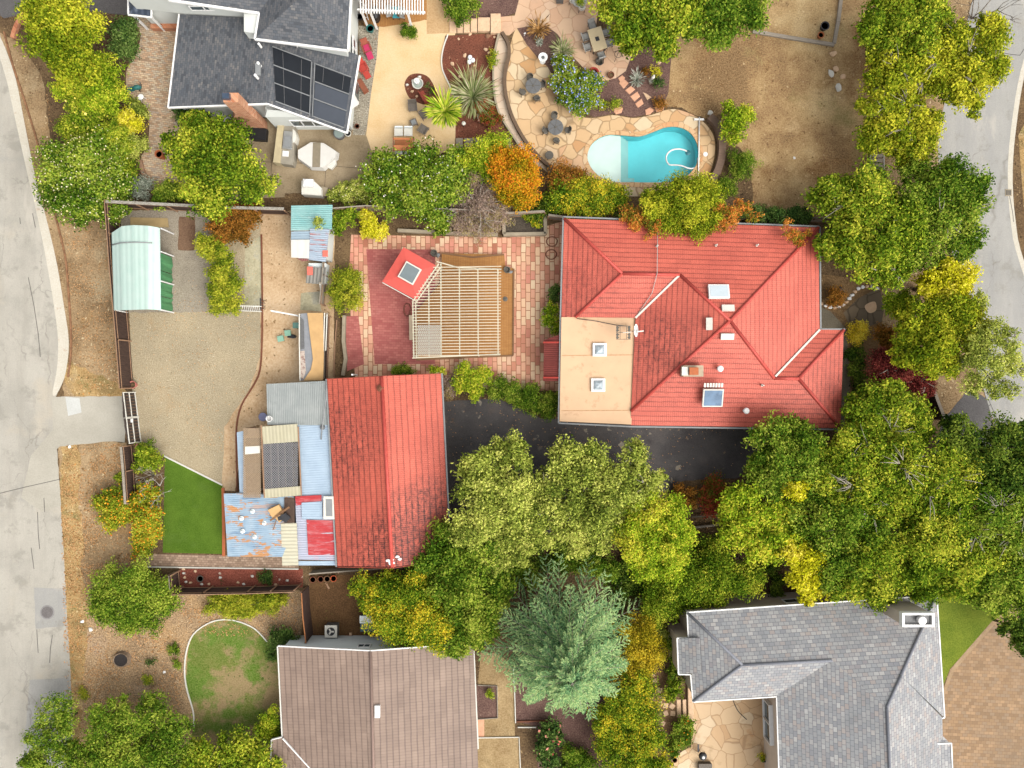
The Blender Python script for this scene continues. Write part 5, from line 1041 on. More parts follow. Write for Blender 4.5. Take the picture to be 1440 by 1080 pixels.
# plywood roofed lean-to (compost store)
cs = thing('store', 'narrow store roofed with tan plywood and grey tarp above the grey lean-to', 'store', P(438, 488))
mb = MB(); mb.prism([tuple(P(*p, 1.9))[:2] for p in ((432, 440), (454, 440), (455, 500), (454, 535), (427, 535), (437, 520), (440, 505), (434, 456))], 1.78, 1.9); obj('plywood_roof', mb, M['ply'], cs)
mb = MB(); mb.prism([tuple(P(*p, 1.88))[:2] for p in ((422, 441), (432, 440), (434, 456), (440, 505), (437, 520), (427, 535), (422, 535), (421, 480))], 1.7, 1.8); obj('tarp', mb, M['tarp'], cs)
mb = MB(); mb.prism([tuple(P(*p, 1.86))[:2] for p in ((421.5, 445), (427, 450), (428, 490), (421.5, 492))], 1.8, 1.83); obj('dark_tarp', mb, M['slate'], cs)
mb = MB(); mb.prism([tuple(P(*p, 1.86))[:2] for p in ((421.5, 494), (428, 493), (430, 522), (426, 534), (422, 530))], 1.8, 1.83); obj('speckled_board', mb, paint('speckled_board', c(206, 190, 176), .8, .1, 3, (c(140, 96, 86), .5)), cs)
walls([P(424, 443, 1.7), P(452, 443, 1.7), P(453, 532, 1.7), P(424, 532, 1.7)], 1.7, M['greywood'], cs)
trim('white_rail', [[(421, 441, 1.9), (421, 485, 1.9)], [(421, 485, 1.9), (422, 536, 1.9)], [(456.5, 440, 1.8), (455, 494, 1.8)]], M['offwhite'], cs, .08, .06, 0)
# rails, slatted gates and stray poles in the dirt yard
o = thing('white_rail', 'white rail with end post across the dirt yard', 'rail', P(382, 441)); obj('bar', MB().bar(P(381, 437, 1.0), P(419, 444, 1.0), .12), M['white'], o)
for x, y in ((383, 437.5), (418, 444)): q_ = P(x, y, 1.0); obj('post', MB().bar((q_.x, q_.y, 0), (q_.x, q_.y, 1.05), .09), M['white'], o)
o = thing('slatted_gate', 'white slatted gate below the concrete slab', 'gate', P(352, 436))
for k in range(11): x = 338+2.6*k; obj('slat', MB().bar(P(x, 430, 1.1), P(x+1.5, 437, .1), .06, .03), M['white'], o)
for z, y in ((1.05, 430), (.15, 437)): obj('rail', MB().bar(P(336, y, z), P(368, y+1, z), .07), M['offwhite'], o)
o = thing('slatted_gate', 'small dark slatted gate right of the white slatted gate', 'gate', P(371, 430))
for k in range(4): y = 421+4*k; obj('slat', MB().bar(P(366, y, 1.0), P(373, y+2, .2), .06, .03), M['dark'], o)
obj('rail', MB().bar(P(366, 419, 1.0), P(366.5, 436, 1.0), .07), M['dark'], o)
for lb, a, b, w in (('pale pole standing between the lean-to and round shrub', (450, 398, 1.6), (454, 424, .1), .12), ('long white pole beside the plywood store', (460, 441, 1.5), (458, 493, 1.5), .09)):
    o = thing('pole', lb, 'pole', P(b[0], b[1], 0)); obj('shaft', MB().bar(P(*a), P(*b), w), M['offwhite'], o); e = P(*a); obj('tip', MB().obox(e, (.14, .14, .12)), M['greywood'], o)
for lb, x, y, rz, m in (('pale green crate lid on the dirt, left of its pair', 396, 476.5, .2, 'crate_green'), ('pale green crate lid near the plywood store', 406, 468.5, .1, 'crate_green'), ('dull teal bin against the store rail', 417.5, 458, 0, 'teal_bin')):
    o = thing('crate', lb, 'crate', P(x, y), rz); mm = paint('crate_green', c(150, 196, 170), .6, .1) if m == 'crate_green' else paint('teal_bin', c(118, 164, 150), .6, .15)
    obj('lid', MB().box(-.27, -.25, .25, .27, .25, .32), mm, o, True); obj('body', MB().box(-.23, -.21, 0, .23, .21, .25), mm, o, True)
o = thing('black_bag', 'dark bag beside the pale green crates', 'bag', P(411, 473.5)); mb = MB(); mb.rock((0, 0, 0), .36, .18, .25, 5); obj('sack', mb, M['dark'], o, True); mb = MB(); mb.rock((.25, .05, .12), .12, .1, .16, 6); obj('knot', mb, M['black'], o, True)
fence('fence', 'stacked dark boards along the compost lane', [(464, 446), (461, 534)], .9, 1, boards=M['darkwood'])
# gazebo
gz = thing('gazebo', 'square gazebo with red roof and grey skylight, turned on the brick court', 'gazebo', P(580, 388))
cs4 = [(567.5, 347.5, 2.6), (612.5, 373, 2.6), (586, 422, 2.6), (537.5, 396, 2.6)]; ap = (576, 384.5, 2.82)
GZR = paint('red_roof_paint', c(224, 94, 82), .6, .07, 2.5, (c(196, 78, 68), .62))
roof([([cs4[(i+1) % 4], cs4[i], ap], 0) for i in range(4)], GZR, gz, th=.1)
cc_ = P(576, 384, 2.9); e1 = (P(*cs4[1])-P(*cs4[0])).normalized(); ang = math.atan2(e1.y, e1.x)
obj('skylight_frame', MB().obox((cc_.x, cc_.y, 2.85), (1.46, 1.5, .16), ang), M['offwhite'], gz); obj('skylight', MB().obox((cc_.x, cc_.y, 2.9), (1.24, 1.28, .12), ang), paint('grey_acrylic', c(126, 138, 140), .25, .12, 1, spec=.6), gz)
for q_ in cs4: p = P(*q_).lerp(P(576, 385, 2.6), .14); obj('post', MB().bar((p.x, p.y, 0), (p.x, p.y, 2.6), .12), M['redwood'], gz)
obj('fascia', MB().bar(P(538, 397.5, 2.45), P(586, 424, 2.45), .06, .16), M['offwhite'], gz)
# deck and slatted pergola
dk = thing('wooden_deck', 'brown wooden deck below the white slatted pergola', 'deck', P(655, 435))
mb = MB(); mb.prism([tuple(P(*p))[:2] for p in ((590, 434), (622, 396), (621.5, 357), (709, 359), (711, 376), (722, 378), (721, 500), (585, 505), (584, 440))], .05, .32)
obj('boards', mb, G['deck'], dk)
trim('deck_edge', [[(621, 356, .3), (665, 362, .3), (709, 358, .3)], [(722.5, 378, .3), (721.5, 500, .3), (585, 506, .3)]], M['brownwood'], dk, .14, .14, .02)
M['pslat'] = paint('beige_slat', c(224, 214, 188, 1.05), .7, .12, 3, (c(190, 172, 140), .6))
pgl = thing('slatted_pergola', 'large cream slatted pergola over the wooden deck', 'pergola', P(650, 435))
def lx(y):   # left limit of the slats at pixel row y
    return 609 if y < 383 else max(580, 617-(y-371)*(617-581)/(424-371)-3) if y < 424 else 579.5+(y-424)*.012
zz = 2.5
for k in range(31):
    y = 376+4.15*k; x0, x1 = lx(y), 705-(y-376)*.012
    obj('slat', MB().bar(P(x0, y, zz+.12), P(x1, y-(1.5 if k < 40 else 0), zz+.12), .055, .09), M['pslat'], pgl)
trim('beam', [[(x, y0, zz), (x+.5, 502-(x-582)*.03, zz)] for x, y0 in ((603, 397), (620, 371), (646, 377), (672, 377), (700, 377))], M['pslat'], pgl, .09, .14, 0)
trim('beam', [[(580.5, 424, zz), (582, 503.5, zz)], [(584.5, 422, zz), (586, 503, zz)], [(580, 503.5, zz+.05), (704, 498, zz+.05)], [(617, 371, zz+.05), (580, 425, zz+.05)], [(621, 374, zz+.05), (584, 427, zz+.05)], [(614, 368, zz), (645, 376.5, zz)], [(645, 376.5, zz), (705, 378.5, zz)]], M['pslat'], pgl, .09, .14, 0)
posts(((583, 500), (620, 500), (672, 499), (700, 497), (700, 380), (646, 379), (619, 374), (583, 426)), zz-.05, M['pslat'], pgl, .1)
lattice((587, 457, 620, 499), zz+.2, .16, paint('grey_lattice', c(190, 184, 170), .8, .1, 4), pgl, 'lattice_panel', .05)
bn = thing('bench', 'cream slab bench at the left side of the slatted pergola', 'bench', P(579, 460)); 
mb = MB(); mb.prism([tuple(P(*p, .45))[:2] for p in ((575, 443), (582, 443), (582.5, 478), (575.5, 478))], .38, .45); obj('seat', mb, M['creamwall'], bn)
for y in (447, 474): q_ = P(579, y, .38); obj('leg', MB().box(q_.x-.18, q_.y-.06, 0, q_.x+.18, q_.y+.06, .38), M['creamwall'], bn)
for lb, x, y, sd in (('grey lidded urn pair at the top left corner of the deck', 613, 358, 1), ('grey stone planter at the right corner of the deck', 715, 381.5, 2)):
    t = thing('stone_urn', lb, 'urn', P(x, y)); mb = MB(); mb.lathe([(.2, 0), (.3, .25), (.22, .5), (.3, .6), (.24, .6), (.15, .4)], (-.12, .05, 0), 12); obj('bowl', mb, M['castmetal'], t, True); mb = MB(); mb.rock((.2, -.1, 0), .22, .2, .4, sd); obj('stone', mb, M['grey'], t, True)
t = thing('ash_spot', 'round grey drain cover on the deck', 'drain', P(710.5, 420.5, .32)); mb = MB(); mb.lathe([(.2, 0), (.22, .03), (.1, .05)], (0, 0, 0), 14); obj('cover', mb, M['castmetal'], t, True); obj('grate', MB().box(-.1, -.02, .05, .1, .02, .07), M['dark'], t, True)
for lb, x, y, rr, nn_ in (('coiled rust brown hose beside the gazebo', 573, 436, .42, 3), ('looped rusty chain hose at the top of the terrace, upper loop', 776, 340, .5, 2), ('looped rusty chain hose at the top of the terrace, lower loop', 775, 358, .5, 2)):
    mb = MB(); b = P(x, y); pts = [b+Vector((math.cos(a)*rr*(1-.06*a/6)*(.8 if nn_ == 3 else 1), math.sin(a)*rr*(1.3 if nn_ == 3 else .85), .05+.02*a/6)) for a in np.linspace(0, nn_*6.28, nn_*16)]; mb.tube(pts, .035, 5); tag(obj('hose_coil', mb, M['hose']), lb, 'hose')
# ------------------------------------------------------------------ plants
def leafmat(name, stops, wc=.5, trans=.35):
    m, nt, bs = newmat(name)
    a = N(nt, 'ShaderNodeAttribute', attribute_name='tone').outputs['Fac']; b = N(nt, 'ShaderNodeAttribute', attribute_name='clump').outputs['Fac']
    f = mth(nt, 'ADD', mth(nt, 'MULTIPLY', a, 1-wc), mth(nt, 'MULTIPLY', b, wc))
    k = ramp(nt, f, stops)
    d = N(nt, 'ShaderNodeBsdfDiffuse', {0: k}); t = N(nt, 'ShaderNodeBsdfTranslucent', {0: k}); g = N(nt, 'ShaderNodeMixShader', {0: trans})
    nt.links.new(d.outputs[0], g.inputs[1]); nt.links.new(t.outputs[0], g.inputs[2]); nt.links.new(g.outputs[0], nt.nodes['Material Output'].inputs[0])
    return m
KL = 1.7
def q(*cs):
    n = len(cs); return [(.1, c(cs[0][0]*.72, cs[0][1]*.74, cs[0][2]*.8, KL))]+[(.25+.55*i/(n-1), c(min(255, x[0]*1.045), x[1], min(255, x[2]+5), KL)) for i, x in enumerate(cs)]
LM = {
 'yg': leafmat('yellow_green_leaf', q((86, 112, 20), (126, 146, 28), (162, 174, 42), (198, 200, 56))),
 'olive': leafmat('olive_leaf', q((98, 118, 40), (138, 156, 58), (168, 184, 78), (200, 208, 104))),
 'green': leafmat('mid_green_leaf', q((58, 92, 20), (92, 126, 30), (128, 154, 46), (162, 178, 66))),
 'gy': leafmat('green_yellow_leaf', q((66, 98, 18), (104, 134, 28), (142, 164, 42), (184, 190, 60))),
 'lime': leafmat('lime_leaf', q((92, 128, 22), (138, 170, 34), (172, 190, 50), (206, 204, 66))),
 'yellow': leafmat('yellow_leaf', q((146, 156, 20), (186, 192, 30), (214, 212, 46), (222, 218, 84))),
 'gold': leafmat('gold_leaf', q((134, 130, 24), (172, 160, 36), (208, 184, 48), (198, 196, 66))),
 'goldgreen': leafmat('gold_green_leaf', q((70, 104, 20), (108, 140, 32), (160, 172, 40), (214, 196, 50))),
 'dark': leafmat('dark_green_leaf', q((44, 70, 30), (66, 96, 40), (92, 122, 50), (116, 140, 70))),
 'deep': leafmat('deep_green_leaf', q((44, 70, 22), (68, 98, 28), (98, 124, 38), (128, 148, 52))),  # darker greens than the mid green leaves
 'orange': leafmat('orange_leaf', q((116, 126, 24), (176, 150, 26), (208, 158, 36), (214, 128, 36))),
 'rust': leafmat('rust_leaf', q((96, 78, 26), (136, 98, 36), (166, 112, 44), (150, 122, 48))),
 'vine': leafmat('orange_vine_leaf', q((104, 116, 34), (140, 132, 40), (200, 116, 50), (206, 150, 64))),
 'red': leafmat('dark_red_leaf', q((78, 36, 32), (112, 50, 44), (136, 66, 54), (150, 92, 70))),
 'redgreen': leafmat('red_green_leaf', q((96, 112, 34), (132, 98, 40), (160, 72, 44), (150, 60, 50))),
 'dusty': leafmat('dusty_leaf', q((112, 126, 104), (144, 156, 132), (170, 182, 160), (192, 200, 184))),
 'greygreen': leafmat('grey_green_blade', q((96, 118, 62), (132, 148, 88), (166, 174, 122), (186, 180, 150))),
 'twig': leafmat('bare_twig_leaf', q((118, 104, 86), (152, 136, 116), (176, 160, 140), (156, 150, 76))),
 'conifer': leafmat('blue_green_needle', q((76, 118, 76), (110, 156, 102), (144, 184, 118), (180, 206, 136))),
 'blade': leafmat('bright_blade', q((96, 136, 26), (140, 172, 40), (178, 196, 56), (206, 206, 96))),
 'bronze': leafmat('bronze_blade', q((92, 72, 40), (138, 108, 54), (176, 138, 76), (190, 160, 104))),
 'juniper': leafmat('juniper_leaf', q((86, 112, 24), (124, 146, 34), (160, 170, 44), (184, 186, 60))),
 'white': leafmat('white_blossom', q((214, 218, 190), (240, 240, 224)), .2),
 'cream': leafmat('cream_blossom', q((224, 220, 150), (246, 242, 206)), .2),
 'yfl': leafmat('yellow_blossom', q((214, 206, 70), (240, 230, 120)), .2),
 'ofl': leafmat('orange_blossom', q((214, 116, 30), (232, 158, 40), (236, 190, 60)), .2),
 'blue': leafmat('blue_blossom', q((112, 140, 206), (150, 172, 226), (196, 204, 236)), .2),
 'pink': leafmat('pink_blossom', q((216, 120, 96), (232, 160, 136)), .2),
 'dry': leafmat('dead_leaf', q((156, 120, 70), (196, 160, 110)), .2),
}
def unit(n):
    v = rng.normal(size=(n, 3)); return v/np.linalg.norm(v, axis=1)[:, None]
def leafmesh(name, C_, D, Nn, L, Wd, tone, clump, m, parent):
    """one diamond leaf per row: centre C_, long axis D, normal Nn"""
    n = len(C_); loc = np.array(parent.location) if parent else np.zeros(3)
    D = D - Nn*(D*Nn).sum(1)[:, None]; D /= np.maximum(1e-6, np.linalg.norm(D, axis=1))[:, None]
    B = np.cross(Nn, D); L = np.broadcast_to(L, (n,))[:, None]; Wd = np.broadcast_to(Wd, (n,))[:, None]
    V = np.stack([C_-D*L/2, C_+B*Wd/2+Nn*Wd*.12, C_+D*L/2, C_-B*Wd/2+Nn*Wd*.12], 1).reshape(-1, 3) - loc
    me = bpy.data.meshes.new(name); me.vertices.add(4*n); me.loops.add(4*n); me.polygons.add(n)
    me.vertices.foreach_set('co', V.astype(np.float32).ravel()); me.loops.foreach_set('vertex_index', np.arange(4*n, dtype=np.int32))
    me.polygons.foreach_set('loop_start', np.arange(0, 4*n, 4, dtype=np.int32)); me.update()
    for nm, ar in (('tone', tone), ('clump', clump)):
        at = me.attributes.new(nm, 'FLOAT', 'FACE'); at.data.foreach_set('value', ar.astype(np.float32))
    me.materials.append(m); me.validate()
    o = bpy.data.objects.new(name, me); COL.objects.link(o); o.parent = parent
    return o
BS = 1.12
def plant(name, label, cat, pal, blobs, h=None, grow=1.0, sat=3, leaf=(.24, .135), dens=130, sub=.36, group=None, trunk=None, fl=None, hole=.0, flat=.8, part='crown', bare=0, spread=.55):
    """blobs: (px, py, r_px, top_z). A crown is many leaf clusters scattered over each blob; limbs run from the trunk to the blobs."""
    bl = []
    for b in blobs:
        zt = (b[3] if len(b) > 3 else h)*rng.uniform(.9, 1.1); rz = min(b[2]*.058*flat, zt*.55); zc = zt-rz; s = (H-zc)/1000
        bl.append((np.array(P(b[0], b[1], zc)), b[2]*s*(BS if cat == 'tree' else 1.04)*grow, rz))
    for ctr, r, rz in list(bl):
        if r > .8 and cat == 'tree':
            for _ in range(sat):
                a = rng.uniform(0, 6.28); f = rng.uniform(.3, .48); bl.append((ctr+np.array([math.cos(a), math.sin(a), 0])*r*rng.uniform(.75, 1.02)-np.array([0, 0, rz*rng.uniform(.0, .5)]), r*f, rz*f*1.2))
    nb0 = len(blobs); w = np.array([b[1]**2 for b in bl]); cen = sum(b[0]*k for b, k in zip(bl, w))/w.sum()
    t = thing(name, label, cat, (cen[0], cen[1], 0), 0, group)
    CC, DD, NN_, TT, KK, FF = [], [], [], [], [], []
    for ctr, r, rz in bl:
        bo = rng.normal()*.13; sr = max(.22, min(sub*r, .95)); ns = max(5, int(2.4*(r/sr)**2*(1-hole)*1.5))
        d = unit(ns*2); d = d[d[:, 2] > -.25][:ns]; ns = len(d)
        rad = np.maximum(.25, r-sr*.6); k = rng.uniform(spread, 1.08, ns)**.6*np.where(rng.random(ns) < .2, rng.uniform(1.05, 1.3, ns), 1.0)
        sc = ctr + d*np.stack([rad*k, rad*k, np.maximum(.2, rz-sr*.5)*k], 1)
        for j in range(ns):
            rr = sr*rng.uniform(.45, 1.35); m_ = max(8, int(dens*rr*rr*3.4)); ld = unit(m_*2); ld = ld[ld[:, 2] > -.45][:m_]; m_ = len(ld)
            CC.append(sc[j]+(ld+d[j]*((ld*d[j]).sum(1)*.55)[:, None])*rr*rng.uniform(.3, 1.25, m_)[:, None]*np.array([1, 1, .75]))
            nn = ld*.65+unit(m_)*.85+np.array([0, 0, .45]); nn /= np.linalg.norm(nn, axis=1)[:, None]
            NN_.append(nn); DD.append(unit(m_)+ld*.6+np.array([0, 0, -.2])); TT.append(rng.random(m_)); KK.append(np.full(m_, np.clip(bo+rng.normal(.5, .24), 0, 1)))
    CC, DD, NN_, TT, KK = map(np.concatenate, (CC, DD, NN_, TT, KK))
    CC[:, 2] = np.maximum(CC[:, 2], .04)
    n = len(CC)
    leafmesh(part, CC, DD, NN_, leaf[0]*rng.uniform(.7, 1.3, n), leaf[1]*rng.uniform(.8, 1.2, n), TT, KK, LM[pal], t)
    if fl:
        fp, frac, sz = fl; ix = rng.choice(n, int(n*frac), replace=False); fc = CC[ix]+np.array([0, 0, .05])+ (CC[ix]-cen*np.array([1, 1, .6]))*.03; m_ = len(ix)
        nn = unit(m_)*.5+np.array([0, 0, 1]); nn /= np.linalg.norm(nn, axis=1)[:, None]
        leafmesh('blossom', fc, unit(m_), nn, sz*rng.uniform(.7, 1.3, m_), sz*rng.uniform(.7, 1.1, m_), rng.random(m_), rng.random(m_), LM[fp], t)
    if trunk is not None:
        mb = MB(); zt = max(b[0][2] for b in bl); f = Vector((cen[0], cen[1], zt*.45)); g = Vector((cen[0], cen[1], 0))
        mb.tube([g, g.lerp(f, .5)+Vector((.08, .05, 0)), f], [trunk*1.25, trunk, trunk*.8], 8)
        for ctr, r, rz in bl[:nb0]:
            e = Vector(ctr)+Vector((0, 0, rz*.35)); mid = f.lerp(e, .5)+Vector((rng.normal()*.2, rng.normal()*.2, .25))
            mb.tube([f-Vector((0, 0, .2)), mid, e], [trunk*.7, trunk*.4, trunk*.16], 6)
            for _ in range(3+bare):
                a = f.lerp(e, rng.uniform(.45, .95)); dv = Vector(unit(1)[0]); dv.z = abs(dv.z)*.7; mb.tube([a, a+dv*r*.5, a+dv*r*.5+Vector(unit(1)[0])*r*.35+Vector((0, 0, r*.2))], [trunk*.22, trunk*.12, .012], 5)
        for _ in range(bare*2):
            ctr, r, rz = bl[rng.integers(nb0)]; az = rng.uniform(0, 6.28); a = Vector(ctr+np.array([math.cos(az)*r*.2, math.sin(az)*r*.2, rz*.75])); dv = Vector((math.cos(az), math.sin(az), .1))*r*.8
            for _ in range(3): e = a+dv*rng.uniform(.4, 1)+Vector(unit(1)[0])*r*.35; e.z = ctr[2]+rz*rng.uniform(.75, 1.05); mb.tube([a, a.lerp(e, .5)+Vector(unit(1)[0])*.12, e], [.035, .025, .012], 4)
        obj('trunk', mb, M['paletwig' if bare > 2 else 'bark'], t)
    return t
def blades(name, label, cat, pal, px, py, z, r_px, n, wd=.07, droop=.5, up=.9, trunk=0, group=None, fl=None):
    """rosette of strap leaves, each of three bent segments"""
    b = P(px, py, z); t = thing(name, label, cat, (b.x, b.y, 0), 0, group); r = r_px*(H-z)/1000
    C_, D, Nn, L, TT, KK = [], [], [], [], [], []
    for i in range(n):
        az = rng.uniform(0, 2*math.pi); el = rng.uniform(.05, 1.25)*up; le = r*rng.uniform(.75, 1.1)/max(.55, math.cos(el)*.9+.15); p = np.array([b.x, b.y, max(.05, z)])+rng.normal(size=3)*.03
        k = rng.random()
        for sgm in range(3):
            e = el-droop*sgm*.55; d = np.array([math.cos(az)*math.cos(e), math.sin(az)*math.cos(e), math.sin(e)]); sl_ = le/3
            C_.append(p+d*sl_/2); D.append(d); s_ = np.array([-math.sin(az), math.cos(az), 0]); nv = np.cross(d, s_); Nn.append(nv if nv[2] > 0 else -nv); L.append(sl_*1.25); TT.append(rng.random()); KK.append(k); p = p+d*sl_
    C_ = np.array(C_); C_[:, 2] = np.maximum(C_[:, 2], .05)
    leafmesh('leaves', C_, np.array(D), np.array(Nn), np.array(L), wd, np.array(TT), np.array(KK), LM[pal], t)
    if trunk:
        mb = MB(); mb.tube([Vector((b.x, b.y, 0)), Vector((b.x, b.y, z))], trunk, 8); obj('trunk', mb, M['bark'], t)
    return t
def conifer(label, px, py, h, rmax):
    b = P(px, py, 0); t = thing('conifer_tree', label, 'tree', b)
    mb = MB(); mb.tube([b, b+Vector((.1, .1, h*.5)), b+Vector((.0, 0, h))], [.32, .2, .03], 9)
    C_, D, Nn, L, TT, KK = [], [], [], [], [], []
    nb = 104
    for i in range(nb):
        f = (i+.5)/nb; z = 2.2+f*(h-2.4); le = rmax*(1-f)**.8*rng.uniform(.72, 1.12)+.5; az = i*2.39996+rng.normal()*.15; a = np.array([math.cos(az), math.sin(az), 0]); s_ = np.array([-a[1], a[0], 0])
        up = .15+.35*f; k = rng.random(); pts = []
        for j in range(15):
            u = j/14; pts.append(np.array([b.x, b.y, z])+a*le*u+np.array([0, 0, le*(up*u-.42*u*u)])+s_*math.sin(u*2.4+i)*.12*le*.4)
        if True: mb.tube([Vector(p) for p in pts[::2]], [.07*(1-f)+.025]*4+[.03, .02, .015, .01], 5)
        for j in range(3, 15):
            u = j/14; p = pts[j]; dr = pts[j]-pts[j-1]; dr /= np.linalg.norm(dr)
            for sd_ in (-1, 1, -1, 1):
                tl = le*.30*(1.15-u)*rng.uniform(.7, 1.2)+.22; ang = rng.uniform(.45, .95)*sd_; td = dr*math.cos(ang)+s_*math.sin(ang)+np.array([0, 0, rng.uniform(-.25, .3)]); td /= np.linalg.norm(td)
                m_ = max(3, int(tl/.13))
                for q_ in range(m_):
                    c0 = p+td*tl*(q_+.3)/m_
                    for w_ in range(2):
                        nd = td+unit(1)[0]*.6; nd /= np.linalg.norm(nd); nv = unit(1)[0]*.6+np.array([0, 0, 1]); C_.append(c0+nd*.08); D.append(nd); Nn.append(nv/np.linalg.norm(nv)); L.append(rng.uniform(.16, .34)); TT.append(rng.random()); KK.append(np.clip(.35*k+.65*u+rng.normal()*.1, 0, 1))
    obj('trunk', mb, M['paletwig'], t)
    leafmesh('foliage', np.array(C_), np.array(D), np.array(Nn), np.array(L), .06, np.array(TT), np.array(KK), LM['conifer'], t)
def baretree(name, label, px, py, h, r, n, m, cat='shrub', w=.03):
    b = P(px, py, 0); t = thing(name, label, cat, b); mb = MB()
    def grow(p, d, le, w_, dep):
        e = p+d*le; mb.tube([p, p.lerp(e, .5)+Vector(unit(1)[0])*le*.1, e], [w_, w_*.8, w_*.6], 5)
        if dep:
            for _ in range(3): grow(e, (d+Vector(unit(1)[0])*.75+Vector((0, 0, .1))).normalized(), le*.68, w_*.6, dep-1)
    for i in range(n):
        a = 2*math.pi*i/n+rng.normal()*.3; grow(b, Vector((math.cos(a)*r, math.sin(a)*r, h)).normalized(), (r*r+h*h)**.5*.45, w, 2)
    obj('branches', mb, m, t); return t
T = lambda *a, **k: plant('tree', a[0], 'tree', a[1], a[2], **{**dict(trunk=.16, h=6, sub=.36, hole=.2), **k})
B_ = lambda *a, **k: plant('shrub', a[0], 'shrub', a[1], a[2], **{**dict(trunk=.05, h=1.8, leaf=(.17, .1), dens=230), **k})

# top left corner
T('yellow-green tree at the top left corner by the brick kerb', 'yg', [(66, 22, 30, 5), (100, 30, 34, 5.6), (76, 52, 34, 5), (116, 60, 30, 5.2), (98, 84, 28, 4.6), (124, 88, 22, 4.2), (70, 4, 26, 5)], sat=1, grow=.93)
B_('dense dark green rounded shrub beside the grey house path', 'dark', [(176, 46, 19, 2.2), (177, 62, 19, 2.1)])
B_('sprawling yellow-green shrub below the corner tree', 'lime', [(146, 108, 24, 2.6), (158, 130, 24, 2.6), (132, 132, 26, 2.8), (112, 120, 26, 2.6), (152, 152, 17, 2.2), (92, 128, 16, 2)], grow=.92)
B_('small golden-green ball shrub at the edge of the paver path', 'yellow', [(183, 175, 17, 1.7)])
B_('grey-green ball shrub below the golden ball shrub', 'olive', [(192, 206, 17, 1.4)])
B_('olive ball shrub half hidden behind the golden ball shrub', 'olive', [(192, 158, 15, 1.3)])
B_('green shrub dotted with yellow flowers near the left road', 'gy', [(112, 160, 22, 2.6), (132, 174, 20, 2.4), (104, 182, 18, 2), (140, 190, 16, 2)], fl=('yfl', .008, .22))
B_('tall green hedge shrub right of the white flowering bush', 'gy', [(160, 186, 18, 2.6), (170, 212, 17, 2.6), (178, 238, 14, 2)])
plant('flowering_shrub', 'large bush covered in creamy white blossom beside the left road', 'shrub', 'green', [(96, 232, 34, 3), (130, 224, 34, 3.2), (92, 268, 30, 2.6), (128, 268, 34, 3), (160, 256, 26, 2.6), (112, 292, 24, 2.2), (152, 288, 24, 2)], fl=('cream', .05, .14), trunk=.08)
B_('dusty silver ball shrub at the end of the lichened fence', 'dusty', [(200, 266, 16, 1.3)], leaf=(.12, .08))
B_('dark green shrub behind the lichened fence', 'green', [(232, 274, 16, 1.5), (250, 268, 12, 1.3)])
T('bright green spreading tree over the concrete patio of the grey house', 'gy', [(280, 200, 32, 5), (306, 190, 26, 4.6), (262, 228, 28, 4.6), (318, 226, 38, 5.4), (290, 256, 36, 5.2), (340, 256, 30, 4.6), (370, 262, 20, 4), (274, 172, 18, 4), (300, 286, 24, 4.2), (245, 204, 16, 3.6), (330, 200, 20, 4.2)], hole=.4, sat=1, grow=.92)
B_('dark green shrub beneath the grey house eave', 'dark', [(262, 160, 14, 1.8), (290, 168, 12, 1.6)])
# middle top
plant('flowering_shrub', 'broad green bush speckled with white flowers below the cream patio', 'shrub', 'green', [(536, 246, 26, 3), (566, 246, 34, 3.6), (600, 240, 32, 3.4), (560, 272, 28, 3), (596, 276, 34, 3.4), (630, 262, 28, 3), (640, 232, 22, 2.6), (614, 300, 20, 2.2)], fl=('white', .018, .14), trunk=.08)
B_('bright green shrub left of the orange tree', 'lime', [(690, 212, 24, 3), (668, 222, 18, 2.6), (700, 232, 18, 2.6), (650, 226, 16, 2.2), (690, 246, 14, 2.2)])
plant('shrub', 'bare twiggy grey-brown shrub with sparse yellow leaves above the terrace wall', 'shrub', 'twig', [(672, 286, 30, 2.4), (696, 272, 24, 2.4), (650, 298, 24, 2), (676, 312, 24, 1.8), (700, 300, 18, 2), (664, 262, 18, 2.2)], leaf=(.3, .035), dens=230, trunk=.05, bare=8)
T('compact orange and gold autumn tree beside the pool terrace', 'orange', [(714, 232, 22, 3.8), (740, 234, 22, 3.8), (726, 254, 30, 4.2), (742, 262, 20, 3.8), (710, 258, 18, 3.6), (730, 282, 16, 3.2)], sat=1, grow=.9, trunk=.1, leaf=(.18, .1), dens=240)
B_('rusty brown topped shrub at the lower left of the pool', 'rust', [(794, 252, 20, 2.2), (812, 248, 14, 2)])
B_('green and yellow shrub mass below the pool', 'goldgreen', [(790, 276, 22, 2.6), (816, 280, 24, 2.8), (842, 276, 22, 2.6), (860, 284, 18, 2.4), (826, 298, 16, 2.2), (870, 274, 12, 2)])
B_('dark shrub right of the orange tree', 'deep', [(772, 288, 16, 1.4), (756, 298, 12, 1)])
B_('dark undergrowth between the olive trees and the conifer tip', 'green', [(720, 800, 18, 1.8), (748, 812, 16, 1.6), (800, 788, 18, 1.8), (832, 792, 18, 1.8), (856, 800, 16, 1.8)], hole=.25)
T('yellow-green bushy tree overhanging the top eave of the red house', 'yg', [(952, 282, 30, 5), (978, 280, 26, 5), (936, 302, 22, 4.6), (968, 306, 28, 4.8), (994, 302, 18, 4.4), (916, 288, 16, 4.2)], trunk=.1, leaf=(.17, .1), dens=230)
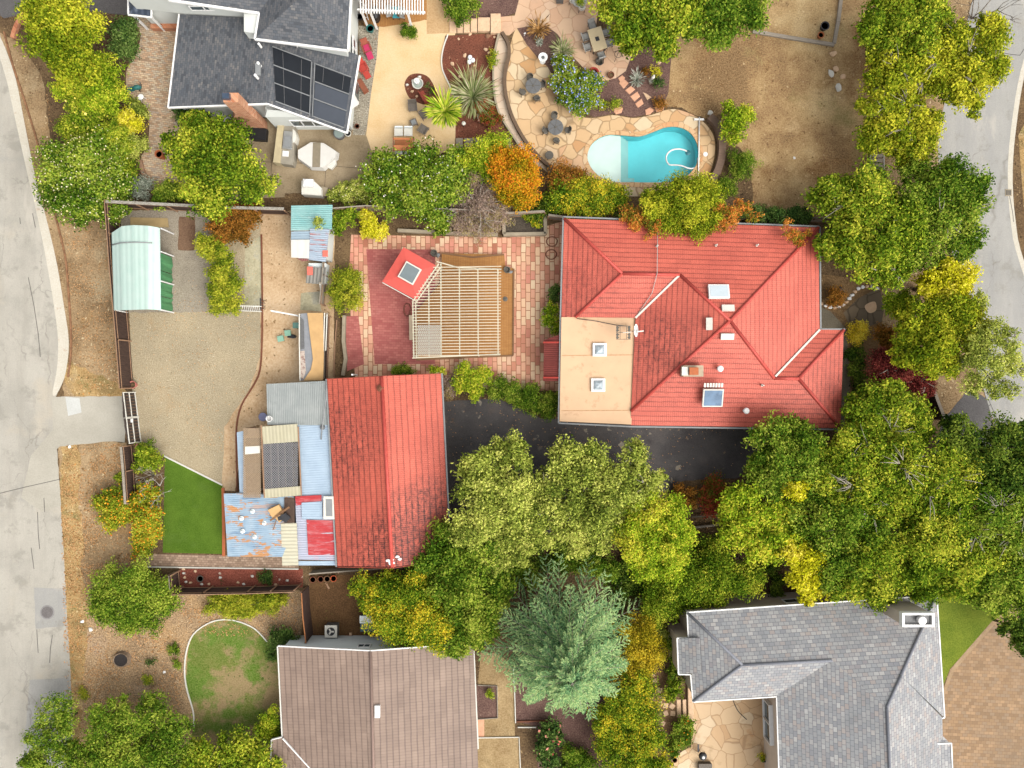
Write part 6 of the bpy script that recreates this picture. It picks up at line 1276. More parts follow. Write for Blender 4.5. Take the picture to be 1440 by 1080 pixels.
for lb, bb in (('orange-red creeper spilling onto the red roof left of the overhanging tree', [(884, 300, 13, 3.9), (902, 306, 16, 4.1), (920, 314, 13, 4.1), (892, 316, 9, 3.8), (912, 330, 7, 4.1)]), ('orange creeper on the red roof right of the overhanging tree', [(1010, 300, 14, 4), (1026, 304, 13, 4), (1042, 296, 12, 3.8), (1016, 318, 9, 4), (1000, 322, 8, 4.2), (1060, 304, 9, 3.7)]), ('small green and orange creeper sprig near the upper right roof corner', [(1112, 328, 9, 4.1), (1122, 338, 9, 4.3), (1106, 316, 7, 3.9), (1132, 330, 7, 4)])):
    plant('creeper', lb, 'creeper', 'vine', bb, leaf=(.2, .09), dens=150, hole=.35, trunk=.02)
B_('dark green ivy along the fence above the red roof', 'dark', [(1070, 302, 14, 2), (1090, 306, 14, 2), (1108, 304, 14, 2), (1128, 306, 13, 2), (1052, 300, 10, 2)])
# pool garden
plant('flowering_shrub', 'hydrangea bush with blue flowers between the patio tables', 'shrub', 'green', [(796, 108, 18, 1.8), (788, 92, 13, 1.4), (812, 122, 20, 2), (828, 118, 15, 1.7), (808, 140, 20, 1.8), (824, 142, 17, 1.6), (790, 118, 14, 1.4)], fl=('blue', .06, .15), trunk=.04, leaf=(.18, .11), dens=230)
blades('grass_clump', 'feathery green grass clump above the blue hydrangea', 'plant', 'greygreen', 791, 74, .3, 17, 170, .06, .5)
blades('flax_plant', 'bronze flax with sword leaves in the small mulch bed', 'plant', 'bronze', 757, 43, .3, 17, 90, .08, .4)
blades('flax_plant', 'large grey-green flax clump beside the curved stone walk', 'plant', 'greygreen', 665, 138, .4, 32, 330, .07, .55)
B_('reddish brown shrub beside the rust coloured bench', 'redgreen', [(684, 154, 15, 1.2), (692, 166, 12, 1)], hole=.4)
blades('cabbage_palm', 'bright green cabbage palm at the edge of the cream patio', 'palm', 'blade', 626, 158, 2.2, 24, 300, .1, .55, trunk=.12)
B_('bright green bush at the foot of the white pergola post', 'green', [(573, 44, 10, 1), (580, 47, 7, .8)], leaf=(.13, .08))
B_('green bush beside the sandy path at the top edge', 'green', [(640, 8, 16, 1.6), (648, 22, 12, 1.3), (660, 2, 14, 1.4)])
for lb, pl_, bb in (('small yellow-green shrub by the red mulch bed and stone wall', 'goldgreen', [(692, 88, 8, .9), (694, 78, 5, .8)]), ('tiny yellow shrub below the hydrangea, left of its pair', 'goldgreen', [(850, 146, 7, .7)]), ('tiny olive shrub below the hydrangea, right of its pair', 'gy', [(864, 146, 7, .7)]), ('small yellow tuft above the white garden statue', 'yellow', [(922, 102, 7, .7)]), ('small dark green shrub right of the white garden statue', 'dark', [(926, 116, 8, .8)]), ('small bronze-green shrub on the pool coping edge', 'rust', [(928, 145, 8, .8)]), ('small brown tuft in the mulch near the stepping stones', 'rust', [(906, 102, 6, .6)])):
    B_(lb, pl_, bb, leaf=(.12, .07), trunk=.02)
blades('grass_clump', 'pale cream tuft of grass beside the stepping stones', 'plant', 'dusty', 895, 113, .2, 11, 110, .05, .4)
blades('succulent', 'grey-green succulent rosette in the small mulch bed', 'plant', 'dusty', 758, 60, .12, 6, 40, .09, .3)
T('small citrus tree with light green leaves right of the pool', 'lime', [(1028, 164, 15, 2.6), (1046, 166, 13, 2.5), (1034, 182, 14, 2.5), (1022, 180, 9, 2.1), (1050, 158, 8, 2.2), (1030, 194, 8, 1.9)], trunk=.06, leaf=(.2, .11), hole=.2)
B_('clipped dark green ball shrub right of the curved pool wall', 'green', [(1044, 231, 19, 1.8)], leaf=(.12, .07), dens=330)
B_('low round green shrub at the end of the curved pool wall', 'green', [(1021, 266, 15, 1.3)], leaf=(.12, .07), dens=330)
T('broad dense green tree at the top edge above the pool garden', 'gy', [(872, 18, 32, 6.5), (900, 40, 30, 6.2), (930, 30, 34, 6.6), (880, 50, 18, 5.2), (936, 66, 16, 5), (960, 20, 28, 6.2), (910, 2, 34, 6.8), (892, 62, 16, 5), (862, 4, 16, 5.8), (930, 78, 10, 4.4)], leaf=(.26, .15), sat=1, grow=.93)
T('darker green tree at the top edge beside the dry lawn', 'green', [(1000, 26, 32, 6), (1034, 24, 30, 6), (1060, 6, 24, 5.6), (1014, -4, 30, 6), (1012, 50, 16, 5), (980, 40, 16, 5)])
# right road side
T('yellow-green tree at the top of the dry lawn beside the right road', 'gy', [(1240, 30, 26, 6.5), (1262, 14, 30, 7), (1284, 42, 32, 7), (1250, 62, 26, 6.2), (1226, 44, 16, 5.6), (1300, 6, 26, 6.6), (1318, 30, 20, 6)], hole=.1)
T('second yellow-green roadside tree, with grey twigs showing in its crown', 'yg', [(1280, 80, 30, 6.8), (1256, 100, 28, 6.4), (1310, 92, 28, 6.6), (1232, 82, 16, 5.4), (1290, 118, 28, 6.4), (1238, 122, 18, 5.6)], hole=.2, bare=8)
T('yellow tinged tree reaching over the right road', 'yg', [(1350, 88, 32, 7), (1384, 60, 24, 6.6), (1392, 96, 20, 6.4), (1362, 122, 24, 6.4), (1340, 60, 20, 6.2), (1330, 116, 22, 6.2), (1366, 148, 13, 5.4), (1396, 32, 14, 6), (1408, 92, 10, 6)], hole=.15, bare=6)
T('lower yellow-green tree beside the weathered timber steps', 'yg', [(1244, 156, 22, 5.6), (1270, 150, 24, 6), (1236, 190, 22, 5.4), (1268, 186, 28, 6), (1296, 176, 22, 5.8), (1294, 206, 20, 5.4), (1270, 212, 18, 5.2), (1212, 150, 10, 4.6), (1276, 228, 12, 4.6)], hole=.15, bare=6)
baretree('bare_tree', 'leafless brown branches leaning over the road at the top right', 1366, 26, 3.5, 2.6, 6, M['bark'], 'tree', .05)
T('large bright green tree at the right corner of the red roof', 'gy', [(1186, 288, 34, 6), (1222, 276, 34, 6.4), (1206, 316, 36, 6.6), (1246, 320, 38, 6.6), (1266, 352, 26, 6), (1222, 356, 28, 6), (1192, 350, 20, 5), (1160, 346, 14, 4.6), (1254, 386, 16, 5), (1230, 384, 18, 5), (1170, 270, 18, 5)], leaf=(.26, .14), bare=3)
T('darker open green tree between the big tree and the right road', 'green', [(1300, 272, 34, 6), (1336, 262, 32, 6), (1352, 296, 30, 6), (1312, 312, 34, 6), (1300, 350, 26, 5.6), (1344, 330, 26, 5.6), (1362, 342, 14, 5), (1376, 262, 14, 5.2), (1288, 246, 16, 5)], hole=.2, bare=4)
T('vivid yellow tree beside the right road bend', 'yellow', [(1324, 398, 22, 5.4), (1344, 390, 22, 5.6), (1304, 406, 16, 5), (1346, 412, 16, 5.2), (1330, 380, 14, 5)])
T('rounded yellow-green tree below the vivid yellow tree', 'yg', [(1300, 452, 28, 6), (1332, 440, 28, 6.2), (1360, 452, 22, 6), (1310, 484, 30, 6.2), (1344, 486, 28, 6.2), (1278, 478, 18, 5.2), (1326, 508, 18, 5.4), (1366, 476, 16, 5.6), (1272, 500, 14, 5)], dens=170)
B_('light green shrub left of the vivid yellow tree', 'lime', [(1262, 422, 16, 3), (1268, 438, 14, 2.8), (1252, 432, 10, 2.6)])
T('open feathery tree overhanging the right road and driveway', 'olive', [(1374, 480, 18, 6.6), (1396, 468, 16, 6.6), (1418, 478, 14, 6.4), (1384, 508, 18, 6.6), (1410, 508, 18, 6.6), (1430, 520, 12, 6.2), (1368, 538, 14, 6), (1396, 540, 14, 6.2), (1376, 420, 9, 5.4), (1420, 546, 11, 6), (1352, 512, 10, 5.6), (1384, 424, 7, 5.4)], hole=.3, leaf=(.22, .09), dens=140, bare=4)
plant('japanese_maple', 'dark red maple beside the front path of the red house', 'tree', 'red', [(1244, 516, 20, 2.6), (1262, 530, 20, 2.8), (1286, 530, 18, 2.6), (1300, 546, 12, 2.2), (1240, 540, 12, 2.2)], leaf=(.16, .08), dens=230, trunk=.06, bare=3)
B_('brown and orange shrub above the dark red maple', 'rust', [(1240, 470, 14, 1.6), (1252, 484, 13, 1.6)], hole=.3)
B_('round dark shrub beside the stone border in the front bed', 'rust', [(1174, 419, 13, 1.3)], leaf=(.12, .07), dens=330)
B_('round yellow-brown shrub at the corner of the red roof extension', 'gold', [(1207, 466, 14, 1.4)], leaf=(.12, .07), dens=330)
B_('dark green ground shrub beside the red house end', 'deep', [(1206, 500, 14, .8), (1204, 524, 14, .8), (1210, 546, 12, .7)], hole=.3)
T('green tree at the lower right corner of the red roof', 'gy', [(1226, 574, 30, 5.6), (1260, 566, 24, 5.6), (1284, 590, 24, 5.6), (1244, 604, 28, 5.8), (1212, 606, 20, 5), (1288, 612, 14, 5)], bare=3)
# woodland, right centre
WG = 'woodland trees right of centre'
T('green tree overlapping the lower edge of the red roof', 'green', [(1084, 622, 24, 6), (1112, 612, 22, 6.2), (1136, 624, 20, 6), (1094, 656, 30, 6.4), (1130, 656, 26, 6.2), (1074, 646, 18, 5.6)], group=WG, grow=1.02)
T('broad green tree with bare grey branches right of the red roof corner', 'gy', [(1180, 646, 34, 6.8), (1216, 632, 30, 6.6), (1194, 684, 34, 7), (1232, 668, 34, 7), (1262, 652, 28, 6.6), (1164, 676, 24, 6.2), (1248, 706, 28, 6.6), (1216, 716, 26, 6.4)], group=WG, grow=1.02, bare=9, hole=.1)
T('golden-lime tree at the left side of the woodland', 'lime', [(1050, 712, 28, 6), (1076, 734, 28, 6.2), (1050, 748, 24, 5.6), (1094, 764, 22, 5.8), (1074, 772, 18, 5.4), (1034, 736, 18, 5), (1104, 722, 20, 5.8), (1120, 750, 20, 5.8)], group=WG, grow=1.02)
T('small bright yellow crown showing at the top left of the woodland', 'yellow', [(1112, 686, 12, 6.8), (1128, 684, 12, 6.8), (1118, 694, 9, 6.6)], group=WG, grow=1.02)
T('yellow crown along the lower left edge of the woodland', 'yellow', [(1112, 776, 16, 6), (1138, 782, 20, 6.2), (1152, 772, 14, 6), (1130, 806, 20, 5.6), (1148, 820, 18, 5.2), (1136, 836, 12, 4.8)], group=WG, grow=1.02)
T('mid green tree in the middle of the woodland above the grey roof', 'green', [(1142, 728, 28, 6.6), (1172, 742, 32, 7), (1198, 768, 32, 7), (1150, 754, 24, 6.4), (1226, 752, 26, 6.6), (1180, 796, 26, 6.4)], group=WG, grow=1.02)
T('green tree touching the top edge of the mottled grey roof', 'gy', [(1222, 792, 32, 6.8), (1252, 806, 30, 6.6), (1196, 822, 22, 5.8), (1232, 828, 22, 5.8), (1280, 790, 26, 6.4), (1172, 822, 16, 5.2)], group=WG, grow=1.02)
T('yellow-green tree in the centre of the woodland right side', 'gy', [(1296, 688, 34, 7), (1328, 672, 32, 7.2), (1310, 722, 34, 7), (1344, 706, 28, 6.8), (1276, 718, 24, 6.4), (1360, 660, 22, 6.4)], group=WG, grow=1.02, bare=4)
T('dark green tree at the right edge below the driveway', 'deep', [(1352, 614, 22, 6), (1392, 628, 30, 6.6), (1424, 630, 28, 6.6), (1410, 668, 34, 7), (1446, 660, 30, 7), (1380, 660, 24, 6.4), (1336, 600, 12, 5)], group=WG, grow=1.02)
T('mottled green tree at the far right edge of the woodland', 'green', [(1394, 714, 32, 6.8), (1430, 716, 32, 7), (1360, 746, 28, 6.6), (1410, 750, 30, 6.8), (1446, 750, 26, 6.6)], group=WG, grow=1.02, bare=10, hole=.15)
T('green tree at the lower right of the woodland above the lawn', 'gy', [(1304, 760, 32, 6.8), (1334, 782, 32, 6.8), (1368, 788, 30, 6.6), (1310, 806, 28, 6.2), (1350, 816, 24, 5.8), (1290, 828, 16, 5)], group=WG, grow=1.02)
T('green crown above the brick driveway at the right edge', 'green', [(1404, 792, 28, 6.4), (1434, 796, 28, 6.6), (1396, 826, 24, 5.8), (1428, 836, 26, 6), (1376, 836, 16, 5)], group=WG, grow=1.02)
plant('tree', 'low hanging dark leafy branch over the brick driveway at the right edge', 'tree', 'deep', [(1426, 886, 16, 4), (1438, 904, 14, 3.8), (1418, 872, 9, 4), (1444, 876, 14, 4.2)], trunk=.1, hole=.35)
# middle trees
T('olive leaved pepper tree beside the garage and black driveway', 'olive', [(690, 660, 26, 6), (716, 628, 18, 6), (724, 650, 18, 6), (668, 676, 24, 5.8), (704, 686, 28, 6.4), (736, 692, 22, 6), (686, 714, 28, 6), (716, 722, 26, 6), (664, 740, 24, 5.4), (746, 722, 18, 5.4), (700, 748, 22, 5.2), (758, 700, 16, 5.2), (744, 752, 18, 4.8), (722, 772, 20, 4.6), (694, 786, 18, 4.4)], hole=.2)
T('feathery olive tree right of the pepper tree over the driveway', 'olive', [(806, 652, 26, 6.2), (832, 644, 20, 6.2), (816, 684, 30, 6.4), (788, 700, 26, 6), (842, 676, 24, 6.2), (890, 640, 16, 6), (896, 658, 12, 5.8), (866, 690, 30, 6.4), (906, 680, 22, 6), (840, 716, 28, 6.2), (800, 732, 24, 5.6), (770, 722, 18, 5.4), (862, 728, 22, 5.8), (778, 752, 18, 5), (764, 680, 16, 5.4), (752, 736, 18, 5), (812, 760, 20, 4.8), (846, 752, 18, 4.8)], hole=.25, bare=4)
T('vivid lime green bushy tree right of the olive trees', 'lime', [(884, 724, 22, 5.4), (912, 716, 22, 5.8), (942, 728, 24, 5.8), (896, 756, 26, 5.6), (934, 764, 26, 5.8), (954, 750, 20, 5.4), (910, 784, 24, 5.2), (944, 790, 20, 5), (880, 750, 16, 4.8)], leaf=(.2, .12), dens=200)
T('green tree at the lower right corner of the garage', 'green', [(640, 760, 26, 5), (620, 792, 28, 5), (652, 800, 30, 5.2), (676, 770, 20, 4.8), (668, 832, 24, 4.8), (636, 830, 26, 5), (660, 864, 26, 4.8), (650, 896, 20, 4.4), (684, 858, 18, 4.2), (700, 826, 18, 4), (690, 800, 18, 4.4), (684, 892, 14, 3.8)], hole=.12)
plant('tree', 'golden green bush tree at the top of the brown tiled roof', 'tree', 'goldgreen', [(520, 832, 20, 3.4), (546, 834, 28, 4), (578, 836, 28, 4.2), (556, 866, 28, 4.2), (590, 868, 30, 4.4), (612, 886, 24, 4.2), (584, 894, 20, 4)], trunk=.12, leaf=(.18, .1), dens=220)
B_('dark green undergrowth between the conifer and the lime tree', 'deep', [(888, 800, 22, 1.6), (912, 822, 22, 1.6), (876, 830, 18, 1.4), (770, 790, 18, 1.2), (738, 776, 16, 1.2)], hole=.25)
plant('hedge', 'long yellow-green hedge above the mottled grey house', 'hedge', 'gy', [(930, 832, 28, 3.4), (958, 820, 28, 3.6), (988, 806, 30, 3.8), (1016, 806, 30, 3.8), (1044, 812, 24, 3.6), (1060, 806, 14, 3), (1000, 832, 24, 3.2), (920, 860, 18, 2.8), (968, 842, 22, 3.2), (1000, 776, 20, 3)], trunk=.06, leaf=(.18, .1), dens=220)
conifer('tall blue-green conifer with feathery drooping boughs', 790, 886, 11.5, 6.9)
plant('hedge', 'golden hedge right of the blue-green conifer', 'hedge', 'gold', [(900, 892, 24, 3), (904, 920, 22, 3), (862, 936, 16, 2.6), (898, 938, 16, 2.8)], trunk=.05, leaf=(.16, .09), dens=250)
plant('hedge', 'tall green hedge with yellow tips below the golden hedge', 'hedge', 'goldgreen', [(896, 962, 24, 3.2), (876, 986, 26, 3.2), (904, 996, 24, 3.2), (856, 1010, 22, 3), (888, 1024, 28, 3.4), (914, 1032, 20, 3), (866, 1048, 24, 3), (900, 1062, 26, 3.2), (922, 1070, 20, 3), (880, 1090, 26, 3)], trunk=.05, leaf=(.18, .1), dens=220)
plant('rose_bush', 'rose bush with pale pink blooms below the conifer', 'shrub', 'dark', [(774, 1026, 13, 1.6), (770, 1046, 14, 1.6), (784, 1034, 10, 1.4), (772, 1066, 14, 1.4)], fl=('pink', .012, .26), trunk=.03)
B_('green shrub at the bottom edge right of the rose bush', 'green', [(806, 1058, 15, 1.4), (822, 1070, 16, 1.5), (800, 1078, 14, 1.3)])
B_('small yellow-green tuft in the bed beside the brown roof', 'lime', [(688, 975, 6, .6)], leaf=(.14, .06), trunk=.02)
B_('round red and green shrub beside the black driveway', 'redgreen', [(1002, 690, 18, 2), (1016, 696, 16, 2), (1006, 710, 16, 1.8), (994, 700, 12, 1.6)])
B_('sparse pink-brown shrub between the driveway and lime tree', 'rust', [(962, 690, 13, 1.2), (968, 706, 11, 1), (952, 700, 9, 1)], hole=.45)
B_('dark green undergrowth left of the woodland', 'deep', [(1002, 770, 14, 1.4), (1022, 760, 14, 1.4), (984, 772, 12, 1.2), (1078, 800, 18, 1.4), (1090, 826, 14, 1.2)], hole=.3)
B_('pale yellow airy shrub left of the mottled grey house', 'yellow', [(928, 913, 14, 1.4)], hole=.35, leaf=(.14, .07))
B_('small olive shrub at the upper left corner of the mottled house', 'olive', [(922, 882, 10, 1.2), (936, 892, 8, 1)], hole=.35)
B_('green climber on the left wall of the mottled house', 'green', [(947, 905, 8, 1.6), (950, 925, 9, 1.6), (948, 944, 9, 1.4)])
B_('green shrub beside the garden steps of the mottled house', 'gy', [(950, 964, 12, 1.3), (940, 976, 9, 1.1)])
B_('leafy green shrub at the left edge of the flagstone court', 'green', [(962, 1022, 13, 1.3), (958, 1038, 12, 1.2), (948, 1052, 10, .9)], fl=('ofl', .01, .14))
# driveway hedge and terrace plants
plant('hedge', 'bright green clipped hedge between the terrace and black driveway', 'hedge', 'green', [(700, 546, 14, 1.5), (718, 550, 14, 1.5), (736, 558, 15, 1.5), (754, 566, 15, 1.5), (770, 574, 14, 1.5), (776, 562, 10, 1.4), (724, 564, 10, 1.2), (748, 548, 9, 1.2)], trunk=.03, leaf=(.15, .09), dens=260)
B_('lime yellow shrub at the top corner of the garage', 'lime', [(654, 522, 12, 1.7), (666, 536, 15, 1.8), (680, 528, 12, 1.6), (648, 540, 11, 1.5), (668, 552, 10, 1.3), (610, 520, 6, 1), (620, 521, 6, 1)])
plant('shrub', 'brown leafless bush at the right edge of the garage eave', 'shrub', 'twig', [(634, 536, 12, 1.2), (632, 550, 11, 1.1)], leaf=(.22, .04), dens=260, trunk=.03)
plant('hedge', 'short clipped box hedge at the lower edge of the terrace', 'hedge', 'green', [(556, 521, 6.5, .8), (563, 521, 6.5, .8), (570, 521, 6.5, .8), (576, 521, 5, .8)], trunk=.02, leaf=(.12, .07), dens=380)
B_('bright green bush against the left wall of the red house', 'lime', [(775, 434, 9, 1.5), (774, 450, 11, 1.5), (780, 462, 8, 1.3)])
B_('dark green bush above the bright bush on the house wall', 'dark', [(782, 410, 9, 1.2), (780, 420, 8, 1.2)])
B_('rounded dark green shrub at the left corner of the terrace', 'juniper', [(488, 398, 20, 1.9), (494, 416, 19, 1.9), (478, 418, 17, 1.7), (496, 390, 12, 1.6)], leaf=(.16, .07))
B_('bright yellow shrub at the upper left corner of the terrace', 'yellow', [(514, 304, 9, 1.6), (522, 316, 12, 1.7), (532, 324, 12, 1.5), (518, 328, 9, 1.3)])
B_('slim yellow shrub above the terrace wall', 'yellow', [(549, 284, 6, 1.6), (551, 294, 7, 1.5)])
B_('small green shrub right of the teal shed', 'gy', [(472, 312, 10, 1.9), (484, 306, 14, 2.1), (494, 300, 10, 1.9), (476, 324, 8, 1.6)], hole=.2)
B_('leafy sprig growing through the teal shed roof', 'olive', [(446, 310, 6, 2.9), (448, 318, 4, 2.8)], leaf=(.16, .08))
B_('small green shrub in the raised bed above the terrace wall', 'green', [(624, 320, 8, 1), (616, 326, 5, .8)])
B_('low green shrub inside the square raised planter', 'goldgreen', [(752, 308, 10, .9), (744, 300, 7, .8), (758, 318, 6, .8)], hole=.3)
# left yard
B_('rusty orange-brown shrub at the top of the gravel yard', 'rust', [(306, 312, 16, 2), (328, 306, 20, 2.2), (350, 306, 16, 2), (336, 326, 16, 2), (316, 328, 12, 1.8)])
B_('lime yellow shrub row beside the concrete slab', 'juniper', [(288, 344, 12, 1.7), (304, 352, 16, 1.8), (316, 366, 14, 1.8), (310, 384, 14, 1.8), (326, 396, 15, 1.8), (308, 408, 14, 1.7), (322, 424, 17, 1.8), (306, 432, 11, 1.6)], dens=240)
B_('round lantana shrub with orange flowers outside the fence', 'juniper', [(156, 704, 18, 1.6), (172, 712, 18, 1.6), (160, 724, 18, 1.6)], fl=('ofl', .05, .15))
B_('long lantana shrub with orange flowers beside the artificial lawn', 'juniper', [(208, 694, 15, 1.6), (202, 712, 17, 1.7), (212, 724, 16, 1.7), (204, 744, 18, 1.7), (214, 752, 13, 1.6), (200, 768, 14, 1.5)], fl=('ofl', .07, .15))
B_('dark shrub below the gate post', 'gy', [(206, 638, 14, 1.5), (214, 648, 14, 1.5), (200, 652, 11, 1.3)])
baretree('bare_shrub', 'leafless grey shrub beside the gate shrub', 216, 668, 1.4, 1.0, 9, M['paletwig'])
baretree('bare_shrub', 'leafless white branched shrub overhanging the artificial lawn', 226, 690, 1.8, 1.4, 5, paint('white_twig', c(226, 220, 208), .9, .08))
B_('small green weed clump outside the fence', 'gy', [(170, 672, 8, .3), (176, 664, 6, .3)], hole=.4, trunk=.01)
B_('large rounded green shrub below the artificial lawn', 'green', [(162, 826, 26, 2.6), (190, 822, 28, 2.9), (220, 832, 26, 2.7), (150, 848, 22, 2.2), (182, 852, 28, 2.7), (214, 858, 24, 2.4), (180, 874, 16, 1.8), (235, 848, 16, 2)], dens=200)
plant('juniper', 'spiky yellow-green ground juniper below the dark wooden fence', 'shrub', 'juniper', [(304, 848, 14, .9), (322, 848, 16, 1), (340, 850, 16, 1), (358, 848, 16, 1), (376, 846, 15, 1), (392, 844, 11, .9), (330, 860, 10, .8), (350, 860, 9, .8)], trunk=.03, leaf=(.26, .06), dens=220)
for lb, x, y, r, pl_ in (('small dark green clump beside the lawn edging', 245, 912, 8, 'green'), ('smaller green clump below the dark one near the edging', 248, 932, 6, 'green'), ('tiny green tuft right of the tree stump', 211, 931, 4, 'dark'), ('faint green weed patch below the stump', 207, 955, 7, 'gy'), ('low green weeds along the road edge', 117, 975, 8, 'juniper'), ('green shrub inside the red gravel bed', 374, 812, 10, 'dark')):
    B_(lb, pl_, [(x, y, r, .5), (x+r*.5, y+r*.3, r*.6, .4)], leaf=(.13, .07), trunk=.01, hole=.2)
T('small tree with green drooping foliage overhanging the left road', 'green', [(86, 990, 18, 4.2), (70, 1010, 16, 4), (94, 1016, 14, 4), (54, 1036, 14, 3.8), (74, 1038, 14, 3.8), (66, 1066, 18, 4)], hole=.3, leaf=(.2, .09), trunk=.08)
T('wide low green tree at the bottom left edge', 'green', [(166, 1000, 18, 4), (192, 1012, 18, 4), (150, 1030, 22, 4.2), (222, 1008, 22, 4.2), (246, 1020, 18, 4), (184, 1042, 26, 4.4), (226, 1046, 26, 4.4), (130, 1062, 24, 4.2), (170, 1076, 28, 4.4), (214, 1080, 26, 4.4), (100, 1074, 24, 4.2), (140, 1004, 14, 3.8), (60, 1084, 24, 4), (246, 1076, 24, 4.2)], hole=.28, leaf=(.2, .1))
T('green tree at the bottom edge right of the wide low tree', 'gy', [(300, 1062, 24, 3.6), (336, 1058, 26, 3.8), (366, 1072, 22, 3.6), (318, 1086, 26, 3.8), (268, 1078, 18, 3.4)], hole=.3)
B_('leafy green shrub at the lower left wall of the brown roofed house', 'lime', [(380, 1008, 13, 1.8), (374, 1024, 14, 1.8), (386, 1030, 10, 1.6)])
B_('dark green shrub at the upper left corner of the brown roof', 'dark', [(388, 898, 13, 1.4), (402, 896, 12, 1.4), (384, 918, 9, 1.2), (414, 902, 9, 1.2)])
B_('low bush with yellow seed heads left of the white flowering bush', 'olive', [(482, 272, 13, 1.2), (498, 268, 13, 1.3), (470, 276, 9, 1), (512, 276, 10, 1)], fl=('cream', .02, .12))
# ------------------------------------------------------------------ furniture and small things (built once per kind, then copied)
M["stone"], M["pinkstone"] = G["stone"], G["pinkstone"]
def L_(mb, nm, m, t): return obj(nm, mb, m, t, True)
def at(t, px, py, deg=0, z=0.0, label=None, group=None):
    t.location = P(px, py, z); t.rotation_euler = (0, 0, R(deg))
    if label: t['label'] = label
    if group: t['group'] = group
    return t
def many(proto, spots, group=None, cat=None):
    for i, sp in enumerate(spots):
        o = proto if i == 0 else copy_tree(proto)
        at(o, sp[1], sp[2], sp[3], sp[4] if len(sp) > 4 else 0.0, sp[0], group)
def chair(name, label, w, d, sm, fm, round_=False, arms=False, legs=True, cat='chair', backh=.85):
    t = thing(name, label, cat)
    mb = MB(); mb.lathe([(w*.5, 0), (w*.52, .05), (w*.4, .07)], (0, 0, .4), 14) if round_ else mb.box(-w/2, -d/2, .38, w/2, d/2, .46); L_(mb, 'seat', sm, t)
    mb = MB()
    if round_:
        for k in range(6):
            a0, a1 = math.pi*(.12+.127*k), math.pi*(.12+.127*(k+1)); p, q_ = (math.cos(a0)*w*.52, math.sin(a0)*w*.52), (math.cos(a1)*w*.52, math.sin(a1)*w*.52)
            mb.bar((p[0], p[1], .66), (q_[0], q_[1], .66), .05, .36)
    else: mb.obox((0, d/2+.05, .68), (w, .07, .5), 0, R(-14))
    L_(mb, 'backrest', sm, t)
    for x in (-1, 1):
        if arms: L_(MB().box(x*w/2-.035, -d/2, .6, x*w/2+.035, d/2, .65), 'armrest', fm, t)
        for y in (-1, 1): L_(MB().bar((x*(w/2-.05), y*(d/2-.05), 0), (x*(w/2-.05), y*(d/2-.05), .4), .045), 'leg', fm, t)
    return t
# cast metal tables and chairs by the pool
MG = 'cast metal patio chairs on the pool terrace'
mc = chair('patio_chair', '', .56, .54, M['castmetal'], M['castmetal'], True)
many(mc, [('dark metal chair above the upper round pool table', 745, 113, 0), ('metal chair left of the upper round pool table', 735, 132.5, 110), ('metal chair right of the upper round pool table', 762, 122, -60), ('metal chair below the upper round pool table', 754.5, 141, 200),
          ('metal chair above the lower round pool table', 779, 166, 0), ('metal chair left of the lower round pool table', 766.5, 186.5, 90), ('metal chair right of the lower round pool table', 798, 185.5, -90), ('metal chair below the lower round pool table', 782, 200, 180)], MG)
def rtable(label, r, tm, fm, name='round_table'):
    t = thing(name, label, 'table'); mb = MB(); mb.lathe([(r*.97, 0), (r, .02), (r, .05), (r*.96, .06)], (0, 0, .7), 22); L_(mb, 'tabletop', tm, t)
    mb = MB(); mb.lathe([(.28, 0), (.26, .05), (.06, .1), (.05, .7)], (0, 0, 0), 12); L_(mb, 'pedestal', fm, t)
    mb = MB()
    for k in range(6): mb.bar((0, 0, .775), (math.cos(k*1.047)*r*.92, math.sin(k*1.047)*r*.92, .775), .03, .02)
    mb.lathe([(.09, 0), (.07, .05)], (0, 0, .765), 10); L_(mb, 'ring', fm, t); return t
many(rtable('', .68, M['slate'], M['castmetal']), [('round blue-grey metal table nearer the curved walk, upper of two', 749.5, 125.5, 0), ('round blue-grey metal table nearer the pool, lower of two', 780.5, 183, 20)], 'round metal patio tables')
st_ = thing('side_table', 'small round mesh side table below the lower round pool table', 'table'); mb = MB(); mb.lathe([(.36, .0), (.38, .03), (.34, .05)], (0, 0, .42), 18); L_(mb, 'top', M['castmetal'], st_)
for k in range(3): L_(MB().bar((math.cos(k*2.1)*.3, math.sin(k*2.1)*.3, 0), (math.cos(k*2.1)*.2, math.sin(k*2.1)*.2, .43), .04), 'leg', M['castmetal'], st_)
at(st_, 772, 220.5)
o = copy_tree(mc); at(o, 774, 240, 30, 0, 'metal chair at the lower end of the pool terrace by the shrub', MG)
# dining set in beige and grey
dt = thing('dining_table', 'beige rectangular dining table with a dark centre square', 'table'); L_(MB().box(-.62, -.98, .7, .62, .98, .76), 'tabletop', paint('beige_table', c(232, 210, 168), .6, .05, 2), dt)
L_(MB().box(-.16, -.18, .762, .16, .18, .79), 'centre_grate', M['dark'], dt)
for x in (-.52, .52):
    for y in (-.85, .85): L_(MB().box(x-.05, y-.05, 0, x+.05, y+.05, .7), 'leg', M['castmetal'], dt)
at(dt, 838.5, 60.5, 17)
dc = chair('dining_chair', '', .6, .58, M['greycloth'], M['castmetal'], False, True)
many(dc, [('grey cushioned dining chair at the top end of the beige table', 831.5, 40, 17), ('grey dining chair upper left of the beige table', 823, 55.5, 107), ('grey dining chair lower left of the beige table', 825.5, 70, 107), ('grey dining chair upper right of the beige table', 850.5, 50, -73), ('grey dining chair lower right of the beige table', 856, 64, -73), ('grey dining chair at the lower end of the beige table', 844, 81, 197)], 'grey chairs around the beige dining table')
rt = rtable('round glass table with a plant bowl at the top edge', .72, M['greycloth'], M['castmetal']); at(rt, 814, 5)
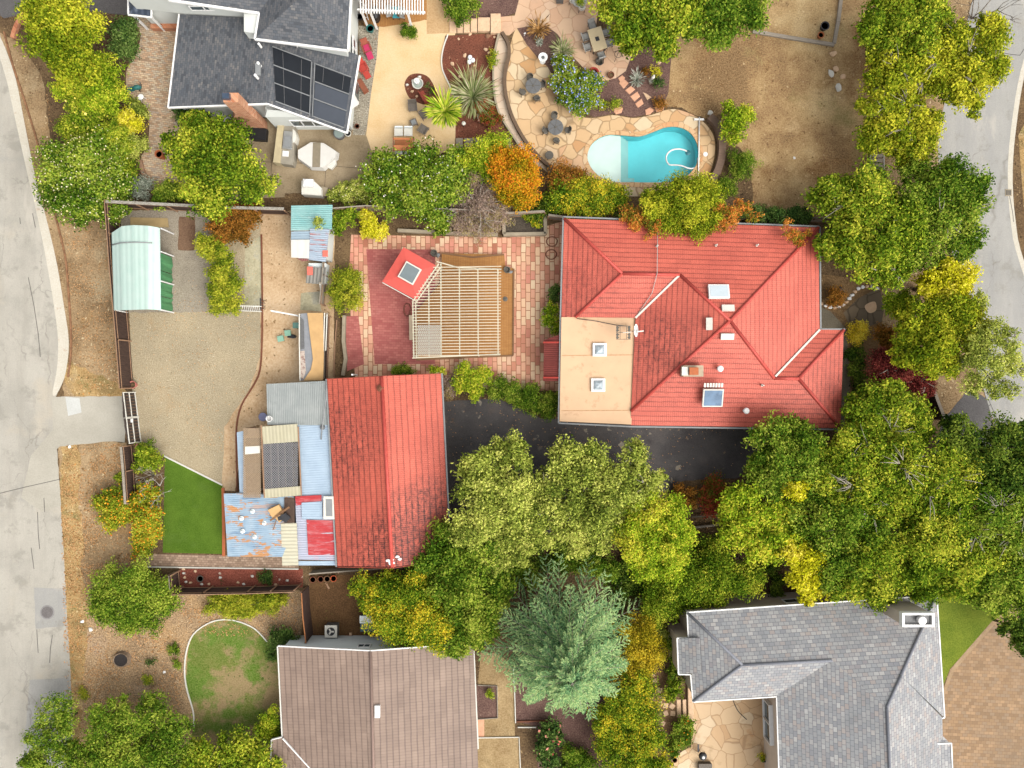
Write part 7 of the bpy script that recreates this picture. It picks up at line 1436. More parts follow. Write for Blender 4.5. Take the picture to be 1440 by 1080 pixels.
many(chair('patio_chair', '', .58, .56, M['offwhite'], M['castmetal'], True), [('pale round chair left of the glass table at the top edge', 804.5, 4, 80), ('white chair below the glass table at the top edge', 817.5, 14.5, 180), ('pale chair right of the glass table at the top edge', 825, -1, -60)], 'pale chairs at the glass table')
B_('bright green plant in the bowl on the glass table', 'lime', [(815, 2, 6, 1.1)], leaf=(.12, .06), trunk=.01)
t = thing('planter_tub', 'square teal grey tub at the top edge above the flagstones', 'tub', P(787, 1)); L_(MB().box(-.3, -.28, 0, .3, .28, .5), 'tub', M['slate'], t); L_(MB().box(-.25, -.23, .5, .25, .23, .53), 'soil', G['terrain'], t)
# red curved seat with white cushion, brown pot, lounger frame, bird bath, statue
t = thing('curved_seat', 'red curved garden seat with a pale cushion beside the hydrangea', 'seat'); mb = MB()
for k in range(9):
    a0, a1 = math.pi*(-.15+.145*k), math.pi*(-.15+.145*(k+1)); mb.bar((math.cos(a0)*.42, math.sin(a0)*.42, .4), (math.cos(a1)*.42, math.sin(a1)*.42, .4), .16, .6)
L_(mb, 'shell', paint('red_plastic', c(176, 58, 48), .5, .1), t); mb = MB(); mb.lathe([(.33, .2), (.34, .36), (.2, .42)], (0, 0, 0), 16); L_(mb, 'cushion', M['greycloth'], t); at(t, 833.5, 107)
t = thing('clay_pot', 'brown clay pot at the end of the flagstone court', 'pot'); mb = MB(); mb.lathe([(.2, 0), (.3, .35), (.27, .4), (.22, .38), (.18, .3)], (0, 0, 0), 16); L_(mb, 'pot', M['rust'], t); mb = MB(); mb.cyl((0, 0), .2, .28, .32); L_(mb, 'soil', G['terrain'], t); at(t, 858.5, 107.5)
t = thing('bird_bath', 'white pedestal bird bath beside the mulch bed', 'bird bath'); mb = MB(); mb.lathe([(.26, 0), (.24, .06), (.09, .12), (.08, .62), (.2, .7)], (0, 0, 0), 16); L_(mb, 'pedestal', M['white'], t); mb = MB(); mb.lathe([(.1, .7), (.36, .78), (.4, .86), (.34, .86), (.16, .78)], (0, 0, 0), 18); L_(mb, 'basin', M['white'], t); mb = MB(); mb.cyl((0, 0), .15, .78, .82); L_(mb, 'water', M['slate'], t); at(t, 763, 86.5)
t = thing('statue', 'white garden statue of a standing figure in the mulch', 'statue'); mb = MB(); mb.lathe([(.22, 0), (.22, .1), (.16, .12), (.17, .3), (.13, .55), (.17, .75), (.14, .9), (.05, .95), (.09, 1.02), (.1, 1.1), (.05, 1.18)], (0, 0, 0), 12, 1, .75); L_(mb, 'figure', M['offwhite'], t); L_(MB().box(-.26, -.26, 0, .26, .26, .08), 'plinth', M['concretewall'], t); at(t, 916, 114, 20)
t = thing('plant_stand', 'thin dark metal stand on the flagstones below the dining set', 'stand')
for k in range(3): L_(MB().bar((math.cos(k*2.1)*.5, math.sin(k*2.1)*.5, 0), (0, 0, 1.3), .04), 'leg', M['dark'], t)
mb = MB(); mb.tube([(math.cos(a)*.3, math.sin(a)*.3, .5) for a in np.linspace(0, 6.3, 14)], .02, 5); L_(mb, 'hoop', M['dark'], t); at(t, 868, 80)
t = thing('fire_basket', 'round dark metal basket below the dining chair', 'basket'); mb = MB(); mb.tube([(math.cos(a)*.34, math.sin(a)*.34, .4) for a in np.linspace(0, 6.3, 18)], .035, 5); L_(mb, 'rim', M['dark'], t); mb = MB(); mb.lathe([(.12, .05), (.3, .36), (.26, .36), (.1, .1)], (0, 0, 0), 14); L_(mb, 'bowl', M['castmetal'], t); at(t, 842.5, 89)
# stepping stones, rocks
def slab(name, label, pts, h, m, cat='stone', group=None):
    cx = sum(p[0] for p in pts)/len(pts); cy = sum(p[1] for p in pts)/len(pts)
    w_ = [tuple(P(*p))[:2] for p in pts]; n_ = len(w_); i_ = inset(w_, .04)
    mb = MB(); mb.add([(p[0], p[1], 0) for p in w_]+[(p[0], p[1], h-.025) for p in w_]+[(p[0], p[1], h) for p in i_], [tuple(range(n_))]+[tuple(2*n_+k for k in range(n_))]+[(k+a, (k+1) % n_+a, (k+1) % n_+n_+a, k+n_+a) for a in (0, n_) for k in range(n_)])
    return tag(obj(name, mb, m), label, cat, group)
SG = 'stepping stones through the mulch'
for lb, p in (('first small stepping stone by the flagstone court', [(869, 110), (875, 106), (879, 110), (872, 116)]), ('second stepping stone from the flagstone court', [(870, 117), (877, 111), (884, 117), (877, 125)]), ('middle stepping stone in the mulch', [(879, 127), (887, 121), (893, 126), (885, 133)]), ('fourth stepping stone toward the pool', [(886, 136), (896, 129), (900, 136), (892, 143)]), ('last stepping stone nearest the pool coping', [(893, 146), (902, 139), (905, 146), (897, 152)])):
    slab('stepping_stone', lb, p, .07, M['pinkstone'], group=SG)
slab('flat_stone', 'pale triangular flat stone right of the stepping stones', [(904, 130), (909, 132), (916, 137), (910, 141)], .08, M['stone'])
slab('flat_stone', 'pink rounded slab left of the last stepping stone', [(863, 153), (870, 151), (876, 152), (874, 159), (866, 161), (863, 158)], .1, M['pinkstone'])
slab('flat_stone', 'pink slab on the mulch edge, left of two by the coping', [(907, 155), (914, 151), (920, 155), (914, 161), (908, 162)], .1, M['pinkstone'])
slab('flat_stone', 'pink slab on the mulch edge, right of two by the coping', [(920, 151), (927, 149), (934, 150), (933, 155), (923, 158)], .1, M['pinkstone'])
for i, (lb, x, y, r, m) in enumerate((('pale rock at the right top of the red mulch bed', 683, 70, 3.2, 'stone'), ('second pale rock beside the first in the red mulch bed', 687, 74, 2.2, 'stone'), ('oval pale rock left of the white globes', 654, 78, 3, 'stone'), ('pale rock on the left side of the red mulch bed', 636, 90, 3.2, 'stone'), ('tan upright rock in the lower red mulch bed', 647, 108, 3.4, 'stone'), ('small rock below the white globes', 667, 92, 2, 'pinkstone'), ('rock at the top of the red mulch bed by the steps', 661, 48, 3, 'stone'), ('small rock near the mulch bed left edge', 645, 55, 2.2, 'stone'), ('small white stone near the flax clump', 678, 108, 1.8, 'white'), ('small pale stone at the top right of the red mulch', 695, 52, 2.2, 'stone'), ('brown boulder beside the top right of the red mulch', 686, 51, 4.5, 'brownstone'), ('grey-white boulder at the corner of the pool wall', 999, 159, 4.5, 'offwhite'), ('tan stone on the dry lawn edge near the pool', 927, 88, 3, 'stone'), ('pale boulder on the mulch below the top green tree', 905, 60, 4, 'offwhite'), ('white stone in the small upper mulch bed', 738, 47, 1.8, 'white'), ('small white stone below the other in the upper mulch bed', 737.5, 50, 1.2, 'white'), ('pale grey stone on the dry lawn, left of the cluster', 1168, 104, 5.5, 'offwhite'), ('round tan stone of the dry lawn cluster', 1175, 97, 4.5, 'stone'), ('tan stone right of the dry lawn cluster', 1185, 108, 4.5, 'stone'), ('round tan stone below the timber sleepers', 1171, 76, 5, 'stone'), ('large pale stone below the dry lawn cluster', 1179, 124, 6, 'offwhite'), ('small white rock at the bottom of the dry lawn', 1117, 222, 2.2, 'white'), ('dark rock above the round shrub in the front bed', 1182, 406, 4, 'dark'), ('white stone beside the left road verge', 116, 874, 3, 'white'), ('white stone at the driveway apron corner', 98, 628, 2.6, 'white'), ('pale rock in the bark garden near the large shrub', 128, 885, 4, 'offwhite'), ('small pale stone right of the stump', 231, 945, 2.4, 'white'))):
    mb = MB(); b = P(x, y); mb.rock((0, 0, -.02), r*.0625, r*.05, r*.04, i+3); o = obj('rock', mb, M[m] if m in M else paint('brown_boulder', c(150, 110, 84), .9, .2, 3), None); o.location = b; o.rotation_euler = (0, 0, i*.7); tag(o, lb, 'rock')
for i, (lb, x, y) in enumerate((('white globe in the red mulch bed, topmost of three', 661, 82), ('white globe in the red mulch bed, rightmost of three', 665, 86), ('white globe in the red mulch bed, lowest of three', 660, 88.5))):
    mb = MB(); mb.lathe([(.03, 0)]+[(.2*math.sin(a), .2-.2*math.cos(a)) for a in np.linspace(.3, 3.0, 9)]+[(.02, .4)], (0, 0, 0), 16); o = obj('garden_globe', mb, paint('white_glaze', c(246, 248, 250, 1.15), .2, .03)); o.location = P(x, y); tag(o, lb, 'globe', 'white globes in the red mulch')
# pool gear
t = thing('pool_pole', 'white telescopic pole lying across the right end of the pool', 'pole', P(983, 210)); a, b = P(983.5, 165, .14), P(982, 254, .14)
obj('shaft', MB().tube([a, b], .06, 6), M['white'], t); obj('brush', MB().obox(P(983, 168, .12), (.85, .16, .12)), M['white'], t)
t = thing('pool_hose', 'white hose looping through the pool water to a dark cleaner', 'hose', P(950, 220, -.06)); mb = MB(); mb.tube([P(x, y, -.05) for x, y in crp([(981, 222), (981, 232), (976, 236.5), (968, 236.5), (958, 233), (948, 232), (941, 231.5), (937, 225), (938, 217), (945, 211), (954, 209.5), (962, 211), (966, 213)], 5)], .07, 6); obj('hose', mb, M['white'], t)
mb = MB(); q_ = P(967, 215, -.15); mb.lathe([(.22, 0), (.24, .08), (.1, .14)], (q_.x, q_.y, q_.z), 12); obj('cleaner', mb, paint('dark_teal_plastic', c(40, 110, 120), .5, .1), t)
mb = MB(); mb.lathe([(.2, 0), (.2, .02), (.05, .03)], (0, 0, .02), 18); o = obj('skimmer_lid', mb, M['white']); o.location = P(992, 217); tag(o, 'round white skimmer lid on the pool surround', 'lid')
for i, (lb, x, y) in enumerate((('small white pool light at the curved timber wall', 1011, 173.5),)):
    t = thing('garden_light', lb, 'lamp', P(x, y)); L_(MB().lathe([(.08, 0), (.12, .3), (.1, .36)], (0, 0, 0), 12), 'globe', M['white'], t); L_(MB().lathe([(.04, -.01), (.04, .02)], (0, 0, 0), 8), 'stem', M['dark'], t)
# cream patio furniture
WG_ = 'grey wicker chairs on the cream patio'
many(chair('wicker_chair', '', .72, .7, M['darkwicker'], M['darkwicker'], False, True), [('grey wicker chair left, below the fountain island', 581.5, 153, 5), ('grey wicker chair partly under the cabbage palm', 597, 163.5, -55), ('grey wicker chair right of the wicker stool', 596.5, 184.5, 148)], WG_)
t = thing('wicker_stool', 'small grey wicker stool with cushion between the wicker chairs', 'stool'); L_(MB().box(-.3, -.3, .3, .3, .3, .38), 'seat', M['darkwicker'], t); L_(MB().box(-.2, -.2, .38, .2, .2, .44), 'cushion', M['grey'], t)
for x in (-.26, .26):
    for y in (-.26, .26): L_(MB().box(x-.03, y-.03, 0, x+.03, y+.03, .3), 'leg', M['darkwicker'], t)
at(t, 582.5, 174, 22)
t = thing('garden_swing', 'terracotta framed garden swing with two pale cushions on the cream patio', 'swing', P(568, 196))
def sbox(nm, x0, y0, x1, y1, z0, z1, m): a, b = P(x0, y1, z1), P(x1, y0, z1); return obj(nm, MB().box(a.x, a.y, z0, b.x, b.y, z1), m, t)
CLAY = paint('clay_canvas', c(206, 130, 82), .9, .1, 2, (c(176, 110, 70), .6))
sbox('canopy', 552.5, 204, 582, 211.5, 1.9, 1.96, CLAY); sbox('canopy', 553, 193.5, 581.5, 196.5, 1.84, 1.9, CLAY)
sbox('seat', 555, 197, 580, 203.5, .4, .48, CLAY)
for x0 in (554.5, 568): sbox('cushion', x0, 178.5, x0+12, 191, .42, .52, M['offwhite']); sbox('backrest', x0+.5, 177, x0+11.5, 179, .4, .8, M['palewall'])
for x in (553, 582): obj('frame', MB().bar(P(x, 193, 1.95), P(x, 212, 1.95), .07), M['rust'], t); obj('frame', MB().bar(P(x, 193, 0), P(x, 193, 1.95), .07), M['rust'], t); obj('frame', MB().bar(P(x, 212, 0), P(x, 212, 1.95), .07), M['rust'], t)
for x0 in (556, 569): sbox('footrest', x0, 212.5, x0+11, 217, .3, .4, M['palewall'])
# fountain island
hole_ = MB(); isl = crp([(569, 122), (571, 112), (578, 105), (590, 103.5), (602, 108), (610, 120), (616, 134), (619, 142), (608, 150), (592, 146), (576, 138)], 4, True); hole_.sheet([tuple(p)[:2] for p in PP(isl)], L4); tag(obj('mulch_bed', hole_, G['redmulch']), kind='structure')
t = thing('fountain', 'white two tier garden fountain in the mulch island', 'fountain', P(588, 119.5)); mb = MB(); mb.lathe([(.38, 0), (.4, .1), (.46, .3), (.5, .36), (.42, .36), (.36, .25)], (0, 0, 0), 22); L_(mb, 'basin', M['offwhite'], t)
mb = MB(); mb.cyl((0, 0), .38, .24, .28, 20); L_(mb, 'water', paint('fountain_water', c(186, 196, 186), .1, .1), t); mb = MB(); mb.lathe([(.1, .2), (.08, .7), (.22, .78), (.24, .84), (.1, .84), (.06, .95)], (0, 0, 0), 16); L_(mb, 'upper_bowl', M['white'], t)
for i, (lb, x, y) in enumerate((('square white stone above the fountain', 590, 108.5), ('pale stone left of the fountain, upper', 581, 114), ('pale stone left of the fountain, lower', 573, 119.5), ('tan stone below left of the fountain', 580, 129), ('small tan stone below the fountain', 586, 136))):
    mb = MB(); mb.rock((0, 0, 0), .15, .13, .16, i+40); o = obj('rock', mb, M['offwhite'] if i < 3 else M['stone']); o.location = P(x, y); tag(o, lb, 'rock')
B_('small dark plant right of the fountain', 'dark', [(602, 120, 5, .6), (607, 127, 5, .5)], leaf=(.13, .06), trunk=.01, hole=.3)
def bench(label, x, y, deg, m, w=1.2, d=.5, back=True, cat='bench', name='garden_bench'):
    t = thing(name, label, cat); L_(MB().box(-w/2, -d/2, .38, w/2, d/2, .44), 'seat', m, t)
    if back: L_(MB().obox((0, d/2, .66), (w, .05, .45), 0, R(-12)), 'backrest', m, t)
    for sx in (-1, 1): L_(MB().box(sx*w/2-.03, -d/2, 0, sx*w/2+.03, d/2, .38), 'leg', m, t)
    return at(t, x, y, deg)
bench('red wooden bench in the fountain island', 597, 138.5, 118, M['redwood'], 1.0, .4)
bench('rust red bench below the reddish shrub', 683, 173, -28, M['rustchair'], 1.3, .6)
bench('brown wooden bench on the pebbles beside the bay window', 510.5, 122.5, -58, paint('brown_bench', c(150, 88, 62), .7, .15, 5), 1.2, .5, False)
def lounge(label, x, y, deg, sm, fm):
    t = thing('lounge_chair', label, 'chair'); L_(MB().box(-.3, -.3, .32, .3, .35, .38), 'seat', fm, t); L_(MB().obox((0, .48, .62), (.62, .08, .7), 0, R(-24)), 'backrest', fm, t)
    L_(MB().box(-.27, -1.0, .26, .27, -.34, .34), 'footstool', sm, t); L_(MB().box(-.25, -.26, .38, .25, .3, .43), 'cushion', sm, t)
    for s_ in (-1, 1):
        L_(MB().box(s_*.36-.05, -.3, .52, s_*.36+.05, .42, .56), 'armrest', fm, t)
        for y_ in (-.28, .36): L_(MB().box(s_*.36-.03, y_-.03, 0, s_*.36+.03, y_+.03, .52), 'leg', fm, t)
    return at(t, x, y, deg)
lounge('lounge chair with magenta cushions on the pebbles', 517, 70.5, 22, M['pinkcloth'], M['rustchair']); lounge('red lounge chair and footstool on the pebbles', 512, 98, 28, M['red'], M['red'])
def pot(label, x, y, r, h, m, plant_=None, name='plant_pot'):
    t = thing(name, label, 'pot'); L_(MB().lathe([(r*.7, 0), (r, h*.85), (r*1.08, h), (r*.9, h), (r*.8, h*.8)], (0, 0, 0), 14), 'pot', m, t); L_(MB().lathe([(r*.85, h*.72), (r*.85, h*.8)], (0, 0, 0), 12), 'soil', G['terrain'], t)
    return at(t, x, y)
pot('teal glazed pot on the pebbles near the porch', 522, 43.5, .32, .5, M['teal']); pot('tall terracotta urn at the edge of the green tree', 230, 221, .33, .9, M['terracotta'])
pot('white pot against the grey house wall, left of its pair', 314.5, 168.5, .26, .4, M['white']); pot('pale green pot against the grey house wall, right of its pair', 322.5, 171, .26, .4, M['palewall'])
pot('small white pot at the corner of the grey house', 490.5, 189.5, .27, .4, M['offwhite']); pot('rusty brown pot plant in the pebbles', 503, 179, .2, .3, M['rust']); pot('black pot on the dry lawn by the sleepers', 1157, 40, .36, .5, M['dark']); pot('orange clay pot below the black pot on the dry lawn', 1152, 52, .26, .4, M['terracotta'])
pot('round green potted plant on the flagstone court', 1072, 1064, .3, .4, M['castmetal']); B_('small round plant in the pot on the flagstone court', 'goldgreen', [(1072, 1064, 6, .8)], leaf=(.12, .06), trunk=.01)
for i, (x, y, r, lb) in enumerate(((948, 1067, .22, 'largest of three small pots beside the flagstone court'), (944, 1073, .16, 'middle of three small pots beside the flagstone court'), (940, 1077, .13, 'smallest of three small pots beside the flagstone court'))): pot(lb, x, y, r, .25, M['rust'])
t = thing('drum_table', 'round blue grey drum table at the house corner', 'table'); L_(MB().lathe([(.45, 0), (.48, .5), (.5, .52), (.44, .54)], (0, 0, 0), 22), 'drum', M['slate'], t); L_(MB().lathe([(.42, .54), (.4, .57)], (0, 0, 0), 22), 'top', paint('green_grey_top', c(150, 164, 158), .5, .1), t); at(t, 478.5, 190)
t = thing('globe_lamp', 'dark globe ornament against the house wall above the grill bar', 'lamp'); L_(MB().lathe([(.05, 0), (.05, 1.2)], (0, 0, 0), 8), 'stem', M['dark'], t); L_(MB().lathe([(.08, 0), (.22, .12), (.26, .26), (.2, .42), (.06, .5)], (0, 0, 1.15), 14), 'globe', M['dark'], t); at(t, 409, 171)
t = thing('fire_pit', 'low black covered box against the brick chimney', 'box', P(359, 187)); b0 = [tuple(P(*p, .6))[:2] for p in ((343, 178), (375, 181), (373.5, 197), (356, 196), (343.5, 191))]; obj('cover', MB().prism(b0, .05, .6), M['black'], t); obj('lid', MB().prism(inset(b0, .1), .6, .64), M['black'], t)
# outdoor kitchen
t = thing('outdoor_kitchen', 'stone outdoor kitchen counter with steel grill on the concrete patio', 'kitchen', P(401, 200))
def pprism(nm, pts, z0, z1, m): return obj(nm, MB().prism([tuple(P(*p, z1))[:2] for p in pts], z0, z1), m, t)
pprism('bar_counter', [(391, 169), (400, 169), (393.5, 229), (384, 228)], 0, 1.05, paint('cream_counter', c(206, 190, 152), .7, .1, 2))
pprism('counter', [(400.5, 170), (414.5, 172), (413, 226), (411, 232), (394, 229.5)], 0, .9, paint('grey_counter', c(164, 156, 140), .6, .15, 2))
pprism('grill', [(399, 184), (411, 185), (410, 210), (397, 208)], .9, 1.1, M['steel']); pprism('grill_lid', [(400.5, 191), (409.5, 191.5), (408.5, 207), (398.5, 206)], 1.1, 1.22, M['grey']); pprism('side_burner', [(397.5, 212), (406, 212.5), (405.5, 220), (397, 219.5)], .9, .96, M['white'])
pprism('rounded_end', [(411.5, 181), (415, 184), (417, 191), (415, 199), (411.5, 201)], 0, .92, M['offwhite'])
t = thing('covered_table', 'octagonal garden table under a white cover with a grey runner', 'table', P(446, 221))
oc = [(419, 211), (437, 200), (455, 201), (473, 213), (472, 220), (454, 235.5), (436, 234.5), (419, 222)]
mb = MB(); o_ = [tuple(P(*p, .8))[:2] for p in oc]; lo_ = inset(o_, -.1); n_ = 8; mb.add([(p[0], p[1], .12) for p in lo_]+[(p[0], p[1], .8) for p in o_], [tuple(range(n_, 2*n_))]+[(k, (k+1) % n_, n_+(k+1) % n_, n_+k) for k in range(n_)]); obj('cover', mb, paint('white_cover', c(232, 228, 220), .9, .05, 2), t)
pprism('runner', [(440, 200.5), (451, 200.5), (450, 235), (439, 235)], .79, .815, paint('grey_runner', c(150, 138, 116), .9, .1, 4)); obj('skirt', MB().prism([tuple(P(*p, .4))[:2] for p in ((458, 234), (471, 222), (473, 230), (466, 238))], .1, .4), M['offwhite'], t)
t = thing('pizza_oven', 'white stucco outdoor oven at the lower edge of the concrete patio', 'oven', P(441, 266)); pprism('body', [(424, 254), (441, 254), (452, 264), (452, 275), (424, 273)], 0, 1.0, M['offwhite']); pprism('base', [(452, 262), (461, 264), (459, 276), (452, 275)], 0, .5, M['concretewall'])
pprism('dome', [(426, 251.5), (440, 252), (440, 262), (426, 262)], 1.0, 1.45, M['white']); q_ = P(432, 257, 1.5); obj('chimney', MB().lathe([(.26, 0), (.26, .25), (.16, .27)], (q_.x, q_.y, 1.4), 16), M['white'], t)
# peacock ornament, white stool
t = thing('peacock_statue', 'teal peacock ornament with long tail on the paver court', 'statue', P(198, 127), R(10))
L_(MB().lathe([(.05, 0), (.2, .12), (.26, .3), (.2, .46), (.06, .52)], (0, 0, .3), 12, 1.5, .8), 'body', M['teal'], t); L_(MB().bar((-.3, 0, .5), (-1.0, .1, .3), .4, .06), 'tail', M['teal'], t); L_(MB().tube([(.32, .05, .6), (.45, .12, .85), (.5, .2, 1.05)], [.09, .06, .07], 7), 'neck', M['slate'], t)
for y in (-.1, .1): L_(MB().bar((0, y, 0), (0, y, .35), .05), 'leg', M['dark'], t)
t = thing('garden_stool', 'small white stool below the teal peacock ornament', 'stool'); L_(MB().lathe([(.24, 0), (.26, .05), (.2, .07)], (0, 0, .4), 14), 'seat', M['white'], t)
for k in range(3): L_(MB().bar((math.cos(k*2.1)*.28, math.sin(k*2.1)*.28, 0), (math.cos(k*2.1)*.15, math.sin(k*2.1)*.15, .4), .04), 'leg', M['white'], t)
at(t, 201.5, 139)
# things under the white pergola
t = thing('barbecue', 'black covered barbecue under the white pergola edge', 'barbecue', P(530, 25)); L_(MB().lathe([(.36, 0), (.42, .6), (.4, .95), (.2, 1.12), (.04, 1.15)], (0, 0, 0), 14, .9, 1.4), 'cover', M['black'], t); L_(MB().box(-.2, -.1, 1.0, .2, .1, 1.14), 'handle', M['dark'], t)
many(chair('porch_chair', '', .6, .6, M['greycloth'], M['brownwood'], False, True), [('grey cushioned porch chair left of the teal one', 548.5, 22, 10), ('grey cushioned porch chair right of the teal one', 566, 24, -10)], 'porch chairs under the white pergola')
o = chair('porch_chair', 'teal cushioned porch chair between two grey ones', .6, .6, paint('teal_cushion', c(80, 176, 186), .9, .1), M['brownwood'], False, True); at(o, 558, 24, 0)
pot('small dark pot at the house wall by the pergola', 507, 26, .26, .35, M['dark'])
t = thing('trellis', 'white wall trellis leaning below the pergola corner', 'trellis', P(511, 22))
for x in (0, .35): L_(MB().bar((x, .5, 2.2), (x+.1, -.4, .05), .06), 'stile', M['white'], t)
for k in range(5): L_(MB().bar((.02*k, .5-.2*k, 2.1-.45*k), (.37+.02*k, .5-.2*k, 2.1-.45*k), .04), 'rung', M['white'], t)
# stone steps to the garden
for i, (x0, x1, y0, y1, h) in enumerate(((632, 642, 29, 47, .15), (643, 651, 30, 47, .3), (652, 661, 29, 47, .45), (662, 671, 28, 46.5, .6), (672, 689, 27, 46, .7), (690, 704, 22, 49, .8))):
    slab('stone_step', ('lowest', 'second', 'third', 'fourth', 'fifth', 'topmost')[i]+' pale stone step between the cream patio and flagstone walk', [(x0, y0), (x1, y0), (x1, y1), (x0, y1)], h*.5, M['stone'], 'step', 'stone steps up from the cream patio')
for i, (x0, x1) in enumerate(((641, 651), (653, 665.5), (667, 679), (682, 692), (708, 718))):
    slab('timber_step', ('leftmost', 'second', 'third', 'fourth', 'rightmost')[i]+' grey timber step below the rust red bench', [(x0, 195), (x1, 195), (x1+.5, 209), (x0+.5, 209)], .2, M['greywood'], 'step', 'grey timber steps below the flax')
t = thing('garden_lamp', 'white path lamp beside the timber steps', 'lamp', P(653, 178.5)); L_(MB().bar((0, 0, 0), (0, 0, .8), .04), 'stem', M['dark'], t); L_(MB().lathe([(.08, 0), (.18, .06), (.16, .14), (.04, .2)], (0, 0, .78), 12), 'shade', M['offwhite'], t)
# road things
t = thing('manhole_cover', 'round iron manhole cover in the lower left road', 'manhole', P(66.5, 861, L4)); L_(MB().lathe([(.62, 0), (.62, .012), (.6, .014)], (0, 0, 0), 26), 'ring', paint('tar_ring', c(150, 146, 144), .9, .2, 6), t); L_(MB().lathe([(.5, .014), (.5, .024), (.2, .026)], (0, 0, 0), 24), 'lid', paint('iron_lid', c(118, 112, 110), .7, .25, 8), t)
t = thing('drain_inlet', 'dark square drain inlet at the edge of the right road', 'drain', P(1418, 271, L4)); L_(MB().box(-.28, -.3, 0, .28, .3, .03), 'frame', M['concretewall'], t)
for k in range(4): L_(MB().box(-.2+.11*k, -.22, .03, -.14+.11*k, .22, .04), 'bar', M['dark'], t)
t = thing('tree_stump', 'round dark cut stump in the bark garden', 'stump', P(173, 926)); L_(MB().lathe([(.78, 0), (.7, .2), (.66, .42), (.62, .42), (.58, .36)], (0, 0, 0), 15, 1, .92), 'bark', paint('stump_bark', c(150, 128, 106), .95, .25, 6), t); L_(MB().lathe([(.6, .3), (.58, .385), (.2, .37)], (0, 0, 0), 15, 1, .92), 'rotten_core', paint('stump_core', c(52, 46, 44), .95, .3, 6), t)
# yard of the brown roofed house
t = thing('air_conditioner', 'white boxed air conditioning unit with a fan at the brown roofed house', 'air conditioner', P(469, 883)); L_(MB().box(-.5, -.5, 0, .5, .5, .85), 'cabinet', M['slate'], t); L_(MB().box(-.53, -.53, .85, .53, .53, .92), 'rim', M['offwhite'], t); L_(MB().lathe([(.36, .92), (.36, .935)], (0, 0, 0), 20), 'grille', M['dark'], t)
for k in range(3): L_(MB().obox((math.cos(k*2.09)*.15, math.sin(k*2.09)*.15, .945), (.26, .13, .012), k*2.09), 'fan_blade', M['offwhite'], t)
t = thing('storage_box', 'teal corrugated storage box with pale lid half hidden by the golden bush', 'box', P(517, 875)); q_ = P(517, 880, 1.2); obj('body', MB().box(q_.x-.65, q_.y-.55, 0, q_.x+.8, q_.y+.75, 1.1), paint('teal_steel', c(76, 110, 118), .5, .15, 4), t); obj('lid', MB().box(q_.x-.7, q_.y+.2, 1.1, q_.x+.85, q_.y+.85, 1.18), M['palewall'], t)
t = thing('doormat', 'narrow brown mat at the wall of the brown roofed house', 'mat', P(491, 894)); L_(MB().box(-.35, -.1, .01, .35, .1, .05), 'mat', M['rust'], t); L_(MB().box(.05, .1, .01, .25, .3, .2), 'block', M['stone'], t)
for i, (x, lb) in enumerate(((441, 'dark clay bowl, leftmost under the leaning fence'), (452, 'rust bowl, second from left under the leaning fence'), (461, 'gold-brown bowl, third under the leaning fence'), (470, 'bright orange bowl, rightmost under the leaning fence'))): pot(lb, x, 814-i*.5, .27, .3, [M['rust'], M['rust'], M['brownwood'], paint('orange_glaze', c(206, 96, 50), .4, .1)][i])
t = thing('plank', 'pale plank lying in the dark yard below the leaning fence', 'plank', P(459, 823)); obj('board', MB().bar(P(458, 819, .08), P(463, 828, .08), .14, .05), M['fencerail'], t); obj('cleat', MB().bar(P(458, 821, .13), P(461, 820.5, .13), .08, .04), M['brownwood'], t)
for i, (x, y, lb) in enumerate(((283, 813, 'round wire ring pot in the red gravel bed'),)): pot(lb, x, y, .28, .25, M['castmetal'])
for i, (x, y) in enumerate(((258, 800), (259, 806), (260, 812), (262, 818), (268, 819), (284, 821), (294, 821), (310, 812), (335, 819), (343, 821), (275, 803), (355, 810), (388, 822), (404, 816))):
    mb = MB(); mb.rock((0, 0, 0), .15, .12, .14, i+70); o = obj('rock', mb, M['offwhite'] if i % 2 else M['stone']); o.location = P(x, y); tag(o, 'small pale stone scattered in the red gravel bed behind the dark fence', 'rock', 'pale stones in the red gravel bed')
# front bed stone border
fb = [(1155, 427), (1161, 430), (1167, 432), (1173, 433), (1179, 431), (1185, 429), (1190, 425), (1194, 420), (1198, 415), (1202, 410), (1207, 406), (1213, 404), (1219, 403), (1226, 403), (1232, 406)]
for i, (x, y) in enumerate(fb):
    mb = MB(); mb.rock((0, 0, 0), .2, .16, .16, i+90); o = obj('border_stone', mb, M['white'] if i % 3 else M['stone']); o.location = P(x, y); tag(o, 'small white stone in the curved border of the front bed', 'stone', 'white border stones of the front bed')
# timber steps on the right
t = thing('timber_stairs', 'weathered timber stairs with pale rails below the roadside trees', 'stairs', P(1233, 235))
for k in range(6): a = P(1225, 219+6.5*k, .1+.12*k); obj('tread', MB().box(a.x, a.y-.16, .05+.1*k, a.x+1.05, a.y+.16, .12+.1*k), M['greywood'], t)
for x in (1224, 1243): obj('rail', MB().bar(P(x, 217, .9), P(x+.5, 262, .9), .07), M['offwhite'], t); obj('stringer', MB().bar(P(x, 217, .1), P(x, 262, .5), .06, .14), M['greywood'], t)
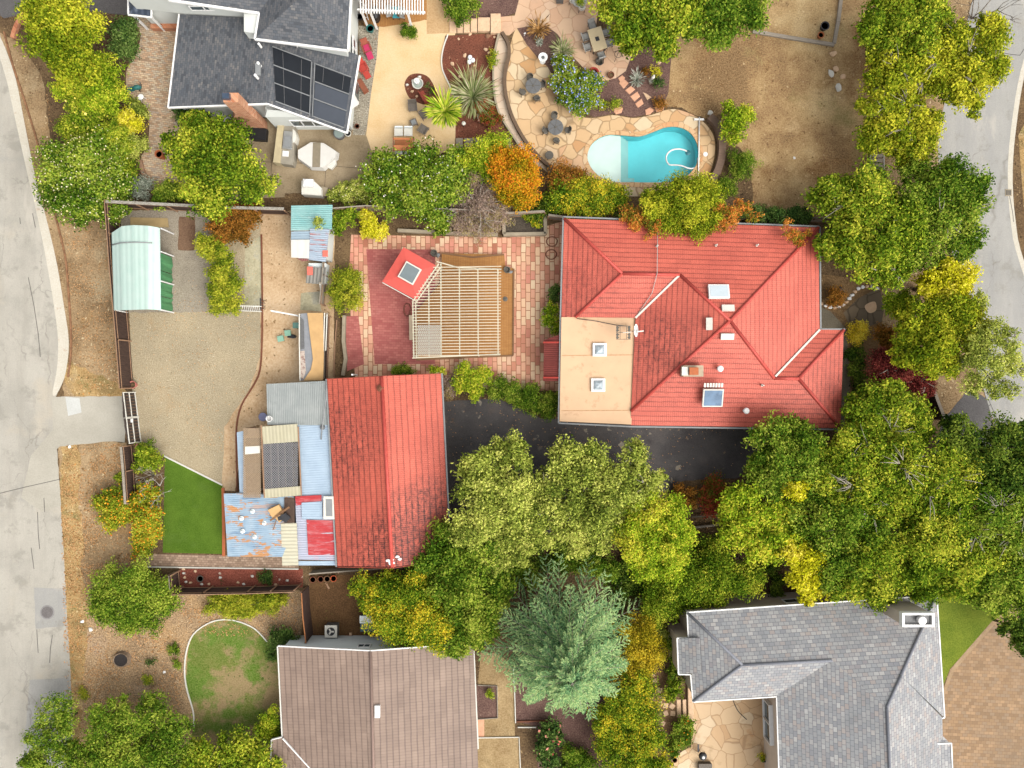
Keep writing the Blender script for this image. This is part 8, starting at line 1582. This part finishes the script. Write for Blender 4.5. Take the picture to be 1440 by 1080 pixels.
# court of the mottled house
t = thing('kettle_grill', 'black kettle barbecue with side handle on the flagstone court', 'barbecue', P(985, 1057)); L_(MB().lathe([(.1, .5), (.3, .62), (.36, .76), (.3, .92), (.1, 1.0)], (0, 0, 0), 18), 'bowl', M['black'], t); L_(MB().lathe([(.16, .98), (.1, 1.03)], (0, 0, 0), 12), 'vent', M['steel'], t); L_(MB().box(-.42, .3, .6, -.28, .95, .64), 'shelf', M['dark'], t)
for k in range(3): L_(MB().bar((math.cos(k*2.1)*.36, math.sin(k*2.1)*.36, 0), (math.cos(k*2.1)*.16, math.sin(k*2.1)*.16, .58), .035), 'leg', M['dark'], t)
t = thing('garden_hatch', 'dark grey covered box at the bottom edge of the court', 'box', P(990, 1077)); L_(MB().box(-.55, -.4, 0, .55, .4, .45), 'body', M['castmetal'], t); L_(MB().box(-.58, -.43, .45, .58, .43, .5), 'lid', M['darkwicker'], t)
for i, (pts, lb) in enumerate(([[(951, 983), (957, 983), (957.5, 1008), (951.5, 1008)], 'lowest narrow stone step left of the flagstone court'], [[(959, 982), (964, 982), (964.5, 1008), (959.5, 1008)], 'middle narrow stone step left of the flagstone court'], [[(966, 960), (973, 960), (974.5, 1012), (966.5, 1008)], 'long upper stone step beside the mottled house wall'])): slab('stone_step', lb, pts, .12+.12*i, M['stone'], 'step')
for i, (x, y, r) in enumerate(((918, 949, 3.5), (921, 957, 4), (927, 970, 5), (933, 980, 4.5), (928, 989, 4.5), (936, 992, 5), (945, 993, 5), (936, 1003, 5), (946, 1003, 5), (932, 1017, 4.5), (926, 1027, 4))):
    a = i*.5; slab('path_stone', 'small square stone paver in the garden path left of the mottled house', [(x+r*math.cos(a+k*1.57), y+r*math.sin(a+k*1.57)) for k in range(4)], .06, M['stone'], 'stone', 'square pavers of the garden path')
for pts, lb in (([(1031, 985), (1038, 1000), (1050, 1012)], 'dark curved crack-like hose on the flagstone court'),):
    mb = MB(); mb.tube([P(x, y, .05) for x, y in crp(pts, 4)], .035, 5); tag(obj('hose', mb, M['dark']), lb, 'hose')
o = thing('timber_bollards', 'pale log rail in the shade beside the lime tree', 'rail', P(986, 741)); obj('log', MB().tube([P(976, 742, .3), P(1010, 738, .3)], .11, 7), M['greywood'], o); obj('log', MB().tube([P(972, 727, .3), P(1004, 724, .3)], .09, 7), M['bark'], o)

# fallen leaves and twigs: too many to count
def litter(label, poly, n, z, sz=.11):
    w_ = np.array([tuple(P(*p))[:2] for p in poly]); lo, hi = w_.min(0), w_.max(0); pts = []
    while len(pts) < n:
        p = rng.uniform(lo, hi); ins = False; j = len(w_)-1
        for i in range(len(w_)):
            if (w_[i][1] > p[1]) != (w_[j][1] > p[1]) and p[0] < (w_[j][0]-w_[i][0])*(p[1]-w_[i][1])/(w_[j][1]-w_[i][1])+w_[i][0]: ins = not ins
            j = i
        if ins and rng.random() < .25+.75*(math.sin(p[0]*.9+2*math.sin(p[1]*.6))*math.sin(p[1]*.8) > 0): pts.append((p[0], p[1], z+rng.uniform(.01, .03)))
    C_ = np.array(pts); nn = unit(n)*.25+np.array([0, 0, 1]); nn /= np.linalg.norm(nn, axis=1)[:, None]
    o = leafmesh('leaf_litter', C_, unit(n), nn, sz*rng.uniform(.6, 1.5, n), sz*.55*rng.uniform(.7, 1.2, n), rng.random(n), rng.random(n), LM['dry'], None); tag(o, label, 'leaf litter', None, 'stuff')
litter('scattered dry leaves on the black driveway', [(630, 566), (700, 562), (760, 590), (1050, 604), (1048, 650), (960, 674), (880, 690), (760, 740), (640, 780)], 420, L4)
litter('dry leaves along the left road verge', [(92, 626), (176, 624), (186, 720), (200, 800), (120, 850), (110, 1000), (92, 1000), (86, 700)], 2600, L3, .15)
litter('dry leaves on the upper left verge', [(64, 120), (100, 290), (152, 300), (160, 440), (172, 545), (110, 550), (96, 400)], 1200, L2, .13)
litter('dry leaves scattered over the bark garden', [(110, 850), (250, 830), (420, 840), (420, 890), (260, 900), (250, 1060), (110, 1060)], 2600, L3, .15)
litter('dry leaves beneath the middle trees', [(640, 790), (760, 720), (960, 690), (1060, 690), (1060, 780), (900, 840), (700, 860)], 1200, .02, .14)
litter('dry leaves on the gravel yard', [(182, 450), (360, 330), (366, 520), (330, 640), (240, 630), (192, 620)], 700, L3, .1)
# ------------------------------------------------------------------ camera and light
cam = bpy.data.cameras.new('camera'); cam.sensor_width = 36; cam.lens = 25; cam.clip_end = 3000
co = bpy.data.objects.new('camera', cam); COL.objects.link(co); co.location = (0, 0, H); S.camera = co
EL = R(48); AZ = Vector((.8, -.6, 0)).normalized()
sd = Vector((AZ.x*math.cos(EL), AZ.y*math.cos(EL), math.sin(EL)))
sl = bpy.data.lights.new('sun', 'SUN'); sl.energy = 1.45; sl.angle = R(60); sl.color = (1, .95, .86)
so = bpy.data.objects.new('sun', sl); COL.objects.link(so); so.rotation_euler = sd.to_track_quat('Z', 'Y').to_euler(); so.location = (0, 0, 40)
W = bpy.data.worlds.new('World'); S.world = W; W.use_nodes = True; wt = W.node_tree
sk = wt.nodes.new('ShaderNodeTexSky'); sk.sky_type = 'NISHITA'; sk.sun_disc = False; sk.sun_elevation = EL; sk.sun_rotation = math.atan2(sd.x, sd.y); sk.air_density = 1.0; sk.dust_density = 4.0; sk.ozone_density = 1.0
hv = wt.nodes.new('ShaderNodeHueSaturation'); hv.inputs['Saturation'].default_value = .12
wt.links.new(sk.outputs[0], hv.inputs['Color']); wt.links.new(hv.outputs[0], wt.nodes['Background'].inputs['Color'])
wt.nodes['Background'].inputs['Strength'].default_value = .15
S.view_settings.view_transform = 'Standard'; S.view_settings.look = 'None'; S.view_settings.exposure = 1.2; S.view_settings.gamma = 1
S.cycles.max_bounces = 6; S.cycles.diffuse_bounces = 4; S.cycles.transparent_max_bounces = 8
